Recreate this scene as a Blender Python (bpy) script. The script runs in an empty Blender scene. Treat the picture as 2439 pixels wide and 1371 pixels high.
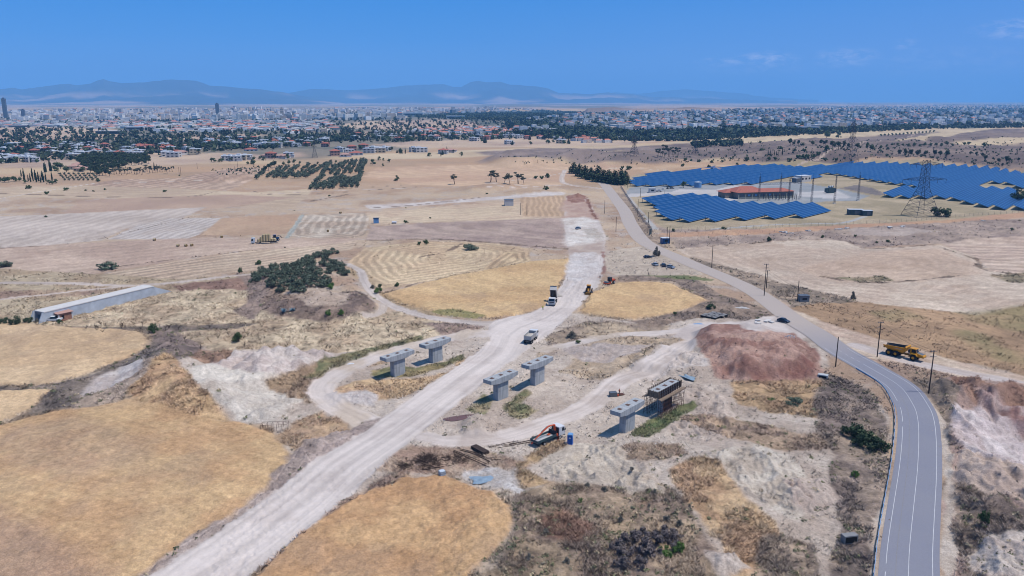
import bpy, math, random
import numpy as np
from math import radians, sin, cos, pi
from mathutils import Vector, Matrix
random.seed(7); RNG = np.random.default_rng(11)
scene = bpy.context.scene
COL = scene.collection
# ------------------------------------------------------------------ camera, sky, sun, exposure
FPX = 1880.0; CAMH = 75.0; PITCH = math.atan((685.5-239)/FPX)
cam_d = bpy.data.cameras.new('camera'); cam = bpy.data.objects.new('camera', cam_d); COL.objects.link(cam)
cam.location = (0, 0, CAMH); cam.rotation_euler = (pi/2-PITCH, 0, 0)
cam_d.sensor_fit = 'HORIZONTAL'; cam_d.sensor_width = 36; cam_d.lens = 36*FPX/2439.0
cam_d.clip_start = 1; cam_d.clip_end = 150000
scene.camera = cam
SUN_EL = radians(66); SUN_V = Vector((cos(SUN_EL)*0.985, -cos(SUN_EL)*0.17, sin(SUN_EL)))
sun_d = bpy.data.lights.new('sun', 'SUN'); sun_d.energy = 4.3; sun_d.angle = radians(0.5); sun_d.color = (1.0, 0.94, 0.87)
sun = bpy.data.objects.new('sun', sun_d); COL.objects.link(sun); sun.location = (200, -50, 400)
sun.rotation_euler = (-SUN_V).to_track_quat('-Z', 'Y').to_euler()
world = bpy.data.worlds.new('World'); scene.world = world; world.use_nodes = True
wn = world.node_tree; wn.nodes.clear()
def wnode(t): return wn.nodes.new(t)
sky = wnode('ShaderNodeTexSky'); sky.sky_type = 'NISHITA'; sky.sun_disc = False
sky.sun_elevation = SUN_EL; sky.sun_rotation = math.atan2(SUN_V.x, SUN_V.y)
sky.altitude = 200; sky.air_density = 1.6; sky.dust_density = 0.3; sky.ozone_density = 4.0
bg = wnode('ShaderNodeBackground'); bg.inputs['Strength'].default_value = 0.10
hs = wnode('ShaderNodeHueSaturation'); hs.inputs['Saturation'].default_value = 1.22
wn.links.new(sky.outputs[0], hs.inputs['Color'])
# thin high cirrus wisps low over the plain, by direction in the sky
tc = wnode('ShaderNodeTexCoord'); sep = wnode('ShaderNodeSeparateXYZ'); wn.links.new(tc.outputs['Generated'], sep.inputs[0])
def wmath(op, a, b=None, clamp=False):
    n = wnode('ShaderNodeMath'); n.operation = op; n.use_clamp = clamp
    for i, v in enumerate((a, b)):
        if v is None: continue
        if isinstance(v, (int, float)): n.inputs[i].default_value = v
        else: wn.links.new(v, n.inputs[i])
    return n.outputs[0]
az = wmath('ARCTAN2', sep.outputs[0], sep.outputs[1]); el = wmath('ARCSINE', sep.outputs[2])
CLOUDS = [((1685,154),46,8,.8),((1790,149),50,13,1.0),((1965,148),52,17,.7),((2095,124),22,9,.5),((2350,100),70,15,.6),((2200,160),150,22,.25),((1760,168),90,12,.3)]
nz = wnode('ShaderNodeTexNoise'); mp = wnode('ShaderNodeMapping'); mp.inputs['Scale'].default_value = (60, 60, 190)
wn.links.new(tc.outputs['Generated'], mp.inputs[0]); wn.links.new(mp.outputs[0], nz.inputs['Vector'])
nz.inputs['Scale'].default_value = 1.0; nz.inputs['Detail'].default_value = 7; nz.inputs['Roughness'].default_value = .62; nz.inputs['Distortion'].default_value = .8
tot = None
for (cx, cy), rx, ry, amp in CLOUDS:
    a0 = math.atan((cx-1219.5)/FPX/math.cos(PITCH)); e0 = (239-cy)/FPX*0.97
    dx = wmath('DIVIDE', wmath('SUBTRACT', az, a0), rx/FPX); dy = wmath('DIVIDE', wmath('SUBTRACT', el, e0), ry/FPX)
    r2 = wmath('ADD', wmath('MULTIPLY', dx, dx), wmath('MULTIPLY', dy, dy))
    m = wmath('MULTIPLY', wmath('SUBTRACT', 1.0, wmath('MULTIPLY', r2, .45), True), amp)
    tot = m if tot is None else wmath('MAXIMUM', tot, m)
cn = wmath('MULTIPLY', wmath('SUBTRACT', nz.outputs['Fac'], .44, True), 5.0, True)
cf = wmath('MULTIPLY', wmath('MULTIPLY', tot, cn, True), .85)
cm = wnode('ShaderNodeMix'); cm.data_type = 'RGBA'
# the first degrees above the plain: deep blue fading to pale lavender on the right
cr = wnode('ShaderNodeValToRGB'); e_ = cr.color_ramp.elements
e_[0].position = 0; e_[0].color = (.17, .36, .72, 1); e_[1].position = 1; e_[1].color = (.012, .215, .69, 1)
m_ = cr.color_ramp.elements.new(.45); m_.color = (.065, .28, .72, 1)
wn.links.new(wmath('DIVIDE', el, radians(9), True), cr.inputs[0])
lav = wnode('ShaderNodeMix'); lav.data_type = 'RGBA'; lav.inputs[7].default_value = (.21, .33, .72, 1)
lf = wmath('MULTIPLY', wmath('MULTIPLY', wmath('ADD', wmath('MULTIPLY', az, 1.5), .15, True), wmath('SUBTRACT', 1.0, wmath('DIVIDE', el, radians(9)), True), True), .8)
wn.links.new(lf, lav.inputs[0]); wn.links.new(cr.outputs[0], lav.inputs[6])
sc9 = wnode('ShaderNodeVectorMath'); sc9.operation = 'SCALE'; sc9.inputs['Scale'].default_value = 1/0.10; wn.links.new(lav.outputs[2], sc9.inputs[0])
up = wnode('ShaderNodeMix'); up.data_type = 'RGBA'; wn.links.new(wmath('DIVIDE', wmath('SUBTRACT', el, radians(9)), radians(30), True), up.inputs[0])
wn.links.new(sc9.outputs[0], up.inputs[6]); wn.links.new(hs.outputs[0], up.inputs[7])
wn.links.new(cf, cm.inputs[0]); wn.links.new(up.outputs[2], cm.inputs[6]); cm.inputs[7].default_value = (6.2, 6.6, 9.0, 1)
wn.links.new(cm.outputs[2], bg.inputs['Color'])
wo = wnode('ShaderNodeOutputWorld'); wn.links.new(bg.outputs[0], wo.inputs[0])
scene.view_settings.view_transform = 'Standard'; scene.view_settings.look = 'None'
scene.view_settings.exposure = 0.10; scene.view_settings.gamma = 1.0
scene.render.engine = 'CYCLES'
scene.cycles.volume_bounces = 1; scene.cycles.max_bounces = 5; scene.cycles.diffuse_bounces = 2
scene.cycles.transparent_max_bounces = 8
scene.cycles.pixel_filter_type = 'BLACKMAN_HARRIS'; scene.cycles.filter_width = 1.0
scene.cycles.use_denoising = True; scene.cycles.denoising_prefilter = 'ACCURATE'

# ------------------------------------------------------------------ colour and noise helpers
def lin(r, g, b, k=.62):
    f = lambda v: ((v/255+.055)/1.055)**2.4 if v > 10 else v/255/12.92
    return (f(r)*k, f(g)*k, f(b)*k)
def _h(ix, iy, s):
    n = (ix.astype(np.int64)*374761393 + iy.astype(np.int64)*668265263 + s*974711) & 0xffffffff
    n = ((n ^ (n >> 13))*1274126177) & 0xffffffff
    n = ((n ^ (n >> 16))*2246822519) & 0xffffffff
    return ((n ^ (n >> 15)) & 0xffff)/65535.0
def vn(x, y, s=0):
    ix = np.floor(x); iy = np.floor(y); fx = x-ix; fy = y-iy
    ix = ix.astype(np.int64); iy = iy.astype(np.int64)
    fx = fx*fx*(3-2*fx); fy = fy*fy*(3-2*fy)
    return (_h(ix, iy, s)*(1-fx)+_h(ix+1, iy, s)*fx)*(1-fy)+(_h(ix, iy+1, s)*(1-fx)+_h(ix+1, iy+1, s)*fx)*fy
def fbm(x, y, sc, o=4, s=0, g=.5):
    t = 0; a = 1; w = 0
    for i in range(o):
        t = t+a*vn(x/sc+17.3*i, y/sc-9.1*i, s+i*31); w += a; a *= g; sc = sc*.5
    return t/w
def sstep(a, b, x):
    t = np.clip((x-a)/(b-a), 0, 1); return t*t*(3-2*t)
CP, SP = math.cos(PITCH), math.sin(PITCH)
def rays(px, py):
    x = (np.asarray(px, float)-1219.5)/FPX; v = (np.asarray(py, float)-685.5)/FPX
    return np.stack([x, CP-v*SP, -SP-v*CP], -1)
def flat(pts, z=0):
    d = rays([p[0] for p in pts], [p[1] for p in pts]); t = (z-CAMH)/d[:, 2]
    return d[:, :2]*t[:, None]
def sdf(poly, x, y):
    "signed distance to polygon, positive inside"
    d = np.full(x.shape, 1e18); ins = np.zeros(x.shape, bool); n = len(poly)
    for i in range(n):
        ax, ay = poly[i]; bx, by = poly[(i+1) % n]
        ex, ey = bx-ax, by-ay; wx, wy = x-ax, y-ay
        t = np.clip((wx*ex+wy*ey)/(ex*ex+ey*ey+1e-9), 0, 1)
        dx, dy = wx-ex*t, wy-ey*t; d = np.minimum(d, dx*dx+dy*dy)
        c = ((ay > y) != (by > y))
        with np.errstate(divide='ignore', invalid='ignore'):
            c &= x < (bx-ax)*(y-ay)/(by-ay)+ax
        ins ^= c
    return np.where(ins, 1, -1)*np.sqrt(d)
def pline(pl, x, y):
    "distance to a polyline, signed side distance, arc length, t-index"
    d = np.full(x.shape, 1e18); side = np.zeros(x.shape); al = np.zeros(x.shape); ti = np.zeros(x.shape); s = 0
    for i in range(len(pl)-1):
        ax, ay = pl[i][:2]; bx, by = pl[i+1][:2]
        ex, ey = bx-ax, by-ay; L = math.hypot(ex, ey)+1e-9; wx, wy = x-ax, y-ay
        t = np.clip((wx*ex+wy*ey)/(L*L), 0, 1)
        dx, dy = wx-ex*t, wy-ey*t; q = dx*dx+dy*dy; m = q < d
        d = np.where(m, q, d); side = np.where(m, (wx*ey-wy*ex)/L, side); al = np.where(m, s+t*L, al); ti = np.where(m, i+t, ti); s += L
    return np.sqrt(d), side, al, ti
def smooth(pts, n=8):
    "Catmull-Rom through points of any dimension"
    P = [np.array(p, float) for p in pts]; P = [2*P[0]-P[1]]+P+[2*P[-1]-P[-2]]; out = []
    for i in range(1, len(P)-2):
        for k in range(n):
            t = k/n
            out.append(.5*((2*P[i])+(-P[i-1]+P[i+1])*t+(2*P[i-1]-5*P[i]+4*P[i+1]-P[i+2])*t*t+(-P[i-1]+3*P[i]-3*P[i+1]+P[i+2])*t**3))
    out.append(P[-2]); return np.array(out)

# ------------------------------------------------------------------ terrain shape
# mounds: outline as seen, height, bank width, lumpiness
def W(*a): return flat([(a[i], a[i+1]) for i in range(0, len(a), 2)])
ROADC = [(1432,432),(1446,448),(1484,500),(1503,540),(1537,580),(1628,622),(1722,662),(1803,702),(1885,762),(1945,800),(1999,842),(2070,883),(2141,925),(2174,967),(2186,1000),(2189,1050),(2186,1120),(2178,1200),(2168,1300),(2165,1371),(2162,1480)]
road_c = smooth(flat(ROADC), 8)
BANKS = [  # polygon(world), height, slope width, roughness
 (W(1668,800, 1780,788, 1900,800, 1965,868, 1930,900, 1780,905, 1700,880, 1660,835), 4.0, 8, .45),
 (W(560,905, 640,850, 700,840, 780,850, 745,885, 700,900, 640,925, 590,935), 1.6, 7, .5),
 (W(470,905, 560,860, 640,850, 660,900, 620,950, 690,1010, 600,1005, 540,960), 1.4, 8, .4),
 (W(300,935, 370,850, 420,830, 480,905, 560,985, 480,1000, 390,975), 4.5, 14, .2),
 (W(600,700, 700,690, 840,690, 900,735, 860,765, 740,762, 640,745), 2.6, 9, .5),
 (W(640,650, 760,650, 830,690, 700,700, 620,690), 2.0, 14, .1),
 (W(1100,1008, 1140,995, 1170,1010, 1155,1040, 1110,1040), 1.8, 4, .4),
 (W(790,945, 850,930, 905,940, 890,962, 810,965), 1.2, 5, .3),
 (W(1220,880, 1400,880, 1330,930, 1250,935), .8, 6, .7),
 (W(1560,830, 1660,850, 1720,900, 1640,900, 1500,880), 1.8, 5, .6),
 (W(1450,1060, 1800,1050, 1900,1180, 1750,1260, 1600,1200, 1480,1130), 1.6, 18, .6),
 (W(2250,1060, 2330,1080, 2439,1160, 2560,1250, 2560,1371, 2330,1371, 2290,1200), 3.0, 9, .7),
 (W(1130,1190, 1450,1150, 1650,1190, 1700,1300, 1720,1500, 1000,1500), 1.2, 14, .5),
 (W(1150,385, 1200,368, 1330,372, 1400,385, 1240,392), 7, 60, .8),
 (W(1370,385, 1440,368, 1560,372, 1640,388, 1520,396), 10, 60, .9),
 (W(1090,452, 1180,440, 1230,442, 1200,455, 1120,460), 2.6, 16, .4),
 (W(1195,462, 1290,450, 1350,455, 1330,464, 1230,468), 2.0, 12, .4),
 (W(500,425, 560,405, 620,412, 600,425, 520,432), 4, 30, .4),
 (W(1560,405, 1700,398, 1760,405, 1640,412), 3, 20, .6),
 (W(1750,378, 1840,352, 1960,345, 2100,352, 2240,350, 2439,362, 2600,380, 2600,420, 2300,398, 2100,386, 1900,392), 10, 110, .8),
 (W(2130,345, 2300,325, 2600,318, 2700,345, 2400,352, 2200,352), 11, 170, .4),
 (W(1800,345, 1950,332, 2080,338, 2060,350, 1860,356), 5, 90, .6),
 (W(2180,560, 2439,545, 2500,570, 2300,580), 1.5, 12, .6),
 (W(1600,700, 1700,690, 1800,735, 1700,745, 1640,735), 1.0, 8, .5),
 (W(0,1100, 200,1010, 420,1000, 560,1090, 350,1300, 0,1500, -500,1500, -400,1100), 2.2, 60, .0),
]
PITS = [
 (W(2262,958, 2320,945, 2439,985, 2640,1030, 2640,1110, 2439,1100, 2300,1070, 2255,1010), 4.5, 7, .5),
]
def rough_mask(x, y):
    return 1
HFLD = []   # standing crops, filled below: (polygon, height)
road_flat = [tuple(p) for p in road_c[::3]]
def T0(x, y):
    far = sstep(900, 3500, y)
    z = (fbm(x+300, y, 230, 2, 5)-.5)*4.0+(fbm(x, y, 70, 2, 9)-.5)*1.1
    z = z+far*(fbm(x, y, 900, 3, 12)-.42)*36
    return z*sstep(20, 260, np.hypot(x, y))
def Tb(x, y):
    x = np.asarray(x, float); y = np.asarray(y, float); z = T0(x, y)
    for poly, h, w, r in BANKS+[(p, -h, w, r) for p, h, w, r in PITS]:
        lo = poly.min(0)-w-3; hi = poly.max(0)+w+3
        m = (x > lo[0]) & (x < hi[0]) & (y > lo[1]) & (y < hi[1])
        if not m.any(): continue
        xx, yy = x[m], y[m]
        d = sdf(poly, xx, yy)+(fbm(xx, yy, w*.9, 3, 3)-.5)*w*.9*min(1, r+.2)
        k = sstep(-w*.5, w*.5, d)
        z = np.array(z, float); z[m] += k*h*(1+r*(fbm(xx, yy, w*.8+1, 4, 21)-.5)*1.5)
    m = (y < 900) & (x > -50) & (x < 260)
    if m.any():      # the tarmac road runs on smooth ground
        xx, yy = x[m], y[m]; d = pline(road_flat, xx, yy)[0]
        k = sstep(6, 22, d); z = np.array(z, float); z[m] = z[m]*k+(T0(xx, yy))*(1-k)
    return z
def G3(px, py):
    "world point on the terrain seen at a photo pixel (vectorised)"
    d = rays(px, py); t = np.full(d.shape[:-1], 0.); zz = np.zeros_like(t)
    for i in range(9):
        t = (zz-CAMH)/np.minimum(d[..., 2], -2e-4); zz = .35*zz+.65*Tb(d[..., 0]*t, d[..., 1]*t) if i < 8 else zz
    X, Y = d[..., 0]*t, d[..., 1]*t
    return np.stack([X, Y, Tb(X, Y)], -1)
def g(px, py): return Vector(G3(np.array([px]), np.array([py]))[0])
def GP(*a): return G3(np.array(a[0::2], float), np.array(a[1::2], float))[:, :2]
# ------------------------------------------------------------------ what the ground is made of, layer over layer
LAY = []
def P(name, pts, c1, c2, soft=.6, ns=14, rag=.8, st=None, g=0, b=0, sp=0, lift=0, op=1.0):
    """pts in photo pixels; c1/c2 the two colours the noise mixes; st=(mode, spacing, strength[, two pixels giving the direction])"""
    c1, c2 = ((c[0], c[1]+.12*(c[0]-c[1]), c[2]+.13*(c[0]-c[2])) for c in (c1, c2))
    w = GP(*pts)
    if st and len(st) > 3: q = GP(*st[3]); d = q[1]-q[0]; st = (st[0], st[1], st[2], d/np.linalg.norm(d))
    LAY.append(dict(k=0, name=name, w=w, c1=np.array(lin(*c1)), c2=np.array(lin(*c2)), soft=soft, ns=ns, rag=rag, st=st, g=g, b=b, sp=sp, lift=lift, op=op, lo=w.min(0)-soft-rag*3-2, hi=w.max(0)+soft+rag*3+2))
def L(name, pts, wid, c1, c2, soft=.5, ns=10, rag=.5, st=None, g=0, b=0, op=1.0, sp=0):
    w = smooth(GP(*pts), 5); wd = np.interp(np.linspace(0, 1, len(w)), np.linspace(0, 1, len(wid)), wid) if hasattr(wid, '__len__') else np.full(len(w), wid)
    m = wd.max()
    LAY.append(dict(k=1, name=name, w=w, wd=wd/2, c1=np.array(lin(*c1)), c2=np.array(lin(*c2)), soft=soft, ns=ns, rag=rag, st=st, g=g, b=b, sp=sp, lift=0, op=op, lo=w.min(0)-m-3, hi=w.max(0)+m+3))
def EDGE(x, y): return (fbm(x, y, 7, 4, 300, .6)-.5)*3.4
KEEPN = {'wheat_field', 'stubble_field', 'ploughed_field', 'site_road', 'dirt_track', 'gravel_yard', 'concrete_apron'}
def paint(x, y):
    n = x.shape[0]
    # open dry country: bleached grass, bare earth
    a = fbm(x, y, 26, 4, 40)[:, None]; b_ = fbm(x, y, 7, 3, 41)[:, None]
    c1, c2, c3 = (np.array(lin(*c)) for c in ((206,182,156), (184,156,132), (196,184,174)))
    col = c1*(1-sstep(.4, .65, a))+c2*sstep(.4, .65, a); k = sstep(.55, .75, b_)*.6; col = col*(1-k)+c3*k
    far = sstep(560, 820, y)[:, None]
    u = fbm(x, y*1.7, 260, 2, 44)[:, None]; v = fbm(x, y*1.4, 90, 2, 45)[:, None]
    f1, f2, f3 = (np.array(lin(*c)) for c in ((216,188,152), (200,166,134), (188,160,132)))
    fc = f1*(1-sstep(.42, .52, u))+f2*sstep(.42, .52, u); k = sstep(.6, .68, v)*.8; fc = fc*(1-k)+f3*k
    col = col*(1-far)+fc*far
    far2 = sstep(5200, 8500, y)[:, None]; q = sstep(.45, .6, fbm(x, y*.8, 900, 4, 46))[:, None]
    col = col*(1-far2)+(np.array(lin(196,170,150))*(1-q)+np.array(lin(140,132,118))*q)*far2
    zone = np.zeros(n, int); gd = .25*np.ones(n)*(1-far[:, 0]); bd = .10*np.ones(n)*(1-far[:, 0])
    for li, Y in enumerate(LAY):
        m = np.nonzero((x > Y['lo'][0]) & (x < Y['hi'][0]) & (y > Y['lo'][1]) & (y < Y['hi'][1]))[0]
        if not len(m): continue
        xx, yy = x[m], y[m]
        if Y['k'] == 0:
            d = sdf(Y['w'], xx, yy); u_, s_ = xx, d
        else:
            dd, s_, u_, ti = pline(Y['w'], xx, yy); d = np.interp(ti, range(len(Y['wd'])), Y['wd'])-dd
        d0 = d
        if Y['name'] == 'wheat_field': d = d+EDGE(xx, yy); Y['soft'] = 1.1
        if Y['name'] == 'wheat_field':      # weedy headland round each crop
            hb = np.exp(-((d+.9)/1.3)**2)*sstep(.35, .6, fbm(xx, yy, 6, 3, 310+li))*.5; col[m] = col[m]*(1-hb[:, None])+np.array(lin(170,148,120))*hb[:, None]
            gd[m] = np.maximum(gd[m], 2.2*(hb > .2)); bd[m] = np.maximum(bd[m], .9*(hb > .35))
        rg = Y['rag'] if Y['name'] in KEEPN else Y['rag']*1.9
        d = d+(fbm(xx, yy, max(2.5, rg*5), 4, li, .6)-.5)*2.6*rg
        a = sstep(-Y['soft'], Y['soft'], d)*Y['op']
        t = sstep(.33, .67, fbm(xx, yy, Y['ns'], 4, li+100, .6))[:, None]
        c = Y['c1']*(1-t)+Y['c2']*t
        st = Y['st']
        if st:
            if st[0] == 'ring': q = d0
            elif st[0] == 'dir': q = xx*st[3][1]-yy*st[3][0]
            elif st[0] == 'cl': _, q, u_, _t = pline(Y['cl'], xx, yy)
            else: q = s_
            if st[0] in ('ring', 'dir'):
                wob = (fbm(xx, yy, 18, 2, li+7)-.5)*st[1]*1.1
                v = np.sin((q+wob)*2*pi/st[1]); v = sstep(-.5, .9, v)*(.45+.9*fbm(xx, yy, 22, 3, li+9))
                c = c*(1+st[2]*(v[:, None]-.5))
            else:      # wheel tracks: streaks running along the way
                q = q+(fbm(xx, yy, 26, 2, li+3)-.5)*2.2; v = .5*vn(q/st[1], u_/60, li)+.3*vn(q/st[1]*2.1, u_/45, li+1)+.2*vn(q/st[1]*4, u_/30, li+2); v = sstep(.25, .75, v)
                c = c*(1+st[2]*(v[:, None]-.5)*2)
        col[m] = col[m]*(1-a[:, None])+c*a[:, None]
        if Y['op'] > .6:
            h = a > .5*Y['op']; gd[m] = np.where(h, Y['g'], gd[m]); bd[m] = np.where(h, Y['b'], bd[m])
            zone[m] = np.where(h, li+1, zone[m])
        else:
            h = a > .5*Y['op']; gd[m] = np.where(h, np.maximum(gd[m], Y['g']), gd[m]); bd[m] = np.where(h, np.maximum(bd[m], Y['b']), bd[m])
    # speckle of clods and tussocks
    wild = np.clip(gd*.35+bd*.6, 0, 1)[:, None]*(1-sstep(420, 800, y))[:, None]
    for sc_, th, am in ((9, .52, .16), (3.2, .53, .20), (1.2, .54, .26)):
        q = fbm(x, y, sc_, 3, int(sc_*10), .6)[:, None]; col = col*(1-wild*am*sstep(th, th+.12, q))*(1+wild*am*.45*sstep(1-th, 1-th-.12, q))
    wy = np.isin(zone, [i+1 for i, Y in enumerate(LAY) if Y['name'] in ('haul_road', 'site_road', 'dirt_track')]); s = (fbm(x, y, 1.6, 2, 77)-.5)*np.where(wy, .3, 1); col = col*(1+.22*s[:, None]*(1-sstep(300, 700, y))[:, None])
    fld = (((gd+bd) < .12) & ~np.isin(zone, [i+1 for i, Y in enumerate(LAY) if Y['name'] in ('haul_road', 'site_road', 'dirt_track')]))[:, None]*(1-sstep(300, 650, y))[:, None]
    q = fbm(x*.8+y*.6, (y*.8-x*.6)*.35, 5, 4, 79, .6)[:, None]-.5; col = col*(1+fld*.30*q)
    q = fbm(x, y, .9, 2, 80)[:, None]-.5; col = col*(1+fld*.34*q)
    q = sstep(.56, .74, fbm(x, y*.7, 13, 4, 84, .6))[:, None]*fld*.35; col = col*(1-q)+np.array(lin(176,150,126))*q
    s = fbm(x, y*1.0, 34, 4, 78)-.5; col = col*(1+.22*s[:, None])
    return np.clip(col, .01, .9), zone, gd, bd

TAN, TAN2, PALE, PALE2, GOLD, GOLD2 = (214,186,158), (198,166,138), (214,196,182), (200,180,166), (219,182,134), (204,165,120)
GRY, GRY2, BRN, BRN2 = (150,132,122), (122,108,104), (178,142,118), (150,116,98)
DIRT, DIRT2, ROAD, ROAD2, RED, RED2 = (212,194,176), (190,170,152), (226,212,202), (200,186,178), (160,112,98), (128,86,76)
GRN, GRN2 = (112,122,84), (140,136,98)
T_, S_ = 'stubble_field', 'scrubland'
# --- far country
P(S_, [-900,300, 0,290, 300,287, 700,283, 1220,268, 1300,272, 1500,262, 1750,262, 2439,255, 3200,255, 3200,303, 2439,300, 2050,314, 1750,328, 1450,335, 1250,330, 1000,350, 700,372, 400,372, 0,385, -700,390], (96,104,92), (150,138,120), 40, 160, 40)
for q in ([-200,300, 60,302, 200,303, 290,312, 300,330, 120,345, 0,348, -300,350], [790,292, 1050,285, 1130,290, 1150,302, 1000,312, 840,306], [760,320, 900,312, 1040,310, 1010,330, 850,326], [860,345, 1080,333, 1300,325, 1500,322, 1620,330, 1500,345, 1280,350, 1000,352], [1230,318, 1300,320, 1290,328, 1210,330], [320,330, 600,318, 640,322, 480,334], [0,375, 200,345, 380,360, 620,368, 700,362, 730,372, 560,385, 300,395, 0,400]):
    P(T_, q, (214,184,152), (190,160,138), 12, 120, 12)
P('far_wood', [960,278, 1150,266, 1290,262, 1420,266, 1500,276, 1380,284, 1240,285, 1100,284], (72,86,74), (88,98,80), 30, 100, 30)
P(T_, [820,370, 1150,356, 1500,345, 1700,348, 1560,362, 1150,372, 900,380], (220,194,156), (206,178,142), 10, 90, 8)
P(T_, [860,420, 900,398, 1150,392, 1400,388, 1560,400, 1400,412, 1330,425, 1340,440, 1080,442, 980,440], (222,184,146), (208,168,134), 3, 60, 3, ('dir', 14, .12, (900,420,1300,395)))
P(T_, [1560,395, 1800,385, 1900,388, 1740,398, 1560,410, 1500,418], (214,178,140), (196,160,124), 4, 60, 3)
# --- scrub hills on the right
P(S_, [1560,345, 1700,335, 1760,330, 1900,326, 2100,316, 2439,306, 3000,306, 3000,460, 2439,408, 2300,390, 2090,379, 1980,392, 1850,390, 1700,380, 1600,378, 1440,372, 1480,352], (152,130,116), (122,104,96), 8, 45, 10, g=0, b=0)
for q in ([1560,340, 1720,326, 1900,318, 2100,309, 2300,304, 2280,312, 2100,322, 1900,334, 1700,343], [1800,318, 1960,309, 2060,308, 2000,318, 1880,325], [2040,316, 2140,300, 2250,297, 2300,303, 2200,312, 2110,316], [2130,335, 2210,320, 2300,306, 2400,298, 2380,304, 2300,318, 2200,334], [2260,340, 2350,330, 2480,326, 2700,328, 2700,336, 2439,340, 2300,344], [1700,336, 1780,330, 1830,332, 1760,340]):
    P(T_, q, (222,196,154), (206,178,140), 5, 60, 4)
P(T_, [1760,395, 1850,385, 1990,388, 2010,395, 1930,400, 1800,402], (188,166,128), (170,150,112), 3, 30, 3)
for q in ([1150,385, 1180,370, 1260,364, 1340,372, 1400,380, 1300,388], [1360,388, 1440,366, 1520,368, 1620,385, 1560,392, 1420,392], [1140,362, 1300,352, 1560,350, 1600,356, 1400,362, 1200,372]):
    P(S_, q, (164,142,130), (138,120,112), 8, 30, 8)
# --- middle distance, left
P(T_, [200,440, 270,428, 420,424, 540,402, 625,398, 600,430, 545,452, 400,446, 300,446], (206,174,146), (190,156,130), 2, 50, 1.5, ('dir', 13, .42, (330,446,560,405)))
P(T_, [-600,450, 0,445, 200,442, 420,448, 600,458, 745,450, 740,462, 700,498, 500,478, 350,472, 0,470, -600,480], (216,190,156), (202,174,144), 2, 60, 2, ('dir', 16, .14, (100,455,600,466)))
P(T_, [190,478, 330,470, 560,463, 700,470, 600,486, 480,500, 330,505, 150,508], (202,170,142), (190,158,134), 2, 40, 1)
P(T_, [-600,520, 0,515, 270,503, 490,493, 430,522, 300,545, 240,572, 100,585, 0,590, -700,600], (214,196,180), (200,182,166), 1.5, 30, 1, ('dir', 9, .16, (240,572,420,520)))
P(T_, [255,570, 330,535, 400,520, 530,518, 500,540, 470,560, 440,570], (208,194,182), (200,184,170), 1, 18, .6, ('dir', 5, .3, (330,560,480,520)))
P(T_, [480,560, 525,520, 640,512, 722,510, 700,535, 684,556, 640,560], (204,170,136), (196,160,128), .6, 25, .3)
P(T_, [685,562, 726,512, 800,508, 882,506, 872,556, 860,562, 780,568], (212,194,172), (188,164,140), .6, 14, .4, ('ring', 5.0, .36))
P(T_, [870,508, 1000,496, 1200,480, 1345,466, 1348,518, 1100,526, 890,534], (220,194,160), (208,178,148), 1, 30, .8, ('dir', 8, .18, (890,530,1340,500)))
P('chalk_strip', [870,488, 1000,482, 1200,466, 1345,458, 1345,464, 1200,474, 1000,490, 880,496], (222,210,200), (206,188,176), 1.5, 12, 1.5)
P(T_, [1238,470, 1345,466, 1348,515, 1245,516], (212,176,138), (200,166,130), .8, 16, .5, ('dir', 4, .3, (1290,515,1285,468)))
P('ploughed_field', [884,540, 1000,532, 1345,518, 1352,590, 1280,592, 1180,578, 1000,568, 870,572], (196,170,152), (178,152,138), .8, 12, .5, ('dir', 3.4, .16, (890,556,1340,545)))
P(T_, [-700,600, 0,590, 250,575, 500,565, 690,567, 870,566, 810,582, 560,598, 200,655, 0,640, -600,660], (208,180,156), (196,166,144), 1.2, 26, 1, ('dir', 9, .12, (200,620,700,572)))
P(T_, [200,660, 420,622, 560,602, 720,588, 850,575, 838,594, 740,606, 640,640, 500,655, 380,668], (216,190,160), (202,174,146), 1, 22, .6, ('dir', 6.2, .42, (300,655,800,585)))
P(T_, [825,625, 870,590, 1000,574, 1160,578, 1262,592, 1262,620, 1200,642, 1000,672, 905,688, 870,670], (220,192,152), (208,176,138), .8, 22, .8, ('ring', 4.2, .30), g=.1)
P(T_, [1200,600, 1258,596, 1264,620, 1180,648, 1150,640], (218,188,146), (200,168,130), .8, 10, .5, ('ring', 3.6, .45))
P(S_, [820,632, 860,634, 900,690, 960,720, 1050,752, 1000,752, 940,735, 880,700, 850,660], (196,166,128), (170,146,112), 1, 8, 1, g=1, b=.3)
# --- left bank: paths, meadow, concrete flume
P(S_, [-600,660, 0,640, 200,650, 420,665, 560,655, 640,640, 640,690, 420,690, 300,720, 180,770, 0,775, -600,800], (204,182,148), (182,156,124), 1.5, 14, 1.5, g=1.1, b=.12)
P(S_, [-100,690, 120,692, 300,690, 200,705, 0,712], (190,162,132), (166,136,116), 1, 8, 1, g=.9, b=.2)
P('brown_verge', [410,678, 600,658, 640,664, 640,690, 560,688, 430,698], (168,132,112), (146,112,96), .8, 8, .8, g=.6, b=.2)
P('dry_meadow', [60,772, 200,735, 350,700, 480,690, 600,690, 660,760, 900,745, 960,742, 1100,782, 1060,800, 960,832, 800,842, 640,842, 500,838, 430,800, 380,770, 330,785], (222,198,162), (200,172,138), 1, 9, 1, g=2.2, b=.28)
P(S_, [590,690, 640,680, 700,705, 860,695, 900,730, 885,752, 820,765, 740,765, 660,752, 600,730], (164,138,118), (138,116,104), 1.2, 8, 1.5, g=.8, b=1.1)
P(S_, [700,700, 760,690, 830,700, 830,725, 740,730], (206,182,160), (186,162,140), 1, 6, 1, g=.4, b=.2)
P(S_, [560,650, 640,650, 640,700, 600,760, 560,740, 600,700], (168,144,128), (138,118,108), 1, 6, 1, g=.6, b=1.0)
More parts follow.
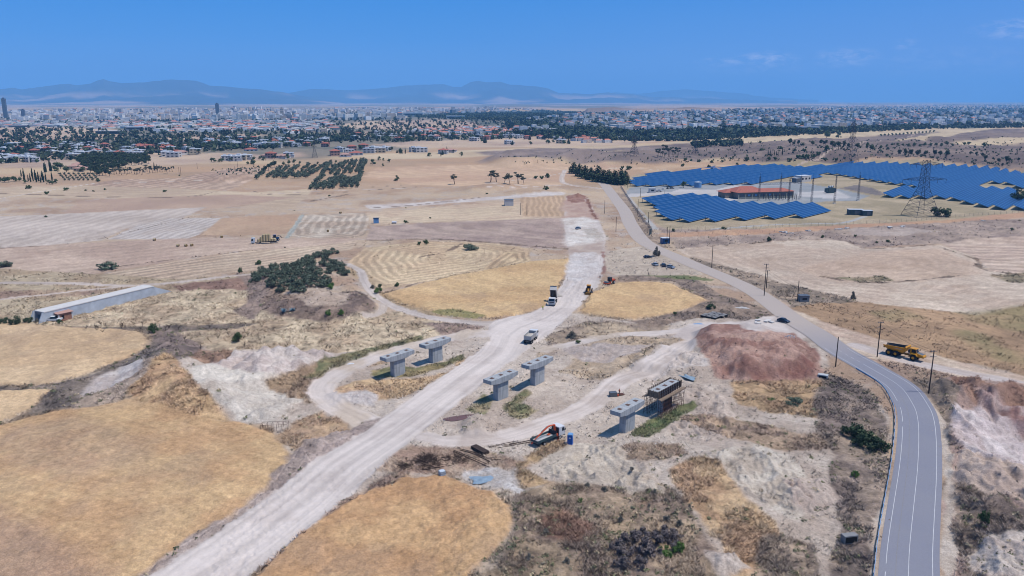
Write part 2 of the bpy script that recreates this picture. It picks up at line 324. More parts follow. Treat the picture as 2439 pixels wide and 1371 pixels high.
P(S_, [130,785, 350,776, 620,768, 560,782, 380,792, 200,795], (148,128,110), (122,108,98), .8, 5, 1, g=.4, b=1.4)
P('wheat_field', [-400,770, 0,768, 150,778, 330,788, 356,806, 330,840, 210,888, 100,914, 0,918, -400,935], (224,190,146), (214,178,134), .4, 16, .5, ('dir', 5, .05, (0,860,300,830)), lift=.5)
P('wheat_field', [-400,945, 0,931, 125,927, 40,992, 0,1006, -400,1040], (226,190,144), (216,180,134), .4, 12, .5, lift=.5)
P(S_, [-300,935, 0,920, 130,914, 220,890, 330,842, 360,806, 400,800, 440,830, 400,860, 330,900, 260,950, 160,985, 40,1000, 120,930, 0,932], (156,138,122), (126,112,104), .8, 6, 1, g=.8, b=1.7)
P(S_, [190,935, 300,880, 360,850, 400,850, 360,905, 280,955, 180,975], (196,172,150), (170,146,128), .8, 6, 1.2, g=.8, b=.6)
P('chalk_patch', [225,900, 300,870, 350,845, 330,880, 260,925, 200,940], (218,206,198), (196,180,170), 1, 5, 1.2, b=.2)
P('wheat_field', [-400,1060, 0,1012, 60,995, 180,975, 300,950, 380,930, 480,985, 570,1003, 640,1030, 700,1062, 690,1090, 650,1150, 560,1232, 480,1290, 330,1371, 200,1440, -300,1500], (220,180,128), (206,162,114), .5, 10, .6, ('dir', 2.6, .09, (600,1150,100,1010)), g=0, lift=.35)
P(S_, [60,1030, 160,1010, 300,1050, 330,1100, 200,1110, 80,1080], (186,154,128), (166,140,120), 4, 5, 5, op=.4)
P(S_, [-300,1210, 60,1240, 130,1290, 200,1330, 260,1371, 240,1450, -300,1450], (184,146,122), (166,132,114), 3, 8, 5, op=.6)
P('dry_knoll', [310,925, 350,880, 390,838, 440,850, 500,920, 560,985, 572,1003, 480,990, 390,965, 330,950], (220,180,130), (190,150,112), .6, 5, .8, g=2.2, b=.25)
P(S_, [400,780, 480,820, 460,870, 430,860, 390,830, 360,800], (156,134,122), (130,112,104), .8, 5, 1, g=.6, b=1.6)
# --- building site floor
P('site_ground', [430,850, 560,832, 780,838, 960,825, 1120,770, 1380,745, 1500,765, 1700,752, 1860,755, 1960,800, 1960,900, 2060,930, 2120,1000, 2120,1150, 2090,1371, 2080,1500, 600,1500, 820,1190, 700,1090, 640,1020, 560,1000, 480,930], DIRT, DIRT2, 1, 11, 1.2, g=.18, b=.10)
P('chalk_spoil', [450,885, 500,868, 580,880, 700,900, 760,845, 790,850, 730,885, 745,950, 700,965, 650,1012, 580,1004, 510,945], (226,214,198), (210,196,180), .8, 8, 1, b=.05)
P('spoil_heap', [480,850, 540,838, 640,836, 790,845, 745,882, 700,898, 620,886, 520,876], (224,208,196), (206,186,174), .8, 6, 1.2, b=.05)
P(S_, [640,912, 760,868, 900,845, 920,862, 800,890, 745,925, 740,960, 700,950], (192,160,124), (166,136,108), .8, 5, 1, g=1.6, b=.25)
P('green_verge', [775,850, 900,822, 1000,800, 1010,812, 905,846, 800,880, 740,905, 720,898], (118,120,84), (146,132,92), .6, 5, .8, g=2.4, b=.4)
P(S_, [455,850, 470,830, 560,840, 540,870, 490,866], (176,140,114), (150,118,98), .6, 5, .8, g=1.2, b=.4)
P(S_, [640,1040, 800,960, 870,1000, 850,1020, 770,1060, 700,1075, 640,1035], (206,172,132), (186,152,120), .8, 6, 1, g=1.3, b=.1)
P(S_, [785,925, 860,905, 1000,900, 1070,880, 1110,850, 1100,870, 1040,905, 960,945, 880,950, 830,955, 790,950], (218,182,136), (198,160,122), .7, 6, .8, g=2, b=.1)
P('green_verge', [885,880, 940,870, 990,878, 1060,860, 1100,845, 1110,855, 1050,880, 960,900, 890,900], (128,124,84), (166,146,100), .6, 4, .8, g=2, b=.3)
P(S_, [1010,770, 1120,768, 1150,775, 1120,800, 1000,830, 960,832, 1060,800], (178,150,132), (152,130,118), .8, 6, 1, g=.8, b=.9)
P('chalk_spoil', [800,940, 850,928, 905,938, 890,960, 815,962], (214,202,194), (198,184,176), .7, 5, .6)
P(S_, [1300,800, 1400,762, 1480,770, 1600,775, 1590,785, 1450,800, 1340,830, 1290,850], (196,172,142), (170,148,128), .8, 7, 1, g=1.2, b=.5)
P(S_, [1370,800, 1560,805, 1640,800, 1540,850, 1450,900, 1330,890, 1380,840], (200,176,148), (196,170,140), .8, 6, 1.2, g=1.1, b=.3)
P('site_ground', [1340,830, 1420,815, 1500,820, 1560,815, 1530,835, 1450,865, 1390,860], (202,184,172), (184,168,158), .8, 5, 1)
P('green_verge', [1505,1035, 1570,990, 1640,955, 1655,965, 1600,1000, 1540,1040], (100,112,72), (128,128,84), .5, 3, .8, g=3, b=.6)
P('green_verge', [1200,965, 1250,925, 1270,935, 1240,965, 1285,975, 1240,1000, 1210,985], (132,132,92), (168,150,112), .6, 3, .8, g=1.6, b=.6)
P('green_verge', [1120,975, 1150,935, 1180,955, 1150,985], (140,138,98), (176,156,120), .6, 3, .8, g=1.4, b=.5)
# --- standing corn beside the haul road
P('wheat_field', [905,702, 1000,676, 1120,650, 1262,624, 1355,616, 1352,640, 1325,690, 1300,728, 1240,748, 1160,757, 1050,748, 960,722], (224,186,132), (213,172,120), .4, 14, .4, ('dir', 3, .06, (950,700,1330,640)), lift=.6)
P('green_verge', [1020,742, 1080,738, 1160,755, 1130,759, 1050,750], (150,142,90), (176,160,106), .6, 5, .6, g=.5)
P('wheat_field', [1380,742, 1410,700, 1470,676, 1540,671, 1600,675, 1682,716, 1640,735, 1510,762, 1400,748], (225,186,132), (214,173,122), .4, 14, .4, lift=.6)
P(S_, [1480,655, 1560,652, 1640,662, 1720,700, 1850,745, 1800,770, 1700,752, 1640,760, 1560,778, 1510,766, 1640,738, 1690,716, 1600,672, 1480,668], (166,142,122), (136,118,106), .8, 7, 1.2, g=.8, b=1.0)
P('green_verge', [1500,652, 1640,655, 1700,665, 1690,669, 1600,662], (120,128,84), (140,140,94), .5, 5, .5, g=1)
P('parking_dirt', [1440,600, 1530,585, 1590,610, 1680,655, 1600,655, 1470,655, 1435,640], (212,192,168), (200,180,158), 1, 7, 1, g=.5)
P('wheat_field', [590,1385, 740,1252, 830,1190, 955,1132, 1060,1134, 1180,1170, 1216,1230, 1195,1300, 1120,1371, 1060,1460, 500,1460], (219,174,121), (202,154,106), .5, 9, .6, ('dir', 2.2, .07, (700,1300,1150,1180)), lift=.35)
P('rough_verge', [560,1371, 740,1235, 880,1165, 960,1115, 960,1135, 830,1195, 740,1262, 620,1371], (188,152,122), (158,132,116), .6, 5, .8, g=1.2, b=.8)
P(S_, [860,1110, 980,1060, 1130,1070, 1260,1110, 1230,1130, 1060,1130, 950,1132], (196,168,142), (176,144,122), .8, 5, 1, g=.7, b=.2)
P('chalk_patch', [1100,1130, 1160,1118, 1240,1120, 1300,1150, 1260,1175, 1200,1165, 1130,1145], (222,214,208), (196,184,174), .8, 4, .8)
# --- lower middle: eroded badland and scrub
P(S_, [1215,1190, 1300,1150, 1450,1150, 1600,1170, 1640,1200, 1690,1290, 1720,1371, 1740,1500, 1060,1500, 1130,1371, 1200,1300, 1220,1230], (182,156,126), (144,122,106), 1, 7, 1.5, g=2.2, b=1.3)
P(S_, [1260,1230, 1340,1210, 1420,1260, 1380,1300, 1300,1280], (166,124,98), (140,104,86), 1, 5, 1.5, g=1.2, b=.7)
P(S_, [1500,1190, 1560,1180, 1570,1210, 1520,1220], (168,138,114), (150,124,104), 1, 5, 1, g=.4, b=.2)
P(S_, [1600,1120, 1660,1090, 1720,1100, 1760,1180, 1840,1240, 1900,1330, 1920,1500, 1740,1500, 1700,1290, 1620,1200], (220,184,138), (200,160,120), .8, 5, 1.2, g=2.2, b=.2)
P('pale_erosion', [1290,1075, 1400,1055, 1480,1062, 1540,1110, 1600,1180, 1500,1170, 1440,1150, 1350,1155, 1300,1130], (212,196,176), (192,176,158), .8, 6, 1, b=.1)
P(S_, [1280,1070, 1300,1060, 1340,1050, 1340,1062, 1300,1085, 1250,1120, 1330,1150, 1250,1160, 1220,1110], (200,166,122), (178,146,112), .7, 4, 1, g=1.8, b=.3)
P(S_, [1490,1060, 1620,1060, 1640,1085, 1580,1100, 1500,1090], (200,170,140), (182,152,126), .8, 4, 1, g=1.4, b=.3)
P('pale_erosion', [1680,1080, 1800,1060, 1880,1090, 1930,1170, 1900,1240, 1820,1200, 1760,1170], (220,206,188), (198,180,160), .8, 5, 1.5, b=.2, g=.2)
P(S_, [1730,910, 1900,890, 2000,900, 2040,950, 1960,1000, 1850,985, 1760,960], (204,168,124), (182,146,110), .8, 6, 1.5, g=1.9, b=.3)
P('pale_erosion', [1610,930, 1720,940, 1760,1000, 1700,1060, 1620,1050, 1560,1000], (212,192,174), (192,172,156), .8, 6, 1, g=.2, b=.1)
P('pale_erosion', [1530,885, 1600,845, 1660,840, 1690,870, 1600,880, 1550,905], (216,202,190), (206,190,178), .7, 5, .8)
P(S_, [1620,990, 1760,1000, 1900,1040, 2000,1030, 2000,1060, 1880,1080, 1760,1050], (198,168,138), (172,144,122), .8, 5, 1.5, g=1.6, b=.6)
P(S_, [1960,880, 2060,925, 2122,1000, 2124,1100, 2105,1200, 2092,1371, 2085,1500, 1950,1500, 1960,1371, 1980,1250, 1990,1130, 1960,1040, 1930,960], (172,150,130), (140,122,112), .8, 6, 1.2, g=1.6, b=1.3)
P('pale_erosion', [1860,1150, 1960,1140, 2000,1180, 1960,1230, 1880,1220], (204,184,168), (184,162,148), .8, 5, 1.2, b=.3)
P(S_, [1820,1280, 1940,1290, 1960,1371, 1960,1500, 1760,1500], (178,154,130), (146,126,112), .8, 5, 1.2, g=1.6, b=1.2)
P('pale_erosion', [1690,1320, 1760,1310, 1780,1345, 1720,1371], (206,188,172), (188,170,156), .6, 4, .8)
# --- right side
P(S_, [1560,540, 1700,545, 1900,530, 2200,525, 2439,520, 2900,530, 2900,600, 2439,560, 2240,580, 2050,590, 1900,572, 1620,592], (190,166,146), (164,142,128), 1, 12, 1.5, g=.5, b=.5)
P('earth_strip', [1570,555, 1800,545, 2000,530, 2200,520, 2439,505, 2800,505, 2800,520, 2439,518, 2200,532, 2000,545, 1800,558, 1600,565], (206,162,124), (194,150,118), 1, 18, 1)
P(T_, [2020,545, 2150,540, 2240,552, 2140,562, 2030,560], (204,184,168), (190,170,156), 1, 14, 1, ('dir', 6, .14, (2030,552,2230,553)))
P(T_, [1605,592, 1760,580, 1900,572, 2010,574, 2060,592, 2240,583, 2320,610, 2345,640, 2439,655, 3000,670, 3000,760, 2439,720, 2330,750, 2200,735, 2040,720, 1900,715, 1850,705, 1760,660, 1660,620], (218,196,172), (206,180,156), .8, 26, .8, ('ring', 6, .13))
P(T_, [2240,580, 2439,560, 3000,530, 3000,660, 2439,652, 2360,645, 2330,615], (218,192,168), (204,176,154), .8, 20, .8, ('dir', 9, .3, (2280,600,2439,605)))
P(T_, [1900,640, 2060,600, 2230,592, 2320,625, 2330,650, 2200,670, 2000,672], (218,184,154), (208,176,148), 3, 22, 3, ('ring', 5, .14), op=.6)
P(S_, [2040,660, 2100,655, 2130,668, 2060,672, 1970,660], (150,140,106), (176,154,122), .8, 5, .8, g=1, b=1)
P(S_, [2360,655, 2439,650, 2600,655, 2560,672, 2400,672], (158,142,112), (180,156,124), .8, 5, .8, g=1, b=1)
P(S_, [1830,660, 1860,672, 2000,705, 2040,718, 1980,725, 1890,735, 1850,712, 1790,680, 1640,618, 1650,614], (180,156,132), (150,132,114), .8, 6, 1, g=1.2, b=1.0)
P('rough_field', [1880,735, 1960,722, 2040,718, 2200,736, 2330,752, 2439,725, 3000,765, 3000,960, 2439,895, 2280,858, 2130,815, 2060,795, 1990,775, 1920,758], (196,158,118), (172,138,104), .8, 14, .8, ('dir', 4.5, .12, (2000,740,2439,860)), g=.5, b=.02)
for q in ([2250,740, 2439,725, 2600,760, 2439,790, 2330,765], [2310,790, 2439,850, 2500,880, 2400,860, 2290,805], [2080,745, 2150,742, 2180,756, 2120,762]):
    P('green_verge', q, (140,134,86), (168,146,102), 3, 10, 3, g=.6, op=.6)
P('dirt_apron', [1850,705, 1890,738, 1960,765, 2060,798, 2130,818, 2230,845, 2330,875, 2439,895, 2800,960, 2800,1000, 2439,925, 2300,900, 2200,880, 2110,868, 2050,850, 2010,838, 1960,800, 1890,760], (222,198,172), (208,178,154), .8, 8, .6, ('way', 1.4, .10))
L('dirt_track', [2040,822, 2110,845, 2200,868, 2300,888, 2439,916, 2700,980], 5.5, (214,200,192), (204,188,178), .6, 8, .4, ('way', .7, .12))
P(S_, [2060,850, 2180,872, 2300,900, 2300,950, 2230,940, 2170,920, 2110,890], (200,168,140), (176,146,124), .8, 5, 1, g=.9, b=.5)
P('cut_bank', [2150,905, 2300,900, 2439,915, 2900,1010, 2900,1180, 2900,1600, 2260,1600, 2275,1371, 2262,1200, 2240,1050, 2215,980], (194,164,148), (174,144,130), .8, 8, 1.2, g=.5, b=.4)
P(S_, [2150,905, 2220,900, 2290,930, 2270,1000, 2262,1080, 2280,1200, 2262,1210, 2245,1060, 2215,985], (166,144,124), (136,120,108), .7, 5, .8, g=1.3, b=1.2)
P('cut_bank', [2260,905, 2439,930, 2900,1000, 2900,1050, 2439,990, 2290,945], (176,136,114), (154,116,98), .7, 6, 1, g=.6)
P('quarry_floor', [2275,965, 2340,960, 2439,985, 2800,1060, 2800,1180, 2439,1135, 2330,1095, 2262,1040], (222,208,204), (204,186,182), .8, 7, .8, ('dir', 3.4, .16, (2280,1040,2439,1090)))
P('red_streaks', [2330,940, 2439,965, 2560,1000, 2560,1060, 2439,1005, 2340,975], (160,118,112), (206,184,178), 1.2, 3, 1.2, op=.7)
P('pale_erosion', [2290,1080, 2400,1110, 2560,1160, 2560,1260, 2439,1200, 2330,1180, 2270,1150], (206,182,164), (190,166,150), .8, 6, 1)
P(S_, [2270,1150, 2360,1180, 2439,1220, 2600,1260, 2600,1500, 2300,1500, 2285,1340], (172,148,128), (142,122,110), .8, 6, 1.2, g=1.4, b=1.1)
P('pale_erosion', [2360,1260, 2439,1255, 2600,1280, 2600,1420, 2340,1400, 2300,1340], (214,198,184), (196,178,166), .8, 5, 1.2, b=.2)
P('road_shoulder', [1900,790, 2000,842, 2080,880, 2150,920, 2200,970, 2232,1020, 2250,1100, 2250,1200, 2240,1371, 2238,1500, 2290,1500, 2276,1371, 2270,1200, 2268,1090, 2250,1000, 2222,960, 2160,905, 2060,850, 2010,830], (214,198,182), (196,178,160), .6, 6, .5)
# --- power station ground
P('gravel_yard', [1490,452, 1540,440, 1730,436, 1760,430, 1900,420, 1960,445, 2010,455, 2075,470, 2040,480, 1960,482, 1870,488, 1780,484, 1740,480, 1620,462, 1500,470], (176,174,172), (160,162,162), 1, 16, .8)
P('dry_compound', [1480,430, 1520,415, 1700,402, 2080,384, 2240,386, 2440,410, 2800,440, 2800,540, 2439,505, 2240,524, 2020,535, 1760,545, 1590,548, 1545,520, 1500,470], (196,174,140), (172,154,120), 1.5, 20, 1.5, g=0)
P('gravel_yard', [1490,462, 1500,446, 1560,441, 1730,438, 1900,432, 1970,445, 2000,450, 2070,466, 2040,478, 1960,480, 1870,490, 1780,486, 1745,484, 1700,470, 1620,464, 1540,466], (172,172,172), (156,160,162), 1, 16, .8)
P('concrete_apron', [1490,462, 1600,456, 1620,450, 1700,452, 1750,440, 1800,448, 1780,462, 1750,478, 1715,478, 1690,462, 1600,462, 1500,469], (212,204,198), (200,194,190), .5, 16, .2)
P('concrete_apron', [1900,458, 1990,452, 2030,470, 1990,474, 1900,466], (210,204,200), (200,194,190), .5, 16, .2)
L('concrete_apron', [1700,545, 1860,534, 2000,531, 2060,515], 3, (196,194,190), (186,184,180), .5, 10, .3)
L('gravel_yard', [1493,466, 1520,500, 1560,545], 4, (196,190,184), (184,180,174), .6, 10, .3)
P(S_, [1440,452, 1490,462, 1530,510, 1555,550, 1600,590, 1560,590, 1515,545, 1490,490], (186,160,134), (160,138,118), .8, 6, 1, g=1, b=.8)
P('water_basin', [2000,448, 2095,466, 2110,462, 2080,448, 2040,440], (140,128,122), (126,116,112), .6, 8, .4)
# --- ways
TR = dict(soft=.5, ns=8, rag=.5, st=('way', .8, .12))
L('dirt_track', [-400,672, 0,674, 150,674, 300,680, 420,672, 520,660, 600,652], [5,4.5,4,3], (212,196,184), (200,184,172), **TR)
L('dirt_track', [-200,735, 0,713, 120,700, 220,689, 330,680], 3.2, (216,198,184), (202,184,170), **TR)
L('dirt_track', [1215,765, 1160,770, 1080,764, 1000,750, 935,728, 890,700, 868,670, 858,645, 825,628], [6,4.5,4,3.6], (214,200,190), (200,186,176), **TR)
L('dirt_track', [915,725, 905,745, 870,752], 3, (212,196,182), (200,184,170), **TR)
L('dirt_track', [1345,405, 1338,425, 1350,438, 1430,449], [5,5,6], (222,206,192), (208,190,176), **TR)
L('dirt_track', [1340,440, 1250,446, 1160,444], 3, (218,200,184), (206,186,170), **TR)
L('dirt_track', [1340,412, 1260,425, 1200,432], 3, (220,200,180), (206,186,170), **TR)
L('dirt_track', [0,472, 200,440, 260,436, 500,425], 3, (222,206,190), (208,190,172), **TR)
L('dirt_track', [1640,415, 1500,400, 1350,405], 3, (216,196,172), (206,186,164), **TR)
L('grass_strip', [683,566, 720,512], 3, (190,190,180), (176,176,166), **TR)
L('dirt_track', [640,462, 740,456, 900,450, 1340,440], 3, (214,194,176), (190,170,156), **TR)
L('dirt_track', [2250,300, 2100,335, 1900,395, 1790,393], 3, (206,184,166), (196,172,156), **TR)
L('site_road', [1275,790, 1130,795, 1000,820, 900,850, 815,885, 765,925, 790,962, 850,992, 900,1015, 960,1000, 1060,940], [9,8,7,7,7,8,10,8], ROAD, DIRT, .8, 8, .9, ('way', .9, .12))
L('site_road', [1010,1040, 1080,1050, 1200,1040, 1300,1008, 1400,965, 1480,905, 1560,862, 1640,815, 1700,795, 1790,775, 1860,762], [5,6,7,7,8,8,9,9], ROAD, (206,190,178), .8, 8, .8, ('way', .9, .12))
L('site_road', [1290,835, 1390,812, 1480,797, 1600,790, 1720,775], [4,5,6,7], ROAD, DIRT, .7, 8, .7, ('way', .8, .12))
P('site_road', [1640,770, 1760,765, 1860,750, 1920,780, 1930,800, 1800,800, 1680,800, 1600,800], ROAD, (206,190,180), .9, 8, .8)
P('haul_shoulder', [280,1400, 480,1270, 600,1190, 690,1090, 720,1050, 850,1010, 960,985, 1060,905, 1150,840, 1170,850, 1060,930, 930,1010, 800,1100, 640,1220, 420,1371], (184,164,152), (168,148,138), .8, 5, 1, ('way', .7, .2), b=.1)
HR_L = [(230,1480),(355,1371),(520,1262),(640,1180),(760,1088),(880,1020),(1000,930),(1100,862),(1165,815),(1165,775),(1180,762),(1260,745),(1300,728),(1338,680),(1356,640),(1356,600),(1348,575),(1345,540),(1345,500),(1350,468)]
HR_R = [(470,1500),(600,1371),(700,1288),(800,1206),(885,1130),(960,1065),(1040,1000),(1130,930),(1205,870),(1265,825),(1300,800),(1340,768),(1375,735),(1400,705),(1425,680),(1437,645),(1440,600),(1442,565),(1425,520),(1395,468)]
hw = [v for p in HR_L for v in p]+[v for p in HR_R[::-1] for v in p]
P('haul_road', hw, ROAD, (212,197,187), .6, 9, .4)
LAY[-1]['st'] = ('cl', 1.3, .11); LAY[-1]['cl'] = (GP(*[v for p in HR_L for v in p])+GP(*[v for p in HR_R for v in p]))/2
P('haul_road', [1346,470, 1395,468, 1425,522, 1345,520], (206,174,152), (192,156,136), 3, 6, 4)
P('haul_road', [1350,580, 1440,572, 1440,604, 1356,604], (202,180,162), (186,162,146), 4, 5, 4)
P('chalk_fill', [1345,520, 1390,516, 1420,525, 1442,570, 1360,585, 1345,560], (234,224,212), (212,196,182), 3, 6, 3.5)
P('chalk_fill', [1365,600, 1420,600, 1425,640, 1380,680, 1350,690, 1350,640], (230,222,216), (212,200,192), 1.2, 6, 2, op=.8)
P('spoil_heap', [1390,545, 1420,542, 1440,565, 1400,566], (196,182,166), (206,196,184), .6, 4, .8)
P('dirt_mound', [1650,808, 1668,788, 1720,780, 1800,790, 1890,792, 1950,840, 1962,880, 1945,896, 1860,905, 1780,905, 1700,890, 1672,850], (186,148,130), (154,112,98), .7, 4, .9, b=.03)
P('dirt_mound', [1730,795, 1800,790, 1880,795, 1840,808, 1760,806], (206,170,150), (196,160,142), 1, 6, 1, op=.8)
P('dirt_mound', [1740,880, 1780,850, 1850,880, 1800,905, 1760,902], (144,98,84), (126,84,74), 1.5, 4, 1.5, op=.7)
P('dirt_mound', [1860,862, 1950,850, 1958,885, 1940,898, 1870,900], (142,92,80), (124,80,70), 1.5, 4, 1.5, op=.7)
P('spoil_heap', [1348,468, 1370,462, 1395,466, 1392,480, 1360,484], (150,104,86), (172,130,110), .8, 4, .8)
L('spoil_heap', [1398,470, 1408,500, 1420,520], 2.5, (132,92,78), (160,120,100), .6, 3, .8)
L(S_, [1436,600, 1440,640, 1428,660], 1.4, (170,132,120), (150,116,106), .5, 3, .6)
P('green_verge', [1505,1035, 1560,992, 1620,965, 1655,958, 1660,968, 1605,1002, 1540,1042], (104,118,76), (134,134,88), .5, 3, .8, g=3, b=.8)
# dark hedgerow lines and field edges
for pts, w_ in (([890,494, 1000,487, 1140,470], 2.4), ([0,590, 200,575, 440,520], .8), ([240,640, 560,600, 640,592], 1.0), ([0,460, 400,470, 520,456], 2), ([744,478, 800,468, 830,462], 3), ([0,320, 20,318], 3),
                ([880,572, 1050,570, 1260,585, 1350,592], 2.2), ([1600,592, 1760,582, 1900,571, 2010,573, 2070,592, 2220,583], 1.4), ([2220,583, 2320,615, 2340,640, 2439,655], 1.6), ([1960,658, 2030,670, 2120,672, 2300,655], 1.2),
                ([1380,744, 1500,765, 1540,762], .9), ([905,702, 1000,672], .8), ([940,690, 960,650, 940,560], 0), ([1000,612, 1060,600, 1100,580], 1.4), ([600,455, 640,462, 745,462, 990,445], 1.4), ([870,446, 975,440], .8)):
    if w_: L(S_, pts, w_, (140,118,98), (116,98,86), .5, 5, .8, g=1.2, b=.9, op=.85)

REL = {'chalk_spoil': (2.2, 7, 'n'), 'spoil_heap': (2.0, 5.2, 'b'), 'scrubland': (1.3, 6, 'n'), 'pale_erosion': (1.7, 5, 'r'), 'dirt_mound': (2.6, 5, 'n'), 'cut_bank': (2.8, 7, 'r'), 'quarry_floor': (1.2, 8, 'n'),
       'chalk_patch': (.6, 5, 'n'), 'dry_knoll': (.8, 6, 'n'), 'site_ground': (1.4, 7, 'n'), 'dry_meadow': (.5, 5, 'n'), 'haul_shoulder': (1.8, 4, 'n'), 'rough_verge': (.6, 4, 'n'), 'red_streaks': (1.2, 4, 'n'), 'chalk_fill': (.7, 6, 'n')}
FLATS = [(*GP(a, b)[0], r) for a, b, r in ((1493,1025,3.5),(1193,948,3.5),(1280,911,3.5),(948,892,3.5),(1038,860,3.5),(1581,975,6.5),(1303,1052,6),(1358,1056,1.5),(1592,640,6),(1543,614,4),(1566,634,5),(1377,545,4),(655,1022,4),(1053,1134,1.5),(2150,850,8),(1460,943,3),(1095,996,5))]
def ground_h(x, y):
    z = Tb(x, y)
    for Y in LAY:
        if Y['lift']:
            m = np.nonzero((x > Y['lo'][0]) & (x < Y['hi'][0]) & (y > Y['lo'][1]) & (y < Y['hi'][1]))[0]
            if len(m): z[m] += Y['lift']*sstep(.1, .9, sdf(Y['w'], x[m], y[m])+EDGE(x[m], y[m]))+(fbm(x[m], y[m], .8, 2, 61)-.5)*.25*(y[m] < 400)
    near = 1-sstep(250, 600, y); r = 1-ROADM(x, y); dz = near*(fbm(x, y, 3.0, 3, 60)-.5)*.35
    for li, Y in enumerate(LAY):
        R_ = REL.get(Y['name'])
        if not R_: continue
        m = np.nonzero((x > Y['lo'][0]) & (x < Y['hi'][0]) & (y > Y['lo'][1]) & (y < Y['hi'][1]) & (y > 60))[0]
        if not len(m) or Y['k']: continue
        xx, yy = x[m], y[m]; amp, sc, mode = R_
        if Y['w'][:, 1].mean() > 560: amp, sc = amp*5, sc*7
        n = fbm(xx, yy, sc, 4, 200+li, .55)
        if mode == 'b':      # tipped heaps side by side: cones on a jittered grid
            n = np.full(xx.shape, -1.)
            ci, cj = np.floor(xx/sc), np.floor(yy/sc)
            for di in (-1, 0, 1):
                for dj in (-1, 0, 1):
                    i_, j_ = ci+di, cj+dj; hx = _h(i_.astype(np.int64), j_.astype(np.int64), 5); hy = _h(i_.astype(np.int64), j_.astype(np.int64), 6)
                    d_ = np.hypot(xx-(i_+.2+.6*hx)*sc, yy-(j_+.2+.6*hy)*sc)/sc; n = np.maximum(n, (.75+.5*hy)*(1-d_*1.5))
            n = np.clip(n, -.05, 2)+.12*(fbm(xx, yy, 3, 3, 211)-.5)
        elif mode == 'r': n = (1-np.abs(2*fbm(xx, yy*.6, sc, 4, 220, .55)-1))**2.2-.45
        else: n = n-.5+.35*(fbm(xx, yy, sc*.22, 3, 230+li)-.5)
        dz[m] += n*amp*sstep(-.5, sc*.35, sdf(Y['w'], xx, yy))
    for fx, fy, fr in FLATS: r = r*sstep(fr, fr+4, np.hypot(x-fx, y-fy))
    z = z+dz*r
    return z
_hr = [Y for Y in LAY if Y['name'] in ('haul_road', 'site_road', 'dirt_track', 'gravel_yard', 'concrete_apron', 'parking_dirt')]
def ROADM(x, y):
    m = np.zeros(x.shape)
    for Y in _hr:
        k = np.nonzero((x > Y['lo'][0]) & (x < Y['hi'][0]) & (y > Y['lo'][1]) & (y < Y['hi'][1]))[0]
        if not len(k): continue
        if Y['k'] == 0: d = sdf(Y['w'], x[k], y[k])
        else: dd, _, _, ti = pline(Y['w'], x[k], y[k]); d = np.interp(ti, range(len(Y['wd'])), Y['wd'])-dd
        m[k] = np.maximum(m[k], sstep(-.6, .8, d))
    k = (y < 900) & (x > -10) & (x < 260)
    if k.any(): m[k] = np.maximum(m[k], 1-sstep(4.5, 6.5, pline(road_flat, x[k], y[k])[0]))
    return m
# ------------------------------------------------------------------ materials
MATS = {}
def pmat(name, rgb, rough=.8, metal=0, var=.12, vs=1.5, bump=0, k=.62, alpha=None, spec=.3):
    """procedural material; rgb is the sRGB look in sunlight"""
    if name in MATS: return MATS[name]
    m = bpy.data.materials.new(name); m.use_nodes = True; nt = m.node_tree; b = nt.nodes['Principled BSDF']
    c = lin(*rgb, k=k)
    tcn = nt.nodes.new('ShaderNodeTexCoord'); n = nt.nodes.new('ShaderNodeTexNoise'); n.inputs['Scale'].default_value = vs; n.inputs['Detail'].default_value = 5
    nt.links.new(tcn.outputs['Object'], n.inputs['Vector'])
    mr = nt.nodes.new('ShaderNodeMapRange'); mr.inputs[1].default_value = .3; mr.inputs[2].default_value = .7; mr.inputs[3].default_value = 1-var; mr.inputs[4].default_value = 1+var
    nt.links.new(n.outputs['Fac'], mr.inputs[0])
    mx = nt.nodes.new('ShaderNodeVectorMath'); mx.operation = 'SCALE'; mx.inputs[0].default_value = c
    nt.links.new(mr.outputs[0], mx.inputs['Scale']); nt.links.new(mx.outputs[0], b.inputs['Base Color'])
    b.inputs['Roughness'].default_value = rough; b.inputs['Metallic'].default_value = metal; b.inputs['Specular IOR Level'].default_value = spec
    if bump:
        bp = nt.nodes.new('ShaderNodeBump'); bp.inputs['Distance'].default_value = bump; nt.links.new(n.outputs['Fac'], bp.inputs['Height']); nt.links.new(bp.outputs[0], b.inputs['Normal'])
    MATS[name] = m; return m
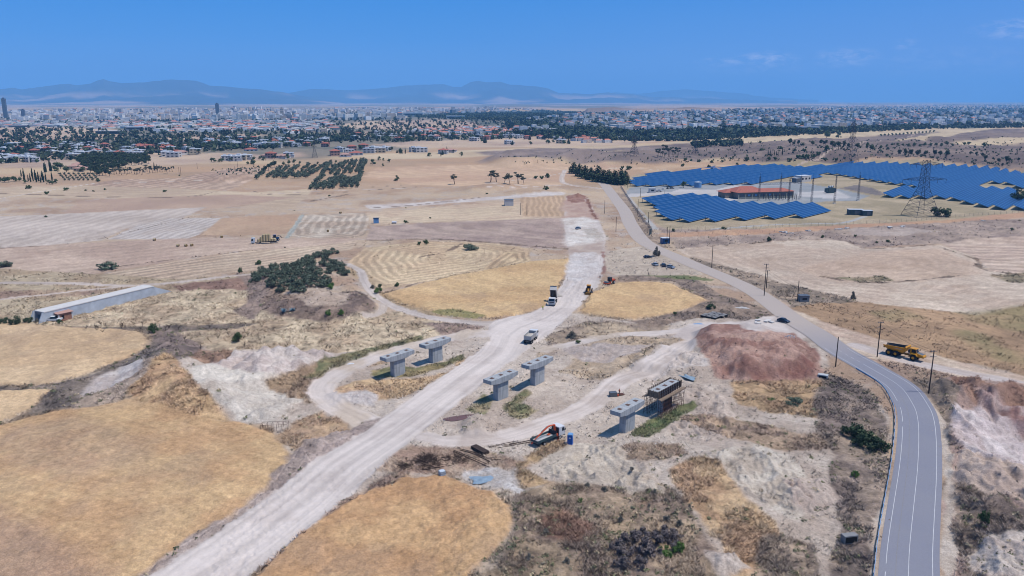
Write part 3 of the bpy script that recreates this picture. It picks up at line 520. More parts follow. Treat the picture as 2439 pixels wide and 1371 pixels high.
def attr_mat(name, rough=.95, fine=((2.2, .16), (.55, .10)), bump=.12, bs=1.6, spec=.15):
    m = bpy.data.materials.new(name); m.use_nodes = True; nt = m.node_tree; b = nt.nodes['Principled BSDF']
    at = nt.nodes.new('ShaderNodeAttribute'); at.attribute_name = 'Col'; geo = nt.nodes.new('ShaderNodeNewGeometry'); prev = at.outputs['Color']; last = None
    for sc_, amp in fine:
        n = nt.nodes.new('ShaderNodeTexNoise'); n.inputs['Scale'].default_value = sc_; n.inputs['Detail'].default_value = 4; n.inputs['Roughness'].default_value = .65
        nt.links.new(geo.outputs['Position'], n.inputs['Vector']); last = last or n
        mr = nt.nodes.new('ShaderNodeMapRange'); mr.inputs[1].default_value = .3; mr.inputs[2].default_value = .7; mr.inputs[3].default_value = 1-amp; mr.inputs[4].default_value = 1+amp
        nt.links.new(n.outputs['Fac'], mr.inputs[0]); v = nt.nodes.new('ShaderNodeVectorMath'); v.operation = 'SCALE'
        nt.links.new(prev, v.inputs[0]); nt.links.new(mr.outputs[0], v.inputs['Scale']); prev = v.outputs[0]
    nt.links.new(prev, b.inputs['Base Color']); b.inputs['Roughness'].default_value = rough; b.inputs['Specular IOR Level'].default_value = spec
    if bump:
        n = nt.nodes.new('ShaderNodeTexNoise'); n.inputs['Scale'].default_value = bs; n.inputs['Detail'].default_value = 5; nt.links.new(geo.outputs['Position'], n.inputs['Vector'])
        bp = nt.nodes.new('ShaderNodeBump'); bp.inputs['Distance'].default_value = bump; bp.inputs['Strength'].default_value = .8
        nt.links.new(n.outputs['Fac'], bp.inputs['Height']); nt.links.new(bp.outputs[0], b.inputs['Normal'])
    return m
def np_mesh(name, V, F, mat, smooth_=False, col=None, fcol=None, midx=None):
    """mesh from arrays; F (n,3) or (n,4)"""
    me = bpy.data.meshes.new(name); V = np.asarray(V, np.float32); F = np.asarray(F, np.int32); k = F.shape[1]
    me.vertices.add(len(V)); me.vertices.foreach_set('co', V.ravel())
    me.loops.add(F.size); me.loops.foreach_set('vertex_index', F.ravel())
    me.polygons.add(len(F)); me.polygons.foreach_set('loop_start', np.arange(len(F), dtype=np.int32)*k)
    me.polygons.foreach_set('use_smooth', np.full(len(F), smooth_))
    for m in (mat if isinstance(mat, (list, tuple)) else [mat]): me.materials.append(m)
    if midx is not None: me.polygons.foreach_set('material_index', np.asarray(midx, np.int32))
    if col is not None:
        a = me.color_attributes.new('Col', 'FLOAT_COLOR', 'POINT'); a.data.foreach_set('color', np.c_[col, np.ones(len(col))].astype(np.float32).ravel())
    if fcol is not None:
        a = me.attributes.new('Col', 'FLOAT_COLOR', 'FACE'); a.data.foreach_set('color', np.c_[fcol, np.ones(len(fcol))].astype(np.float32).ravel())
    me.update(calc_edges=True); me.validate()
    return me
def link(name, me, parent=None, label=None, cat=None, group=None, kind=None, loc=None, rz=None):
    o = bpy.data.objects.new(name, me); COL.objects.link(o)
    if parent is not None: o.parent = parent
    if label: o['label'] = label
    if cat: o['category'] = cat
    if group: o['group'] = group
    if kind: o['kind'] = kind
    if loc is not None: o.location = loc
    if rz is not None: o.rotation_euler[2] = rz
    return o

# ------------------------------------------------------------------ the land
M_land = attr_mat('land_surface', fine=((4.5, .26), (1.3, .16), (.35, .07)), bump=.28, bs=1.8)
M_way = attr_mat('packed_dirt', fine=((4.5, .08), (.6, .05)), bump=.06, bs=1.4)
NU, KR = 1360, .85
rows = [16.0]
while rows[-1] < 43000: rows.append(rows[-1]+max(.3 if rows[-1] < 80 else 0, min(rows[-1]**2/(75*789)*KR, 260)))
YR = np.array(rows); UU = np.linspace(-1.0, 1.0, NU)*1.0
UU = .82*UU+.55*UU**5
GX = (YR[:, None]*UU[None, :]); GY = np.repeat(YR[:, None], NU, 1)
gx, gy = GX.ravel(), GY.ravel()
gc, gz_, _, _ = paint(gx, gy); gh = ground_h(gx, gy)
V = np.stack([gx, gy, gh], 1); idx = np.arange(len(YR)*NU).reshape(len(YR), NU)
Fq = np.stack([idx[:-1, :-1], idx[:-1, 1:], idx[1:, 1:], idx[1:, :-1]], -1).reshape(-1, 4)
fz = gz_[Fq[:, 0]]
KEEP = {'wheat_field', 'stubble_field', 'ploughed_field', 'haul_road', 'site_road', 'dirt_track', 'gravel_yard', 'concrete_apron', 'dirt_apron', 'rough_field'}
groups = {}
for li in np.unique(fz):
    if li == 0: groups.setdefault('ground', []).append(li); continue
    nm = LAY[li-1]['name']; cnt = (fz == li).sum()
    if nm == 'scrubland' or cnt < 60: groups.setdefault('ground', []).append(li)
    elif nm in KEEP: groups.setdefault(nm+'#%d' % li, []).append(li)
    else: groups.setdefault(nm, []).append(li)
for nm, ids in groups.items():
    f = Fq[np.isin(fz, ids)]; u, inv = np.unique(f, return_inverse=True); nm = nm.split('#')[0]
    me = np_mesh(nm, V[u], inv.reshape(-1, 4), M_way if nm in ('haul_road', 'site_road', 'dirt_track', 'concrete_apron', 'gravel_yard') else M_land, True, col=gc[u])
    if nm in ('dirt_mound',): link(nm, me, label='large heap of red-brown excavated earth beside the tarmac road', cat='earth mound')
    else: link(nm, me, kind='structure')
del V, Fq, gc

# ------------------------------------------------------------------ mountains beyond the plain
def ridge(name, prof, base_y, dist, depth, c1, c2, seed, foot=1.0):
    """prof: skyline points in photo pixels; the range is a real heightfield with its crest at `dist`"""
    px = np.array([p[0] for p in prof], float); py = np.array([p[1] for p in prof], float)
    xs = np.linspace(px[0], px[-1], 620); ys = np.interp(xs, px, py)+(fbm(xs, xs*0+.3, 42, 4, seed+8, .6)-.5)*5
    d = rays(xs, ys); t = dist/d[:, 1]; X = d[:, 0]*t; Z = CAMH+d[:, 2]*t
    nd = 60; s = np.linspace(-1, 1.0, nd)
    XX = np.repeat(X[None], nd, 0); YY = dist+s[:, None]*depth+np.zeros_like(XX)
    XX = XX*(YY/dist)
    sh = np.where(s < 0, (1+s)**1.35, (1-s)**1.2)[:, None]
    n1 = fbm(XX.ravel(), YY.ravel(), 2600, 5, seed, .55).reshape(XX.shape); crest = np.exp(-(s/.10)**2)[:, None]
    ZZ = Z[None]*sh*(1-(1-crest)*.62*(1-np.abs(2*n1-1)*2).clip(0, 1))-20
    ix = np.arange(nd*620).reshape(nd, 620); F = np.stack([ix[:-1, :-1], ix[:-1, 1:], ix[1:, 1:], ix[1:, :-1]], -1).reshape(-1, 4)
    q = fbm(XX.ravel(), YY.ravel(), 1500, 5, seed+3)
    k = sstep(.5, .7, q)[:, None]*(1-sstep(.25, .5, (ZZ.ravel()/max(Z))))[:, None]
    c = np.array(lin(*c1))*(1-k)+np.array(lin(*c2))*k
    me = np_mesh(name, np.stack([XX, YY, ZZ], -1).reshape(-1, 3), F, M_land, True, col=c)
    return link(name, me, kind='structure')
PR1 = [(-700,232),(-400,222),(-200,215),(-60,214),(0,209),(30,206),(52,210),(100,202),(140,196),(165,195),(185,199),(215,195),(232,188),(245,185),(262,190),(290,194),(340,192),(380,189),(405,185),(440,187),(470,190),(500,199),(560,205),(620,208),(660,215),(700,222),(760,232),(820,240)]
PR2 = [(560,240),(640,222),(700,216),(740,208),(775,209),(820,213),(880,208),(930,204),(965,199),(1000,197),(1055,196),(1080,205),(1100,204),(1120,192),(1140,188),(1160,192),(1190,191),(1215,199),(1260,200),(1300,206),(1330,217),(1400,222),(1450,217),(1500,223),(1560,228),(1700,233),(1900,238)]
PR3 = [(1280,238),(1380,226),(1460,218),(1520,220),(1580,214),(1640,211),(1700,214),(1780,222),(1850,231),(1950,237)]
ridge('mountain_range', PR1, 262, 20000, 6500, (84,84,82), (206,172,144), 5)
ridge('mountain_range', PR2, 252, 25000, 6500, (84,84,82), (206,172,144), 9)
ridge('mountain_range', PR3, 240, 34000, 5000, (84,84,82), (206,172,144), 14)
# low mesa on the plain and low rises
def rise(pts_px, dist, depth, c):
    ridge('low_hill', pts_px, 0, dist, depth, c, (200,170,150), 3)
rise([(1385,262),(1400,250),(1440,247),(1500,249),(1560,250),(1620,248),(1680,247),(1720,252),(1760,259)], 5200, 700, (150,130,116))

# ------------------------------------------------------------------ tarmac road with markings
def ribbon(name, off0, off1, z, mat, seg=None, base=None, kind='structure', parent=None, hgt=None):
    c = road_c if base is None else base; t = np.gradient(c, axis=0); t /= np.linalg.norm(t, axis=1)[:, None]; nrm = np.stack([t[:, 1], -t[:, 0]], 1)
    a = c+nrm*off0; b = c+nrm*off1; q = np.linspace(0, 1, 5)
    P_ = a[:, None]*(1-q)[None, :, None]+b[:, None]*q[None, :, None]
    z0 = Tb(c[:, 0], c[:, 1])
    V = np.concatenate([P_, np.repeat((z0+z)[:, None, None], 5, 1)], -1).reshape(-1, 3)
    ix = np.arange(len(c)*5).reshape(-1, 5); F = np.stack([ix[:-1, :-1], ix[:-1, 1:], ix[1:, 1:], ix[1:, :-1]], -1)
    if seg is not None: F = F[seg]
    return link(name, np_mesh(name, V, F.reshape(-1, 4), mat, True), parent, kind=kind)
road_c = smooth(smooth(flat(ROADC), 8)[::2], 5)
_t = np.gradient(road_c, axis=0)
M_road = bpy.data.materials.new('worn_asphalt'); M_road.use_nodes = True
def road_mat(m):
    nt = m.node_tree; b = nt.nodes['Principled BSDF']; geo = nt.nodes.new('ShaderNodeNewGeometry')
    n1 = nt.nodes.new('ShaderNodeTexNoise'); n1.inputs['Scale'].default_value = .12; n1.inputs['Detail'].default_value = 9
    n2 = nt.nodes.new('ShaderNodeTexNoise'); n2.inputs['Scale'].default_value = 3.5; n2.inputs['Detail'].default_value = 3
    for n in (n1, n2): nt.links.new(geo.outputs['Position'], n.inputs['Vector'])
    sp = nt.nodes.new('ShaderNodeSeparateXYZ'); nt.links.new(geo.outputs['Position'], sp.inputs[0])
    cr = nt.nodes.new('ShaderNodeMapRange'); cr.inputs[1].default_value = 215; cr.inputs[2].default_value = 262; nt.links.new(sp.outputs[1], cr.inputs[0])   # the far stretch is dusty, the near one resurfaced
    mA = nt.nodes.new('ShaderNodeMix'); mA.data_type = 'RGBA'; mA.inputs[6].default_value = (*lin(142,144,160), 1); mA.inputs[7].default_value = (*lin(156,156,164), 1); nt.links.new(n1.outputs['Fac'], mA.inputs[0])
    mB = nt.nodes.new('ShaderNodeMix'); mB.data_type = 'RGBA'; mB.inputs[7].default_value = (*lin(198,184,174), 1); nt.links.new(mA.outputs[2], mB.inputs[6]); nt.links.new(cr.outputs[0], mB.inputs[0])
    mr = nt.nodes.new('ShaderNodeMapRange'); mr.inputs[3].default_value = .86; mr.inputs[4].default_value = 1.14; nt.links.new(n2.outputs['Fac'], mr.inputs[0])
    v = nt.nodes.new('ShaderNodeVectorMath'); v.operation = 'SCALE'; nt.links.new(mB.outputs[2], v.inputs[0]); nt.links.new(mr.outputs[0], v.inputs['Scale'])
    nt.links.new(v.outputs[0], b.inputs['Base Color']); b.inputs['Roughness'].default_value = .9; b.inputs['Specular IOR Level'].default_value = .2
road_mat(M_road)
road_hw = 4.5
ribbon('tarmac_road', -4.5, 4.5, .07, M_road)
M_paint = pmat('road_paint', (208,208,212), .8, var=.12, vs=.6, k=.66)
ns = len(road_c)-1; yc = (road_c[:-1, 1]+road_c[1:, 1])/2
near = yc < 232
dash = np.arange(ns)
ribbon('road_marking', -3.5, -3.38, .085, M_paint, near)
ribbon('road_marking', .03, .14, .085, M_paint, near & ((yc < 215) | (dash % 4 < 2)))
ribbon('road_marking', 3.4, 3.51, .085, M_paint, near & (vn(dash/9.0, dash*0+.5, 4) > .33))
M_seam = pmat('tar_seam', (150,148,152), .9)
ribbon('road_marking', 1.9, 2.02, .082, M_seam, near)

# ------------------------------------------------------------------ haze: clear near, blue far away
hz = bpy.data.materials.new('haze_air'); hz.use_nodes = True; nt = hz.node_tree; nt.nodes.clear()
pv = nt.nodes.new('ShaderNodeVolumePrincipled'); ho = nt.nodes.new('ShaderNodeOutputMaterial'); nt.links.new(pv.outputs[0], ho.inputs['Volume'])
pv.inputs['Color'].default_value = (.215, .545, 1.0, 1); pv.inputs['Density'].default_value = HAZE_D = 0.000065; pv.inputs['Anisotropy'].default_value = 0.0
X0, X1, Y0, Y1, Z0, Z1 = -62000, 62000, -500, 44000, -90, 1050
me = bpy.data.meshes.new('haze'); me.from_pydata([(x, y, z) for x in (X0, X1) for y in (Y0, Y1) for z in (Z0, Z1)], [], [(0,1,3,2),(4,6,7,5),(0,4,5,1),(2,3,7,6),(0,2,6,4),(1,5,7,3)])
me.materials.append(hz); link('haze', me, kind='stuff')
# ------------------------------------------------------------------ mesh kit
class MB:
    def __init__(s): s.v = []; s.f = []; s.m = []
    def add(s, vs, fs, m=0):
        o = len(s.v); s.v += [tuple(v) for v in vs]
        for f in fs: s.f.append(tuple(i+o for i in f)); s.m.append(m)
        return s
    def hexa(s, p, m=0): return s.add(p, [(0,3,2,1),(4,5,6,7),(0,1,5,4),(1,2,6,5),(2,3,7,6),(3,0,4,7)], m)
    def box(s, x, y, z, sx, sy, sz, m=0, rz=0, ry=0):
        "box by centre and full size"
        M = Matrix.Translation((x, y, z)) @ Matrix.Rotation(rz, 4, 'Z') @ Matrix.Rotation(ry, 4, 'Y')
        c = [(-1,-1,-1),(1,-1,-1),(1,1,-1),(-1,1,-1),(-1,-1,1),(1,-1,1),(1,1,1),(-1,1,1)]
        return s.hexa([M @ Vector((a*sx/2, b*sy/2, c_*sz/2)) for a, b, c_ in c], m)
    def prism(s, prof, y0, y1, m=0, inset=0):
        "profile in x,z extruded along y"
        n = len(prof); cx = sum(p[0] for p in prof)/n; cz = sum(p[1] for p in prof)/n
        a = [(x, y0, z) for x, z in prof]; b = [(x, y1, z) for x, z in prof]
        return s.add(a+b, [tuple(range(n))[::1], tuple(range(2*n-1, n-1, -1))]+[(i, i+n, (i+1) % n+n, (i+1) % n) for i in range(n)], m)
    def tube(s, p0, p1, r, n=6, m=0, r1=None, cap=True):
        p0 = Vector(p0); p1 = Vector(p1); d = (p1-p0).normalized(); a = d.orthogonal().normalized(); b = d.cross(a); r1 = r if r1 is None else r1
        vs = [p0+(a*cos(2*pi*i/n)+b*sin(2*pi*i/n))*r for i in range(n)]+[p1+(a*cos(2*pi*i/n)+b*sin(2*pi*i/n))*r1 for i in range(n)]
        fs = [(i, (i+1) % n, (i+1) % n+n, i+n) for i in range(n)]
        if cap: fs += [tuple(range(n))[::-1], tuple(range(n, 2*n))]
        return s.add(vs, fs, m)
    def path(s, pts, r, n=6, m=0):
        for a, b in zip(pts, pts[1:]): s.tube(a, b, r, n, m)
        return s
    def lump(s, c, r, m=0, seed=0, amp=.2, nu=10, nv=6, zmin=-1):
        vs = []; fs = []
        for j in range(nv+1):
            t = pi*j/nv
            for i in range(nu):
                p = 2*pi*i/nu; d = Vector((sin(t)*cos(p), sin(t)*sin(p), cos(t))); k = 1+amp*(math.sin(3.1*d.x+seed)+math.sin(4.3*d.y+seed*2.1)+math.sin(3.7*d.z+seed*.7))/3
                vs.append((c[0]+d.x*r[0]*k, c[1]+d.y*r[1]*k, c[2]+max(zmin, d.z)*r[2]*k))
        for j in range(nv):
            for i in range(nu): fs.append((j*nu+i, (j+1)*nu+i, (j+1)*nu+(i+1) % nu, j*nu+(i+1) % nu))
        return s.add(vs, fs, m)
    def mesh(s, name, mats, smooth_=False):
        me = bpy.data.meshes.new(name); me.from_pydata(s.v, [], s.f)
        for m in (mats if isinstance(mats, (list, tuple)) else [mats]): me.materials.append(m)
        me.polygons.foreach_set('material_index', s.m)
        if smooth_: me.polygons.foreach_set('use_smooth', [True]*len(s.f))
        import bmesh as _b
        bm = _b.new(); bm.from_mesh(me); _b.ops.recalc_face_normals(bm, faces=bm.faces[:]); bm.to_mesh(me); bm.free()
        me.update(); return me
    def out(s, name, mats, parent=None, bevel=0, smooth_=False, **k):
        o = link(name, s.mesh(name, mats, smooth_), parent, **k)
        if bevel: b = o.modifiers.new('b', 'BEVEL'); b.width = bevel; b.segments = 2; b.limit_method = 'ANGLE'
        return o
def thing(name, label, cat, loc=(0,0,0), rz=0, group=None, sc=1):
    o = bpy.data.objects.new(name, None); COL.objects.link(o); o.location = loc; o.rotation_euler = (0, 0, rz); o.scale = (sc,)*3 if not hasattr(sc, '__len__') else sc
    o.empty_display_size = .1; o['label'] = label; o['category'] = cat
    if group: o['group'] = group
    return o
def children(o): return [c for c in bpy.data.objects if c.parent is o]
KIDS = {}
def dup(root, loc, rz=0, label=None, sc=None, cat=None, group=None):
    if root.name not in KIDS: KIDS[root.name] = [(c, children(c)) for c in children(root)]
    r = root.copy(); COL.objects.link(r); r.location = loc; r.rotation_euler[2] = rz
    if sc is not None: r.scale = (sc,)*3 if not hasattr(sc, '__len__') else sc
    if label: r['label'] = label
    if cat: r['category'] = cat
    if group: r['group'] = group
    for c, gs in KIDS[root.name]:
        d = c.copy(); COL.objects.link(d); d.parent = r
        for g_ in gs: e = g_.copy(); COL.objects.link(e); e.parent = d
    return r
def yaw(a, b):
    A, B = g(*a), g(*b); return math.atan2(B.y-A.y, B.x-A.x)
def pxm(px, py):
    "metres per photo pixel at a ground point"
    P_ = g(px, py); return (P_.y*CP-(P_.z-CAMH)*SP)/FPX
ORD = ['', 'first', 'second', 'third', 'fourth', 'fifth', 'sixth', 'seventh', 'eighth', 'ninth', 'tenth', 'eleventh', 'twelfth', 'thirteenth', 'fourteenth', 'fifteenth', 'sixteenth', 'seventeenth', 'eighteenth', 'nineteenth']
TENS = {2: 'twent', 3: 'thirt', 4: 'fort', 5: 'fift', 6: 'sixt', 7: 'sevent', 8: 'eight', 9: 'ninet'}
def nth(n):
    if n < 20: return ORD[n]
    if n >= 200: return ORD[n//100].replace('second','two').replace('third','three').replace('fourth','four')+' hundred and '+nth(n % 100) if n % 100 else 'two hundredth'
    if n >= 100: return 'hundred and '+nth(n-100) if n > 100 else 'hundredth'
    t, u = divmod(n, 10); return TENS[t]+('ieth' if u == 0 else 'y-'+ORD[u])

# ------------------------------------------------------------------ plants
M_leaf = attr_mat('foliage', rough=.75, fine=((1.2, .18),), bump=0)
M_bark = pmat('bark', (112,96,84), .9, vs=3, bump=.03)
rng = np.random.default_rng(5)
def leaves(blobs, n, size, cols, flat_=.0, shell=.55, up=0.0):
    """blobs: (x,y,z,rx,ry,rz); n leaf clumps spread through them by volume"""
    B = np.array(blobs, float); w = B[:, 3]*B[:, 4]*B[:, 5]; w = w**.8; w /= w.sum(); k = rng.choice(len(B), n, p=w)
    d = rng.normal(size=(n, 3)); d /= np.linalg.norm(d, axis=1)[:, None]; r = shell+(1-shell)*rng.random(n)**.6; r = np.where(rng.random(n) < .25, rng.random(n)**.4, r)
    c = B[k, :3]+d*r[:, None]*B[k, 3:]
    nrm = d*.8+rng.normal(size=(n, 3))*.55+np.array([0, 0, up]); nrm /= np.linalg.norm(nrm, axis=1)[:, None]
    t = np.cross(nrm, rng.normal(size=(n, 3))); t /= np.linalg.norm(t, axis=1)[:, None]; b = np.cross(nrm, t)
    s = size*(.6+.8*rng.random(n))[:, None]; e = s*(.55+.5*rng.random(n))[:, None]
    V = np.stack([c-t*s-b*e*.4, c+t*s*.2-b*e, c+t*s+b*e*.3, c-t*s*.1+b*e], 1)+rng.normal(size=(n, 4, 3))*size*.12
    F = np.arange(n*4).reshape(n, 4); C = np.array([lin(*q, k=.68) for q in cols]); q = rng.random(n)
    bc = rng.random(len(B))[k]*.5+q*.5
    i = np.clip(bc*(len(C)-1), 0, len(C)-1.001); j = i.astype(int); f = (i-j)[:, None]; col = C[j]*(1-f)+C[j+1]*f
    return V.reshape(-1, 3), F, col*(.8+.4*rng.random(n))[:, None]
def merge(parts):
    V, F, C = [], [], []; o = 0
    for v, f, c in parts: V.append(v); F.append(f+o); C.append(c); o += len(v)
    return np.concatenate(V), np.concatenate(F), np.concatenate(C)
DARKG = [(52,66,52),(70,86,62),(88,104,72)]; OLIVE = [(84,98,84),(104,116,98),(124,134,112)]; BUSHG = [(62,84,56),(86,106,66),(112,126,84)]
GREYB = [(96,98,90),(126,122,112),(150,144,132)]; EUC = [(66,76,62),(92,98,80),(118,116,98)]; FRESH = [(72,104,54),(98,130,66),(126,150,86)]; PURP = [(98,92,96),(122,112,112),(142,130,122)]
TREE = {}
def tree_proto(kind, v):
    key = (kind, v)
    if key in TREE: return TREE[key]
    R = random.Random(hash(kind) % 1000 if False else sum(map(ord, kind))*7+v*13); U = R.uniform; tr = MB(); bl = []; up = 0
    if kind == 'cypress':     # unit height 1
        bl = [(U(-.01,.01), U(-.01,.01), z, .075*w, .075*w, .09) for z, w in ((.12,.8),(.22,1),(.34,1.1),(.46,1.05),(.58,.95),(.7,.75),(.8,.55),(.89,.35),(.96,.18))]
        tr.tube((0,0,-.03), (0,0,.5), .018, 5, r1=.008); n, s, cs = 520, .035, DARKG
    elif kind == 'conifer':
        tr.tube((0,0,-.03), (0,0,.85), .025, 6, r1=.006)
        for i in range(26):
            z = .10+.86*i/26; r = .30*(1-z)**.75*U(.75,1.15)+.02; a = i*2.4; q = r*.55
            bl.append((cos(a)*q, sin(a)*q, z, r*.62, r*.62, .075)); tr.tube((0,0,z-.03), (cos(a)*q*1.2, sin(a)*q*1.2, z), .008, 4, r1=.004)
        n, s, cs = 900, .034, DARKG
    elif kind == 'euc':
        k = R.randint(2, 3)
        for t in range(k):
            a = U(0, 6.28); top = (cos(a)*.12, sin(a)*.12, U(.45,.6)); tr.tube((cos(a)*.02, sin(a)*.02, -.03), top, .022, 5, r1=.012)
            for j in range(4):
                b_ = U(0, 6.28); e = (top[0]+cos(b_)*U(.1,.26), top[1]+sin(b_)*U(.1,.26), U(.6,.92)); tr.tube(top, e, .010, 4, r1=.004); bl.append((*e, U(.09,.16), U(.09,.16), U(.06,.10)))
        n, s, cs = 620, .030, EUC
    elif kind == 'pine':
        tr.tube((0,0,-.03), (0,0,.55), .03, 6, r1=.015)
        for j in range(11):
            a = U(0, 6.28); q = U(0,.26); z = U(.48,.88)-q*.4; bl.append((cos(a)*q, sin(a)*q, z, U(.13,.2), U(.13,.2), U(.09,.14))); tr.tube((0,0,.4), (cos(a)*q, sin(a)*q, z), .012, 4, r1=.004)
        n, s, cs = 760, .036, DARKG
    elif kind == 'broad':
        tr.tube((0,0,-.03), (0,0,.45), .03, 6, r1=.018)
        for j in range(12):
            a = U(0, 6.28); q = U(0,.30); z = U(.32,.85)-q*.35; bl.append((cos(a)*q, sin(a)*q, z, U(.14,.22), U(.14,.22), U(.11,.17))); tr.tube((0,0,.3), (cos(a)*q, sin(a)*q, z), .011, 4, r1=.004)
        n, s, cs = 760, .038, BUSHG
    elif kind == 'olive':
        a = U(0,6.28); tr.tube((0,0,-.05), (.03*cos(a),.03*sin(a),.3), .05, 6, r1=.03)
        for j in range(8):
            a = U(0, 6.28); q = U(.05,.32); z = U(.35,.78)-q*.3; bl.append((cos(a)*q, sin(a)*q, z, U(.16,.24), U(.16,.24), U(.14,.2))); tr.tube((0,0,.25), (cos(a)*q, sin(a)*q, z), .02, 4, r1=.008)
        n, s, cs = 330, .06, OLIVE
    else:   # bushes: unit height, dome, many stems; width scaled per plant
        cs = {'bush': BUSHG, 'greybush': GREYB, 'olivebush': OLIVE, 'fresh': FRESH, 'darkbush': DARKG, 'purplebush': PURP}[kind]
        for j in range(13):
            a = U(0, 6.28); q = U(0,.85)**.7*.8; z = U(.15,.78)*(1-q*q*.8)+.06; bl.append((cos(a)*q, sin(a)*q, z, U(.2,.34), U(.2,.34), U(.16,.26))); tr.tube((cos(a)*q*.3, sin(a)*q*.3, -.1), (cos(a)*q, sin(a)*q, z), .03, 4, r1=.01)
        n, s, cs = 640, .075, cs
    V, F, C = leaves(bl, n, s, cs, up=.25)
    nm = {'cypress': 'cypress_tree', 'conifer': 'conifer_tree', 'euc': 'eucalyptus_tree', 'pine': 'pine_tree', 'broad': 'broadleaf_tree', 'olive': 'olive_tree'}.get(kind, 'bush')
    TREE[key] = (nm, tr.mesh('trunk', M_bark), np_mesh('crown', V, F, M_leaf, False, fcol=C)); return TREE[key]
NVAR = 3
def plant(kind, px, py, hpx, label, cat=None, group=None, wide=1.0, hm=None, P_=None):
    """a tree or bush whose foot is at photo pixel (px,py) and which stands hpx pixels tall"""
    nm, tr, cr = tree_proto(kind, random.randrange(NVAR))
    P_ = g(px, py) if P_ is None else P_
    h = hm or hpx*math.hypot(P_.y, 0)*1.03/FPX/.97
    o = thing(nm, label, cat or nm.split('_')[-1], P_-Vector((0,0,.03*h)), random.uniform(0, 6.28), group, (h*wide, h*wide, h))
    link('stem' if nm == 'bush' else 'trunk', tr, o); link('crown', cr, o); return o
def row_lr(items, fmt, group, cat=None):
    "items: (kind, px, py, hpx[, wide]) labelled by order from the left; fmt gets the ordinal"
    for i, it in enumerate(sorted(items, key=lambda t: t[1])):
        plant(it[0], it[1], it[2], it[3], fmt % nth(i+1), cat, group, it[4] if len(it) > 4 else 1.0)

row_lr([('conifer',x,y,h,1.75) for x,y,h in ((1366,413,27),(1380,419,29),(1393,424,30),(1408,428,30),(1423,432,38),(1437,434,31),(1450,436,32),(1463,438,34),(1478,440,38),(1489,436,30))],
       'dark conifer, %s from the left in the dense row before the solar park', 'conifers in the row by the track', 'conifer')
plant('euc', 1084, 439, 25, 'lone spreading eucalyptus on the field edge, leftmost of the loose line', 'tree', 'field eucalyptus', 1.1)
row_lr([('euc',x,y,h,1.15) for x,y,h in ((1168,434,28),(1183,433,22),(1201,436,18),(1216,440,28),(1234,438,28),(1249,439,20))], '%s eucalyptus from the left in the airy clump on the stony bank', 'eucalyptus on the stony bank', 'tree')
row_lr([('euc',x,y,h,1.0) for x,y,h in ((1567,372,20),(1575,374,24),(1584,374,26),(1594,375,26),(1604,374,24),(1614,372,20))], 'dark eucalyptus, %s from the left in the clump below the grey mounds', 'eucalyptus below the mounds', 'tree')
row_lr([('bush',x,y,h,.8) for x,y,h in ((1277,425,8),(1290,426,9),(1304,423,12),(1301,452,11),(1482,402,8),(1497,404,11))], 'round green bush, %s from the left on the field north of the haul road', 'bushes on the far field', 'bush')
row_lr([('bush',x,y,h,.75) for x,y,h in ((1632,382,9),(1647,384,7),(1665,386,8),(1627,396,8),(1688,400,9),(1694,402,7),(1694,388,8),(1778,383,11),(1756,392,6),(1720,386,6))], 'dark bush, %s from the left on the stony strips behind the solar park', 'bushes behind the solar park', 'bush')
plant('broad', 1628, 447, 17, 'round green tree beside the parked cars of the power station', 'tree')
plant('bush', 1887, 490, 8, 'small dark bush at the foot of a lattice column', 'bush')
plant('darkbush', 2239, 515, 27, 'big dark bush at the foot of the great pylon', 'bush', None, .95)
plant('darkbush', 2430, 478, 28, 'big dark bush at the right edge of the solar park', 'bush', None, .95)
plant('greybush', 1563, 610, 25, 'tall grey-green bush on the roadside above the parked cars', 'bush', None, .55)
plant('bush', 1604, 551, 9, 'little round bush beside the station fence corner', 'bush', None, .6)
plant('bush', 1723, 546, 7, 'low green bush under the front edge of the solar rows', 'bush', None, 1.3)
plant('darkbush', 1832, 574, 13, 'round dark bush at the head of the pale stubble field', 'bush', None, .6)
plant('greybush', 2031, 712, 21, 'slim grey bush below the pale stubble field, right of the kiosk', 'bush', None, .45)
row_lr([('bush',x,y,h,.8) for x,y,h in ((1960,566,8),(2037,563,6),(2088,579,6),(2115,577,8),(2410,548,7))], 'small bush, %s from the left in the weedy strip under the power station', 'bushes in the weedy strip', 'bush')
row_lr([('broad',1810,343,9),('bush',1816,360,8,1.2),('cypress',1829,371,14),('cypress',1834,371,14),('cypress',1844,370,11),('cypress',1849,370,10),('cypress',1853,370,10),('cypress',1863,369,16),('pine',1882,348,20),('pine',1891,348,13),('pine',1902,346,13),('broad',1913,348,11),('broad',1935,321,8),('broad',1935,346,12),('broad',1969,329,22),('broad',1997,329,15),
        ('pine',1955,348,17),('pine',1966,346,14),('pine',1983,354,20),('pine',1997,355,20),('pine',2010,351,16),('pine',2019,360,16),('pine',2041,357,18),('broad',2066,354,15),('broad',2077,358,18),('broad',2097,355,12)], 'tree %s from the left on the scrubby hill above the solar park', 'trees on the scrubby hill', 'tree')
row_lr([('broad',x,350-(i % 2)*2,9+i % 3) for i, x in enumerate(range(2112,2280,13))], 'tree %s from the left in the upper line on the right hill', 'upper line of trees on the right hill', 'tree')
row_lr([('pine',x,y,h) for x,y,h in ((2141,372,16),(2155,372,17),(2169,372,19),(2186,373,18),(2205,371,14),(2225,373,18),(2239,375,18),(2255,373,17),(2311,371,12),(2325,372,12),(2339,376,14),(2347,382,14),(2378,385,14),(2397,386,20),(2404,388,14),(2426,385,11))], 'pine %s from the left in the lower line on the right hill', 'lower line of pines on the right hill', 'pine')
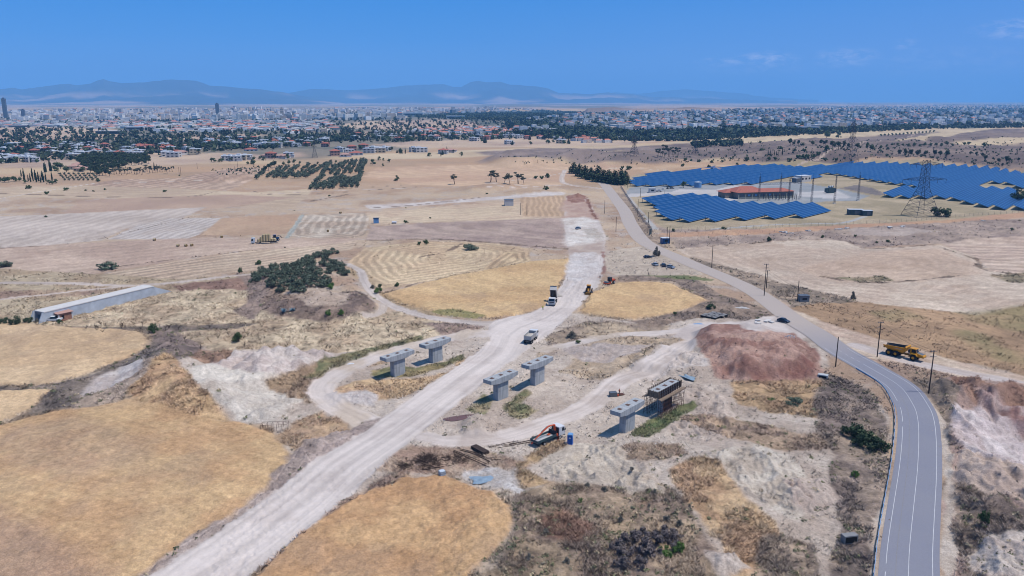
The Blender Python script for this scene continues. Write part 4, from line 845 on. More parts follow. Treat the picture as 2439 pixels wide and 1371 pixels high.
row_lr([('bush',x,y,h,.8) for x,y,h in ((2345,346,10),(2296,344,7),(2307,343,7),(1831,380,8),(1845,380,8),(1882,376,9),(1902,377,11),(1913,377,12),(1924,377,11),(1938,376,11),(1949,374,9),(1968,371,14),(1991,381,8),(1966,379,8),(1916,362,10),(1858,356,9),(1892,360,8))], 'dark shrub, %s from the left on the rocky slope above the panels', 'shrubs on the rocky slope', 'shrub')
row_lr([('broad',x,325-(x-2098)*.075,7) for x in range(2098,2232,9)], 'small tree %s from the left in the hedgerow between pale hill fields', 'hedgerow trees on the far right', 'tree')
# left and middle
plant('olivebush', 1120, 595, 16, 'wide oval green bush on the striped stubble left of the haul road', 'bush', None, 1.45)
row_lr([('bush',998,583,10,.7),('bush',1013,581,12,.75)], '%s of two small bushes at the top of the striped field', 'two field bushes', 'bush')
plant('olivebush', 252, 641, 19, 'wide dark green bush in the stubble above the concrete flume', 'bush', None, 1.5)
plant('olivebush', 14, 635, 16, 'wide green bush at the left edge of the stubble', 'bush', None, 1.5)
plant('bush', 571, 650, 16, 'small upright tree-like bush beside the track end', 'bush', None, .5)
plant('bush', 618, 629, 12, 'round green bush in the stubble above the thicket', 'bush', None, 1.1)
row_lr([('olivebush',x,y,15,1.1) for x,y in ((748,615),(762,612),(777,608),(793,604))], 'bush %s from the left in the low green hedge on the field corner', 'hedge bushes on the field corner', 'bush')
for i, (x, y, h) in enumerate([(x+dx, y, h) for (y, xs, h) in ((622,(728,),18),(632,(712,726,740),17),(641,(660,680,700,720,738),17),(650,(630,650,672,694,716,738,752),18),(660,(614,640,664,688,712,734,756),19),(671,(608,645,670,696,722,748,772),19),(683,(650,678,706,734,760,780),19),(695,(668,692,718),16)) for x in xs for dx in (random.uniform(-5,5),)]):
    plant('olivebush', x, y, h, 'wild olive bush, %s from the back of the big thicket' % nth(i+1), 'bush', 'olive thicket on the knoll', 1.0)
row_lr([('olivebush',x,y,17,.95) for x,y in ((776,622),(772,634),(786,640),(800,645),(812,650),(824,655),(796,632),(812,636),(783,651))], 'olive bush, %s from the left in the smaller thicket beside the bend', 'olive thicket by the bend', 'bush')
row_lr([('fresh',790,686,15,.8),('fresh',783,750,15,.7),('fresh',812,750,15,.65)], 'light green prickly pear clump, %s from the left on the eroded bank', 'prickly pears on the bank', 'cactus')
row_lr([('fresh',900,698,16,.75),('darkbush',905,683,9,.8),('bush',947,681,11,.9),('greybush',888,686,9,.9)], 'bush %s from the left beside the bend of the track', 'bushes at the bend', 'bush')
plant('bush', 365, 792, 28, 'dark bush on the field boundary above the ridge', 'bush', None, .5)
plant('bush', 567, 813, 27, 'solitary grey-green bush in the dry meadow', 'bush', None, .6)
plant('bush', 353, 829, 9, 'small green bush at the edge of the corn', 'bush', None, .7)
row_lr([('darkbush',8,772,19,.8),('darkbush',36,774,27,.55),('darkbush',68,768,16,.8),('greybush',88,768,12,.8),('bush',142,768,10,1)], 'dark bush, %s from the left at the near end of the concrete flume', 'bushes at the flume end', 'bush')
plant('darkbush', 1694, 735, 15, 'dark round bush at the tip of the small cornfield', 'bush', None, 1.0)
plant('bush', 1608, 750, 10, 'small bush under the edge of the small cornfield', 'bush', None, .7)
plant('greybush', 1363, 803, 17, 'pale grey-green bush right of the haul road', 'bush', None, .95)
plant('bush', 1378, 817, 9, 'low yellow-green bush beside the site road', 'bush', None, 1.1)
row_lr([('darkbush',x,y,h,.85) for x,y,h in ((2028,1034,34),(2052,1046,36),(2070,1062,38),(2092,1072,36),(2046,1060,26))], 'big dark bush, %s from the left in the clump inside the road bend', 'bushes inside the road bend', 'bush')
plant('fresh', 2037, 1135, 17, 'low bright green bush on the eroded slope by the road', 'bush', None, .75)
plant('olivebush', 1893, 962, 18, 'flat grey-green bush in the dry grass under the red heap', 'bush', None, 1.6)
plant('fresh', 1836, 955, 10, 'small pale green bush under the red heap', 'bush', None, 1.2)
plant('bush', 2341, 1243, 40, 'dark green bush right of the tarmac road near the bottom', 'bush', None, .45)
plant('fresh', 1383, 1198, 16, 'small bright green bush in the grey scrub', 'bush', None, .6)
row_lr([('purplebush',x,y,h,w) for x,y,h,w in ((1468,1305,28,1.0),(1490,1318,30,1.0),(1500,1286,28,1.0),(1530,1312,40,.9),(1556,1330,34,1.0),(1528,1280,30,1),(1560,1290,36,.9),(1590,1278,34,.9),(1604,1306,30,.8),(1480,1345,28,1),(1520,1350,30,1),(1608,1284,26,.9))], 'grey-purple thorn bush, %s from the left in the foreground thicket', 'thorn bushes in the foreground', 'bush')
row_lr([('fresh',1585,1322,28,.8),('fresh',1612,1312,30,.7)], '%s green bush at the right side of the foreground thicket', 'green bushes of the thicket', 'bush')
row_lr([('greybush',x,y,h,.8) for x,y,h in ((1505,1120,10),(1560,1175,14),(1585,1195,12),(1546,1208,12),(1440,1170,14),(1400,1160,14),(1620,1250,16),(1590,1240,16),(1300,1270,14),(1260,1330,18),(1350,1340,18),(1420,1235,14),(1480,1240,14))], 'grey scrub bush, %s from the left among the foreground weeds', 'grey scrub in the foreground', 'bush')

# ---- olive grove in rows
C3 = lambda X, Y: (600+X*.2132, 330+Y*.2132)
ROWS_U = [((60,455),(125,395)),((180,440),(330,335)),((250,450),(400,335)),((330,440),(520,320)),((380,445),(450,395)),((470,440),(640,300)),((540,440),(720,310)),((610,440),(690,380)),((680,395),(840,290)),((790,400),(880,280)),((860,370),(925,310)),((880,400),(990,300)),((930,430),(1060,270)),((1035,395),(1120,265)),((1100,390),(1170,260)),((1170,385),(1235,245)),((1210,380),(1275,260))]
ROWS_L = [((660,570),(790,430)),((730,572),(870,475)),((790,570),(940,455)),((850,565),(1020,425)),((910,560),(960,500)),((1000,555),(1060,445)),((1060,550),(1120,465)),((1110,550),(1160,455)),((1165,548),(1225,395))]
for rows_, where in ((ROWS_U, 'upper'), (ROWS_L, 'lower')):
    for ri, (a, b) in enumerate(rows_):
        A, B = g(*C3(*a)), g(*C3(*b)); n = max(3, min(13, int((B-A).length/8.5)))
        for k in range(n):
            if random.random() < .07: continue
            t = k/(n-1); P_ = A.lerp(B, t)+Vector((random.uniform(-1,1), random.uniform(-2,2), 0)); P_.z = float(Tb(np.array([P_.x]), np.array([P_.y]))[0])
            plant('olive', 0, 0, 0, '%s from front in the %s row from the left, %s grove' % (nth(k+1), nth(ri+1), where), 'olive tree', 'olive trees of the grove', 1.15, random.uniform(4.6, 6.4), P_)
row_lr([('pine',x,y,h,1.1) for x,y,h in ((627,414,16),(633,410,17),(640,406,18),(648,402,18),(655,399,18))], 'dense dark tree, %s from the left at the left side of the olive grove', 'dark trees beside the grove', 'tree')
row_lr([('broad',x,y,h) for x,y,h in ((676,394,12),(688,391,13),(701,390,12),(714,391,10),(757,392,8),(800,388,9),(820,389,8),(846,388,8),(888,393,16),(903,382,11),(913,383,8),(927,387,10),(912,396,8),(869,392,8))], 'tree %s from the left along the back edge of the olive grove', 'trees behind the grove', 'tree')
row_lr([('bush',943,431,8,.8),('bush',945,421,5,.8),('bush',947,426,6,.8)], '%s bush in the hedge between two stubble fields', 'hedge bushes between fields', 'bush')
# ---- estate on the far left: pines, cypresses, small orchard
C6 = lambda X, Y: (X*.1804, 330+Y*.1804)
gr = []
for y, x0, x1 in ((378,196,352),(383,190,355),(388,188,356),(393,190,352),(399,196,300),(405,205,290),(412,214,262),(419,228,262)):
    x = x0+random.uniform(0,4)
    while x < x1: gr.append(('pine', x, y+random.uniform(-1.5,1.5), random.uniform(14,18), 1.25)); x += random.uniform(6.5,9)
for i, it in enumerate(gr): plant(it[0], it[1], it[2], it[3], 'dark pine, %s from the back left of the dense estate wood' % nth(i+1), 'pine', 'dark wood by the estate', it[4])
row_lr([('euc',x,414+random.uniform(-4,3),random.uniform(12,18),1.1) for x in range(266,340,6)], 'thin tree, %s from the left in the open line under the dark wood', 'open line of trees', 'tree')
row_lr([('euc',x,410+random.uniform(-3,3),random.uniform(10,18),1) for x in range(345,416,6)], 'thin tree, %s from the left in the row running right from the dark wood', 'row right of the wood', 'tree')
row_lr([('cypress',C6(X,Y)[0],C6(X,Y)[1],h) for X,Y,h in ((282,500,16),(322,548,26),(375,562,15),(405,572,20),(430,520,24),(440,562,16),(470,545,24),(485,575,22),(510,562,22),(540,580,18),(560,548,22),(578,575,22),(588,440,20),(600,445,24),(612,440,18),(608,562,20),(665,430,28),(680,430,20),(690,552,20),(2040,420,18),(2075,420,14))], '%s cypress from the left around the estate garden', 'cypresses of the estate', 'cypress')
row_lr([('broad',C6(X,Y)[0],C6(X,Y)[1],h,1.2) for X,Y,h in ((720,420,16),(760,400,18),(800,400,16),(880,440,18),(760,440,12),(10,570,12),(60,575,16),(110,575,14),(185,565,14),(215,570,10),(260,560,12),(335,590,10),(650,600,12),(740,590,12),(690,605,10))], 'round green tree, %s from the left beside the estate house', 'garden trees of the estate', 'tree')
orc = []
for cx in range(8):
    for cy in range(4): orc.append((C6(790+cx*62+cy*22, 478+cy*25), cy, cx))
for (x, y), cy, cx in orc: plant('olive', x, y, 7, 'small orchard tree, %s in the %s row from the back' % (nth(cx+1), nth(cy+1)), 'orchard tree', 'orchard of the estate', 1.2)
row_lr([('bush',x,y,h,1.0) for x,y,h in ((233,432,9),(70,449,10),(112,462,8),(157,453,8),(204,454,4),(250,452,5),(392,457,6),(108,517,5),(222,456,4),(427,419,3),(1025,520,4),(966,531,8),(785,467,4),(1160,462,4))], 'lone bush, %s from the left out on the stubble fields', 'lone bushes on the stubble', 'bush')

# ---- grass tufts and scrub clumps nobody could count
def scatter(n, xr, yr, dens, key):
    y = 1/(rng.random(n)*(1/yr[0]-1/yr[1])+1/yr[1]); x = (rng.random(n)*2-1)*xr*y
    _, z_, gd, bd = paint(x, y); d = gd if key == 'g' else bd
    cl = fbm(x, y, 5.5, 3, 91 if key == 'g' else 95); k = rng.random(n) < np.clip(d*dens*sstep(.38, .62, cl)*2.2, 0, 1)
    k &= ~((pline(road_flat, x, y)[0] < 5.8) & (y < 600))
    x, y = x[k], y[k]; return x, y, ground_h(x, y), paint(x, y)[0]
x, y, z, c = scatter(450000, .85, (80, 520), .34, 'g')
n = len(x); nb = 3; a = rng.random((n, nb))*6.28; r = rng.random((n, nb))*.32; h = (.18+.40*rng.random((n, nb))**1.5)*(1+y[:, None]/600); w = .07+y[:, None]/2600
bx = x[:, None]+np.cos(a)*r; by = y[:, None]+np.sin(a)*r; t = rng.random((n, nb))*3.14; lean = 1.1*h
V = np.stack([np.stack([bx-np.cos(t)*w, by-np.sin(t)*w, z[:, None]+0*bx-.05], -1), np.stack([bx+np.cos(t)*w, by+np.sin(t)*w, z[:, None]+0*bx-.05], -1), np.stack([bx+np.cos(a)*lean, by+np.sin(a)*lean, z[:, None]+h], -1)], 2)
c = c*.85+c.mean(1, keepdims=True)*.15
C = np.repeat((np.clip(c*(1.15+.5*rng.random((n, 1))), 0, .75))[:, None], nb, 1).reshape(-1, 3)
link('dry_grass', np_mesh('dry_grass', V.reshape(-1, 3), np.arange(n*nb*3).reshape(-1, 3), M_leaf, False, fcol=C), kind='stuff', label='tufts of bleached dry grass over the open ground', cat='grass')
x, y, z, c = scatter(230000, .9, (70, 560), .135, 'b')
n = len(x); nb = 13; R_ = (.16+.5*rng.random(n)**3)[:, None]*(1+y[:, None]/700)
d = rng.normal(size=(n, nb, 3)); d /= np.linalg.norm(d, axis=2)[..., None]; d[..., 2] = np.abs(d[..., 2]); cc = np.stack([x, y, z], -1)[:, None]+d*R_[..., None]*(.5+.5*rng.random((n, nb, 1)))*np.array([1, 1, .85])
nn = d+rng.normal(size=d.shape)*.5; nn /= np.linalg.norm(nn, axis=2)[..., None]; t = np.cross(nn, rng.normal(size=d.shape)); t /= np.linalg.norm(t, axis=2)[..., None]; b = np.cross(nn, t); s = R_[..., None]*(.20+.22*rng.random((n, nb, 1)))
V = np.stack([cc-t*s, cc-b*s*.7, cc+t*s, cc+b*s*.8], 2).reshape(-1, 3)
tint = np.array([lin(*q, k=.72) for q in ((148,140,118),(178,162,134),(140,140,104),(196,178,146),(124,128,98))])[rng.integers(0, 5, n)]
C = np.repeat((tint*(.8+.4*rng.random((n, 1))))[:, None], nb, 1)*(.8+.4*rng.random((n, nb, 1)))
link('scrub', np_mesh('scrub', V, np.arange(n*nb*4).reshape(-1, 4), M_leaf, False, fcol=C.reshape(-1, 3)), kind='stuff', label='low grey-brown thorny scrub over banks and slopes', cat='scrub')
# clods and stones on the working ground
x = []; 
ys = 1/(rng.random(16000)*(1/95-1/330)+1/330); xs = (rng.random(16000)*2-1)*.75*ys; _, zz_, _, _ = paint(xs, ys)
nmz = np.array([LAY[i-1]['name'] if i else '' for i in range(len(LAY)+1)]); ok = np.isin(nmz[zz_], ['site_ground', 'dirt_mound', 'spoil_heap', 'chalk_spoil', 'cut_bank', 'haul_shoulder', 'pale_erosion', 'quarry_floor', 'red_streaks'])
ok &= rng.random(16000) < np.where(np.isin(nmz[zz_], ['dirt_mound']), 1, .45)
xs, ys = xs[ok], ys[ok]; zs = ground_h(xs, ys); cs = paint(xs, ys)[0]; n = len(xs); r = (.07+.22*rng.random(n)**3)*(1+ys/400)
O = np.array([(1,0,0),(0,1,0),(-1,0,0),(0,-1,0),(0,0,.8),(0,0,-.6)], float); F8 = np.array([(0,1,4),(1,2,4),(2,3,4),(3,0,4),(1,0,5),(2,1,5),(3,2,5),(0,3,5)])
V = np.stack([xs, ys, zs], -1)[:, None]+O[None]*r[:, None, None]*(.6+.8*rng.random((n, 6, 1))); F = (F8[None]+np.arange(n)[:, None, None]*6).reshape(-1, 3)
link('clods', np_mesh('clods', V.reshape(-1, 3), F, M_leaf, False, fcol=np.repeat(cs*(.6+.5*rng.random((n, 1))), 8, 0)), kind='stuff', label='clods and stones strewn over the bare ground', cat='clods')
# ------------------------------------------------------------------ shared materials for built things
M = {}
for n_, a in dict(concrete=((198,202,206), .9, 0, .08, .5, .02), concrete_dk=((150,150,152), .9, 0, .1, .8), recess=((112,88,80), .9), yellow=((226,158,38), .45, 0, .08, 1), yellow_dk=((150,110,48), .6, 0, .15, 2), orange=((226,96,52), .45, 0, .06, 1), orange_dk=((170,66,38), .6),
        white=((232,234,238), .45, 0, .04, 1), dustwhite=((205,202,200), .6, 0, .1, 2), silver=((170,182,200), .3, .5, .03, 1), navy=((38,50,74), .3, .3, .03, 1), darkgrey=((62,64,70), .6), black=((26,27,30), .7), tyre=((44,44,48), .9), glass=((36,50,62), .12, 0, .02, 1), bluecab=((30,92,150), .4),
        blue=((32,104,196), .5, 0, .05, 1), bluelt=((120,170,220), .5), steel=((120,126,134), .5, .4), rust=((104,72,62), .85, 0, .2, 3), wood=((150,130,112), .8, 0, .2, 2), darkwood=((88,72,64), .85, 0, .2, 2), polewood=((62,50,48), .85), straw=((206,186,146), .95, 0, .12, 4, .04), straw_dk=((150,124,80), .95, 0, .2, 4),
        terracotta=((186,112,96), .85, 0, .10, .6), terrpale=((202,160,146), .85, 0, .1, .6), render=((228,224,220), .9, 0, .05, .5), cream=((224,208,180), .9, 0, .05, .5), stonewall=((158,146,138), .9, 0, .1, .6), brick=((178,130,110), .9, 0, .3, 2.5), gravel=((206,196,184), .95, 0, .12, 3, .05),
        tealgrey=((70,92,98), .6), galv=((128,132,140), .5, .3), lattice=((70,72,84), .6), panelframe=((140,178,222), .5, 0), tarp=((150,172,190), .5, 0, .12, 2), plastic=((214,226,236), .5), mud=((128,92,78), .25, 0, .1, 1), skin=((190,140,112), .7), vest=((210,220,60), .7), jeans=((50,60,90), .8), fence=((140,146,156), .6, .2), water=((170,110,100), .1)).items():
    M[n_] = pmat(n_, *a)
def cast_mat():
    m = bpy.data.materials.new('cast_concrete'); m.use_nodes = True; nt = m.node_tree; b = nt.nodes['Principled BSDF']; tcn = nt.nodes.new('ShaderNodeTexCoord')
    mp_ = nt.nodes.new('ShaderNodeMapping'); mp_.inputs['Rotation'].default_value = (pi/2, 0, 0); nt.links.new(tcn.outputs['Object'], mp_.inputs[0])
    br = nt.nodes.new('ShaderNodeTexBrick'); nt.links.new(mp_.outputs[0], br.inputs['Vector']); br.offset = 0; br.inputs['Scale'].default_value = 1; br.inputs['Brick Width'].default_value = 1.25; br.inputs['Row Height'].default_value = 2.4; br.inputs['Mortar Size'].default_value = .035
    br.inputs['Color1'].default_value = (*lin(200,203,206), 1); br.inputs['Color2'].default_value = (*lin(184,188,192), 1); br.inputs['Mortar'].default_value = (*lin(166,169,173), 1)
    n = nt.nodes.new('ShaderNodeTexNoise'); n.inputs['Scale'].default_value = .9; n.inputs['Detail'].default_value = 6; mp2 = nt.nodes.new('ShaderNodeMapping'); mp2.inputs['Scale'].default_value = (2.2, 2.2, .35); nt.links.new(tcn.outputs['Object'], mp2.inputs[0]); nt.links.new(mp2.outputs[0], n.inputs['Vector'])
    mr = nt.nodes.new('ShaderNodeMapRange'); mr.inputs[1].default_value = .3; mr.inputs[2].default_value = .7; mr.inputs[3].default_value = .78; mr.inputs[4].default_value = 1.1; nt.links.new(n.outputs['Fac'], mr.inputs[0])
    v = nt.nodes.new('ShaderNodeVectorMath'); v.operation = 'SCALE'; nt.links.new(br.outputs['Color'], v.inputs[0]); nt.links.new(mr.outputs[0], v.inputs['Scale']); nt.links.new(v.outputs[0], b.inputs['Base Color']); b.inputs['Roughness'].default_value = .9; b.inputs['Specular IOR Level'].default_value = .2
    return m
M['cast'] = cast_mat(); M['palecon'] = pmat('pale_concrete', (206,214,224), .9, 0, .14, .4)
# solar glass with cell pattern
def panel_mat():
    m = bpy.data.materials.new('solar_glass'); m.use_nodes = True; nt = m.node_tree; b = nt.nodes['Principled BSDF']
    tcn = nt.nodes.new('ShaderNodeTexCoord'); br = nt.nodes.new('ShaderNodeTexBrick'); nt.links.new(tcn.outputs['Object'], br.inputs['Vector'])
    br.offset = 0; br.inputs['Scale'].default_value = 1; br.inputs['Brick Width'].default_value = 1.0; br.inputs['Row Height'].default_value = 1.6; br.inputs['Mortar Size'].default_value = .01
    br.inputs['Color1'].default_value = (*lin(2,66,124), 1); br.inputs['Color2'].default_value = (*lin(3,76,140), 1); br.inputs['Mortar'].default_value = (*lin(10,72,142), 1)
    nt.links.new(br.outputs['Color'], b.inputs['Base Color']); b.inputs['Roughness'].default_value = .35; b.inputs['Specular IOR Level'].default_value = .12
    return m
M['solar'] = panel_mat()

# ------------------------------------------------------------------ bridge piers
def pier(px, py, label, form=False):
    P_ = g(px, py); t = thing('bridge_pier', label, 'bridge pier', P_, radians(49.5), 'concrete bridge piers')
    H_ = 6.35
    MB().box(0, 0, 2.3, 4.0, 1.75, 5.0).out('column', M['cast'], t, .06)
    pr = [(-5.2,5.35),(-2.2,4.75),(2.2,4.75),(5.2,5.35),(5.2,H_),(-5.2,H_)]
    mb = MB().prism(pr, -1.38, 1.38); cap = mb.out('cap', M['cast'], t, .05)
    for x in (-3.4, 0, 3.4): MB().box(x, 0, H_+.035, .95, .95, .07).out('bearing_recess', M['recess'], cap)
    return t
pier(1493, 1025, 'finished concrete pier nearest the camera, right of the crane truck')
pier(1193, 948, 'finished concrete pier right of the haul road, nearer of that pair')
pier(1280, 911, 'finished concrete pier right of the haul road, farther of that pair')
pier(948, 892, 'finished concrete pier left of the haul road, nearer of that pair')
pier(1038, 860, 'finished concrete pier left of the haul road, farther of that pair')
t = pier(1581, 975, 'concrete pier still wrapped in timber formwork and scaffolding'); 
fw = MB()
for s in (-1, 1):
    for i in range(13): x = -5.3+i*.883; fw.box(x, s*1.62, 5.7, .12, .16, 2.1)
    for z in (4.95, 5.35, 5.75, 6.15, 6.5): fw.box(0, s*1.52, z, 10.9, .07, .17)
fw.out('side_formwork', M['darkwood'], t)
for s in (-1, 1):
    e = MB(); e.box(s*5.4, 0, 5.6, .1, 3.3, 1.6)
    for i in range(5): e.box(s*5.52, -1.4+i*.7, 5.7, .14, .12, 1.9)
    e.out('end_formwork', [M['wood'], M['darkwood']], t)
for s in (-1, 1): MB().box(0, s*2.15, 4.75, 12.2, .9, .1).box(0, s*2.6, 4.6, 12.2, .1, .2).out('walkway', M['wood'], t)
sc_ = MB()
for ix in range(10):
    for sy in (-2.5, -1.5, 1.5, 2.5): sc_.tube((-5.4+ix*1.2, sy, 0), (-5.4+ix*1.2, sy, 4.6), .045, 4)
for z in (.5, 1.5, 2.5, 3.5):
    for sy in (-2.5, -1.5, 1.5, 2.5): sc_.tube((-5.6, sy, z), (5.6, sy, z), .035, 4)
    for ix in range(10):
        for s in (-1, 1): sc_.tube((-5.4+ix*1.2, s*1.5, z), (-5.4+ix*1.2, s*2.5, z), .035, 4)
for ix in range(0, 9, 2):
    for sy in (-2.5, 2.5): sc_.tube((-5.4+ix*1.2, sy, .2), (-4.2+ix*1.2, sy, 4.2), .035, 4)
sc_.out('scaffolding', M['rust'], t)
MB().box(0, -1.15, 2.2, 3.8, .06, 3.6).out('plywood_sheet', M['darkgrey'], t)

# ------------------------------------------------------------------ vehicles
def wheel(parent, x, y, r, w, hub='dustwhite', n=18):
    s = 1 if y > 0 else -1; a = MB().tube((x, y-w/2, r), (x, y+w/2, r), r, n).out('wheel', M['tyre'], parent, .04)
    MB().tube((x, y+s*w*.42, r), (x, y+s*(w/2+.03), r), r*.55, 12, r1=r*.42).out('hub', M[hub], a); return a
def dump_truck():      # yellow articulated hauler, x forward
    P0 = g(2122.7, 843); P1 = g(2180, 857); rz = math.atan2(P1.y-P0.y, P1.x-P0.x)
    t = thing('articulated_dump_truck', 'big yellow six-wheeled articulated dump truck on the dirt track', 'dump truck', (P0+P1)/2, rz, sc=1.0)
    for x in (-3.7, -1.75, 3.4):
        for s in (-1, 1): wheel(t, x, s*1.28, .92, .78, 'yellow')
    MB().box(-2.3, 0, 1.25, 5.0, .9, .5).box(1.6, 0, 1.2, 2.4, .8, .5).box(3.2, 0, 1.25, 3.0, 1.3, .5).out('chassis', M['yellow_dk'], t)
    b = MB()   # open hopper with sloping walls: inner and outer shell
    def ring(x, hb, ht, zb, zt): return [(x, -ht, zt), (x, -hb, zb), (x, hb, zb), (x, ht, zt)]
    O = [ring(-5.6,.95,1.5,2.35,2.95), ring(-4.2,1.1,1.65,1.75,3.05), ring(.3,1.15,1.7,1.55,3.3), ring(1.0,1.2,1.72,2.3,3.35)]
    I = [ring(-5.55,.82,1.38,2.50,2.97), ring(-4.2,.95,1.52,1.95,3.07), ring(.1,1.0,1.56,1.75,3.32), ring(.75,1.05,1.58,2.4,3.37)]
    vs = [p for r in O for p in r]; fs = [(i*4+j, i*4+j+1, i*4+j+5, i*4+j+4) for i in range(3) for j in range(3)]+[(12,13,14,15)]; b.add(vs, fs, 0)
    vs = [p for r in I for p in r]; b.add(vs, [f[::-1] for f in fs], 1)
    for i in range(3):
        for j, jj in ((0, 0), (3, 3)): b.add([O[i][j], O[i+1][j], I[i+1][j], I[i][j]], [(0,1,2,3)], 0)
    b.add([O[3][0], O[3][3], I[3][3], I[3][0]], [(0,1,2,3)], 0)
    body = b.out('dump_body', [M['yellow'], M['darkgrey']], t)
    MB().prism([(.75,2.2),(1.0,2.2),(1.25,3.45),(.95,3.75)], -1.75, 1.75).out('headboard', M['yellow'], t)
    for s in (-1, 1): MB().box(-1.2, s*1.475, 2.72, 2.2, .04, .34, rz=0).out('side_lettering_panel', M['bluelt'], body)
    MB().box(-5.3, 1.0, 2.25, .5, .3, .5).box(-5.3, -1.0, 2.25, .5, .3, .5).out('tail_hinge', M['yellow_dk'], t)
    c = MB().prism([(2.1,1.7),(3.9,1.7),(3.95,2.4),(3.65,3.3),(2.15,3.35)], -.85, .85).out('cab', M['yellow'], t, .06)
    MB().box(2.85, 0, 3.40, 2.0, 1.9, .12).out('cab_roof', M['yellow'], t, .04)
    MB().add([(3.97,-.75,2.35),(3.97,.75,2.35),(3.69,.72,3.22),(3.69,-.72,3.22)], [(0,1,2,3)]).out('windscreen', M['glass'], c)
    for s in (-1, 1): MB().add([(2.5,s*.87,2.3),(3.85,s*.87,2.3),(3.6,s*.87,3.2),(2.5,s*.87,3.22)], [(0,1,2,3)]).out('side_window', M['glass'], c)
    h = MB().prism([(3.95,1.35),(6.0,1.15),(6.15,1.55),(5.9,1.95),(3.95,2.35)], -1.05, 1.05, 0).out('bonnet', M['yellow'], t, .12)
    MB().add([(4.0,-.8,2.39),(5.7,-.8,2.04),(5.7,.8,2.04),(4.0,.8,2.39)], [(0,1,2,3)]).out('bonnet_top', M['steel'], h)
    for s in (-1, 1):
        MB().prism([(2.35,1.75),(2.7,2.1),(4.1,2.1),(4.5,1.6),(4.3,1.6),(4.0,1.95),(2.8,1.95),(2.5,1.65)], s*.8-(.0 if s > 0 else .9), s*.8+(.9 if s > 0 else 0)).out('mudguard', M['yellow'], t)
        MB().box(6.05, s*.75, 1.35, .14, .4, .22).out('headlight', M['black'], t)
        MB().tube((3.9, s*1.0, 2.6), (4.0, s*1.45, 2.9), .03, 4).box(4.0, s*1.5, 2.8, .06, .2, .5).out('mirror', M['black'], t)
    MB().box(1.75, .1, 2.35, .6, 1.5, .9).out('exhaust_housing', M['darkgrey'], t)
    MB().path([(1.5, .9, 2.4), (1.6, .9, 1.2), (2.3, .9, 1.2)], .04, 4).box(2.2, -1.1, 1.0, .6, .5, .1).out('ladder', M['black'], t)
    return t
dump_truck()
def lorry_cab(t, x, col='white', w=2.45, zt=2.95, z0=.9):
    c = MB().prism([(x,z0),(x+1.9,z0),(x+2.0,z0+.9),(x+1.75,zt),(x,zt)], -w/2, w/2).out('cab', M[col], t, .06)
    MB().add([(x+2.01,-w*.44,z0+.95),(x+2.01,w*.44,z0+.95),(x+1.82,w*.42,zt-.2),(x+1.82,-w*.42,zt-.2)], [(0,1,2,3)]).out('windscreen', M['glass'], c)
    for s in (-1, 1):
        MB().add([(x+.9,s*(w/2+.01),z0+.95),(x+1.85,s*(w/2+.01),z0+.95),(x+1.65,s*(w/2+.01),zt-.3),(x+.9,s*(w/2+.01),zt-.3)], [(0,1,2,3)]).out('side_window', M['glass'], c)
        MB().box(x+2.02, s*w*.36, z0+.15, .06, .4, .18).out('headlight', M['plastic'], c)
        MB().box(x+1.9, s*(w/2+.18), z0+1.3, .1, .12, .5).out('mirror', M['black'], c)
    MB().box(x+2.02, 0, z0+.55, .05, w*.7, .3).out('grille', M['darkgrey'], c); MB().box(x+1.98, 0, z0-.2, .2, w, .35).out('bumper', M['dustwhite'], t)
    return c
def tipper(px, py, rz, label, raise_=0, load=False):
    t = thing('tipper_truck', label, 'tipper truck', g(px, py), rz, 'white tipper trucks')
    for x in (-2.9, -1.6, 1.6, 3.1):
        for s in (-1, 1): wheel(t, x, s*1.0, .52, .38 if x > 0 else .6)
    MB().box(-.4, 0, .95, 7.6, .9, .3).box(.6, .95, .75, .8, .4, .5).out('chassis', M['darkgrey'], t)
    lorry_cab(t, 2.3)
    b = MB(); W_ = 1.22
    b.box(0, 0, .05, 5.4, W_*2, .1, 0)
    for s in (-1, 1):
        b.box(0, s*W_, .75, 5.4, .08, 1.4, 0)
        for i in range(8): b.box(-2.5+i*.72, s*(W_+.06), .72, .1, .07, 1.35, 0)
        b.box(0, s*W_, 1.48, 5.5, .16, .1, 0)
    b.box(2.7, 0, .85, .08, W_*2, 1.7, 0); b.box(-2.7, 0, .7, .08, W_*2, 1.3, 1)
    bd = b.out('tipping_body', [M['dustwhite'], M['dustwhite']], t)
    bd.location = (-.65, 0, 1.25)
    if raise_:
        bd.rotation_euler[1] = -raise_; bd.location = (-3.3+2.7*cos(raise_), 0, 1.2+2.7*math.sin(raise_))
        MB().tube((1.5, 0, 1.1), (-3.3+5.2*cos(raise_), 0, 1.2+5.2*math.sin(raise_)), .13, 8).out('hydraulic_ram', M['darkgrey'], t)
        MB().box(.1, 0, -.06, 5.1, 1.9, .06).out('body_underside', M['darkgrey'], bd)
        MB().box(2.75, 0, 1.75, .5, 2.5, .08).out('canopy', M['steel'], bd)
    if load: MB().lump((-.1, 0, .75), (2.5, 1.15, .75), 0, 2, .25, 14, 6).out('gravel_load', M['gravel'], bd, smooth_=True)
    return t
tipper(1317, 722, yaw((1322,715), (1312,738)), 'white tipper truck facing the camera with its body raised', radians(48))
tipper(1264, 812, yaw((1250,823), (1276,798)), 'white tipper truck driving away with a load of gravel', 0, True)
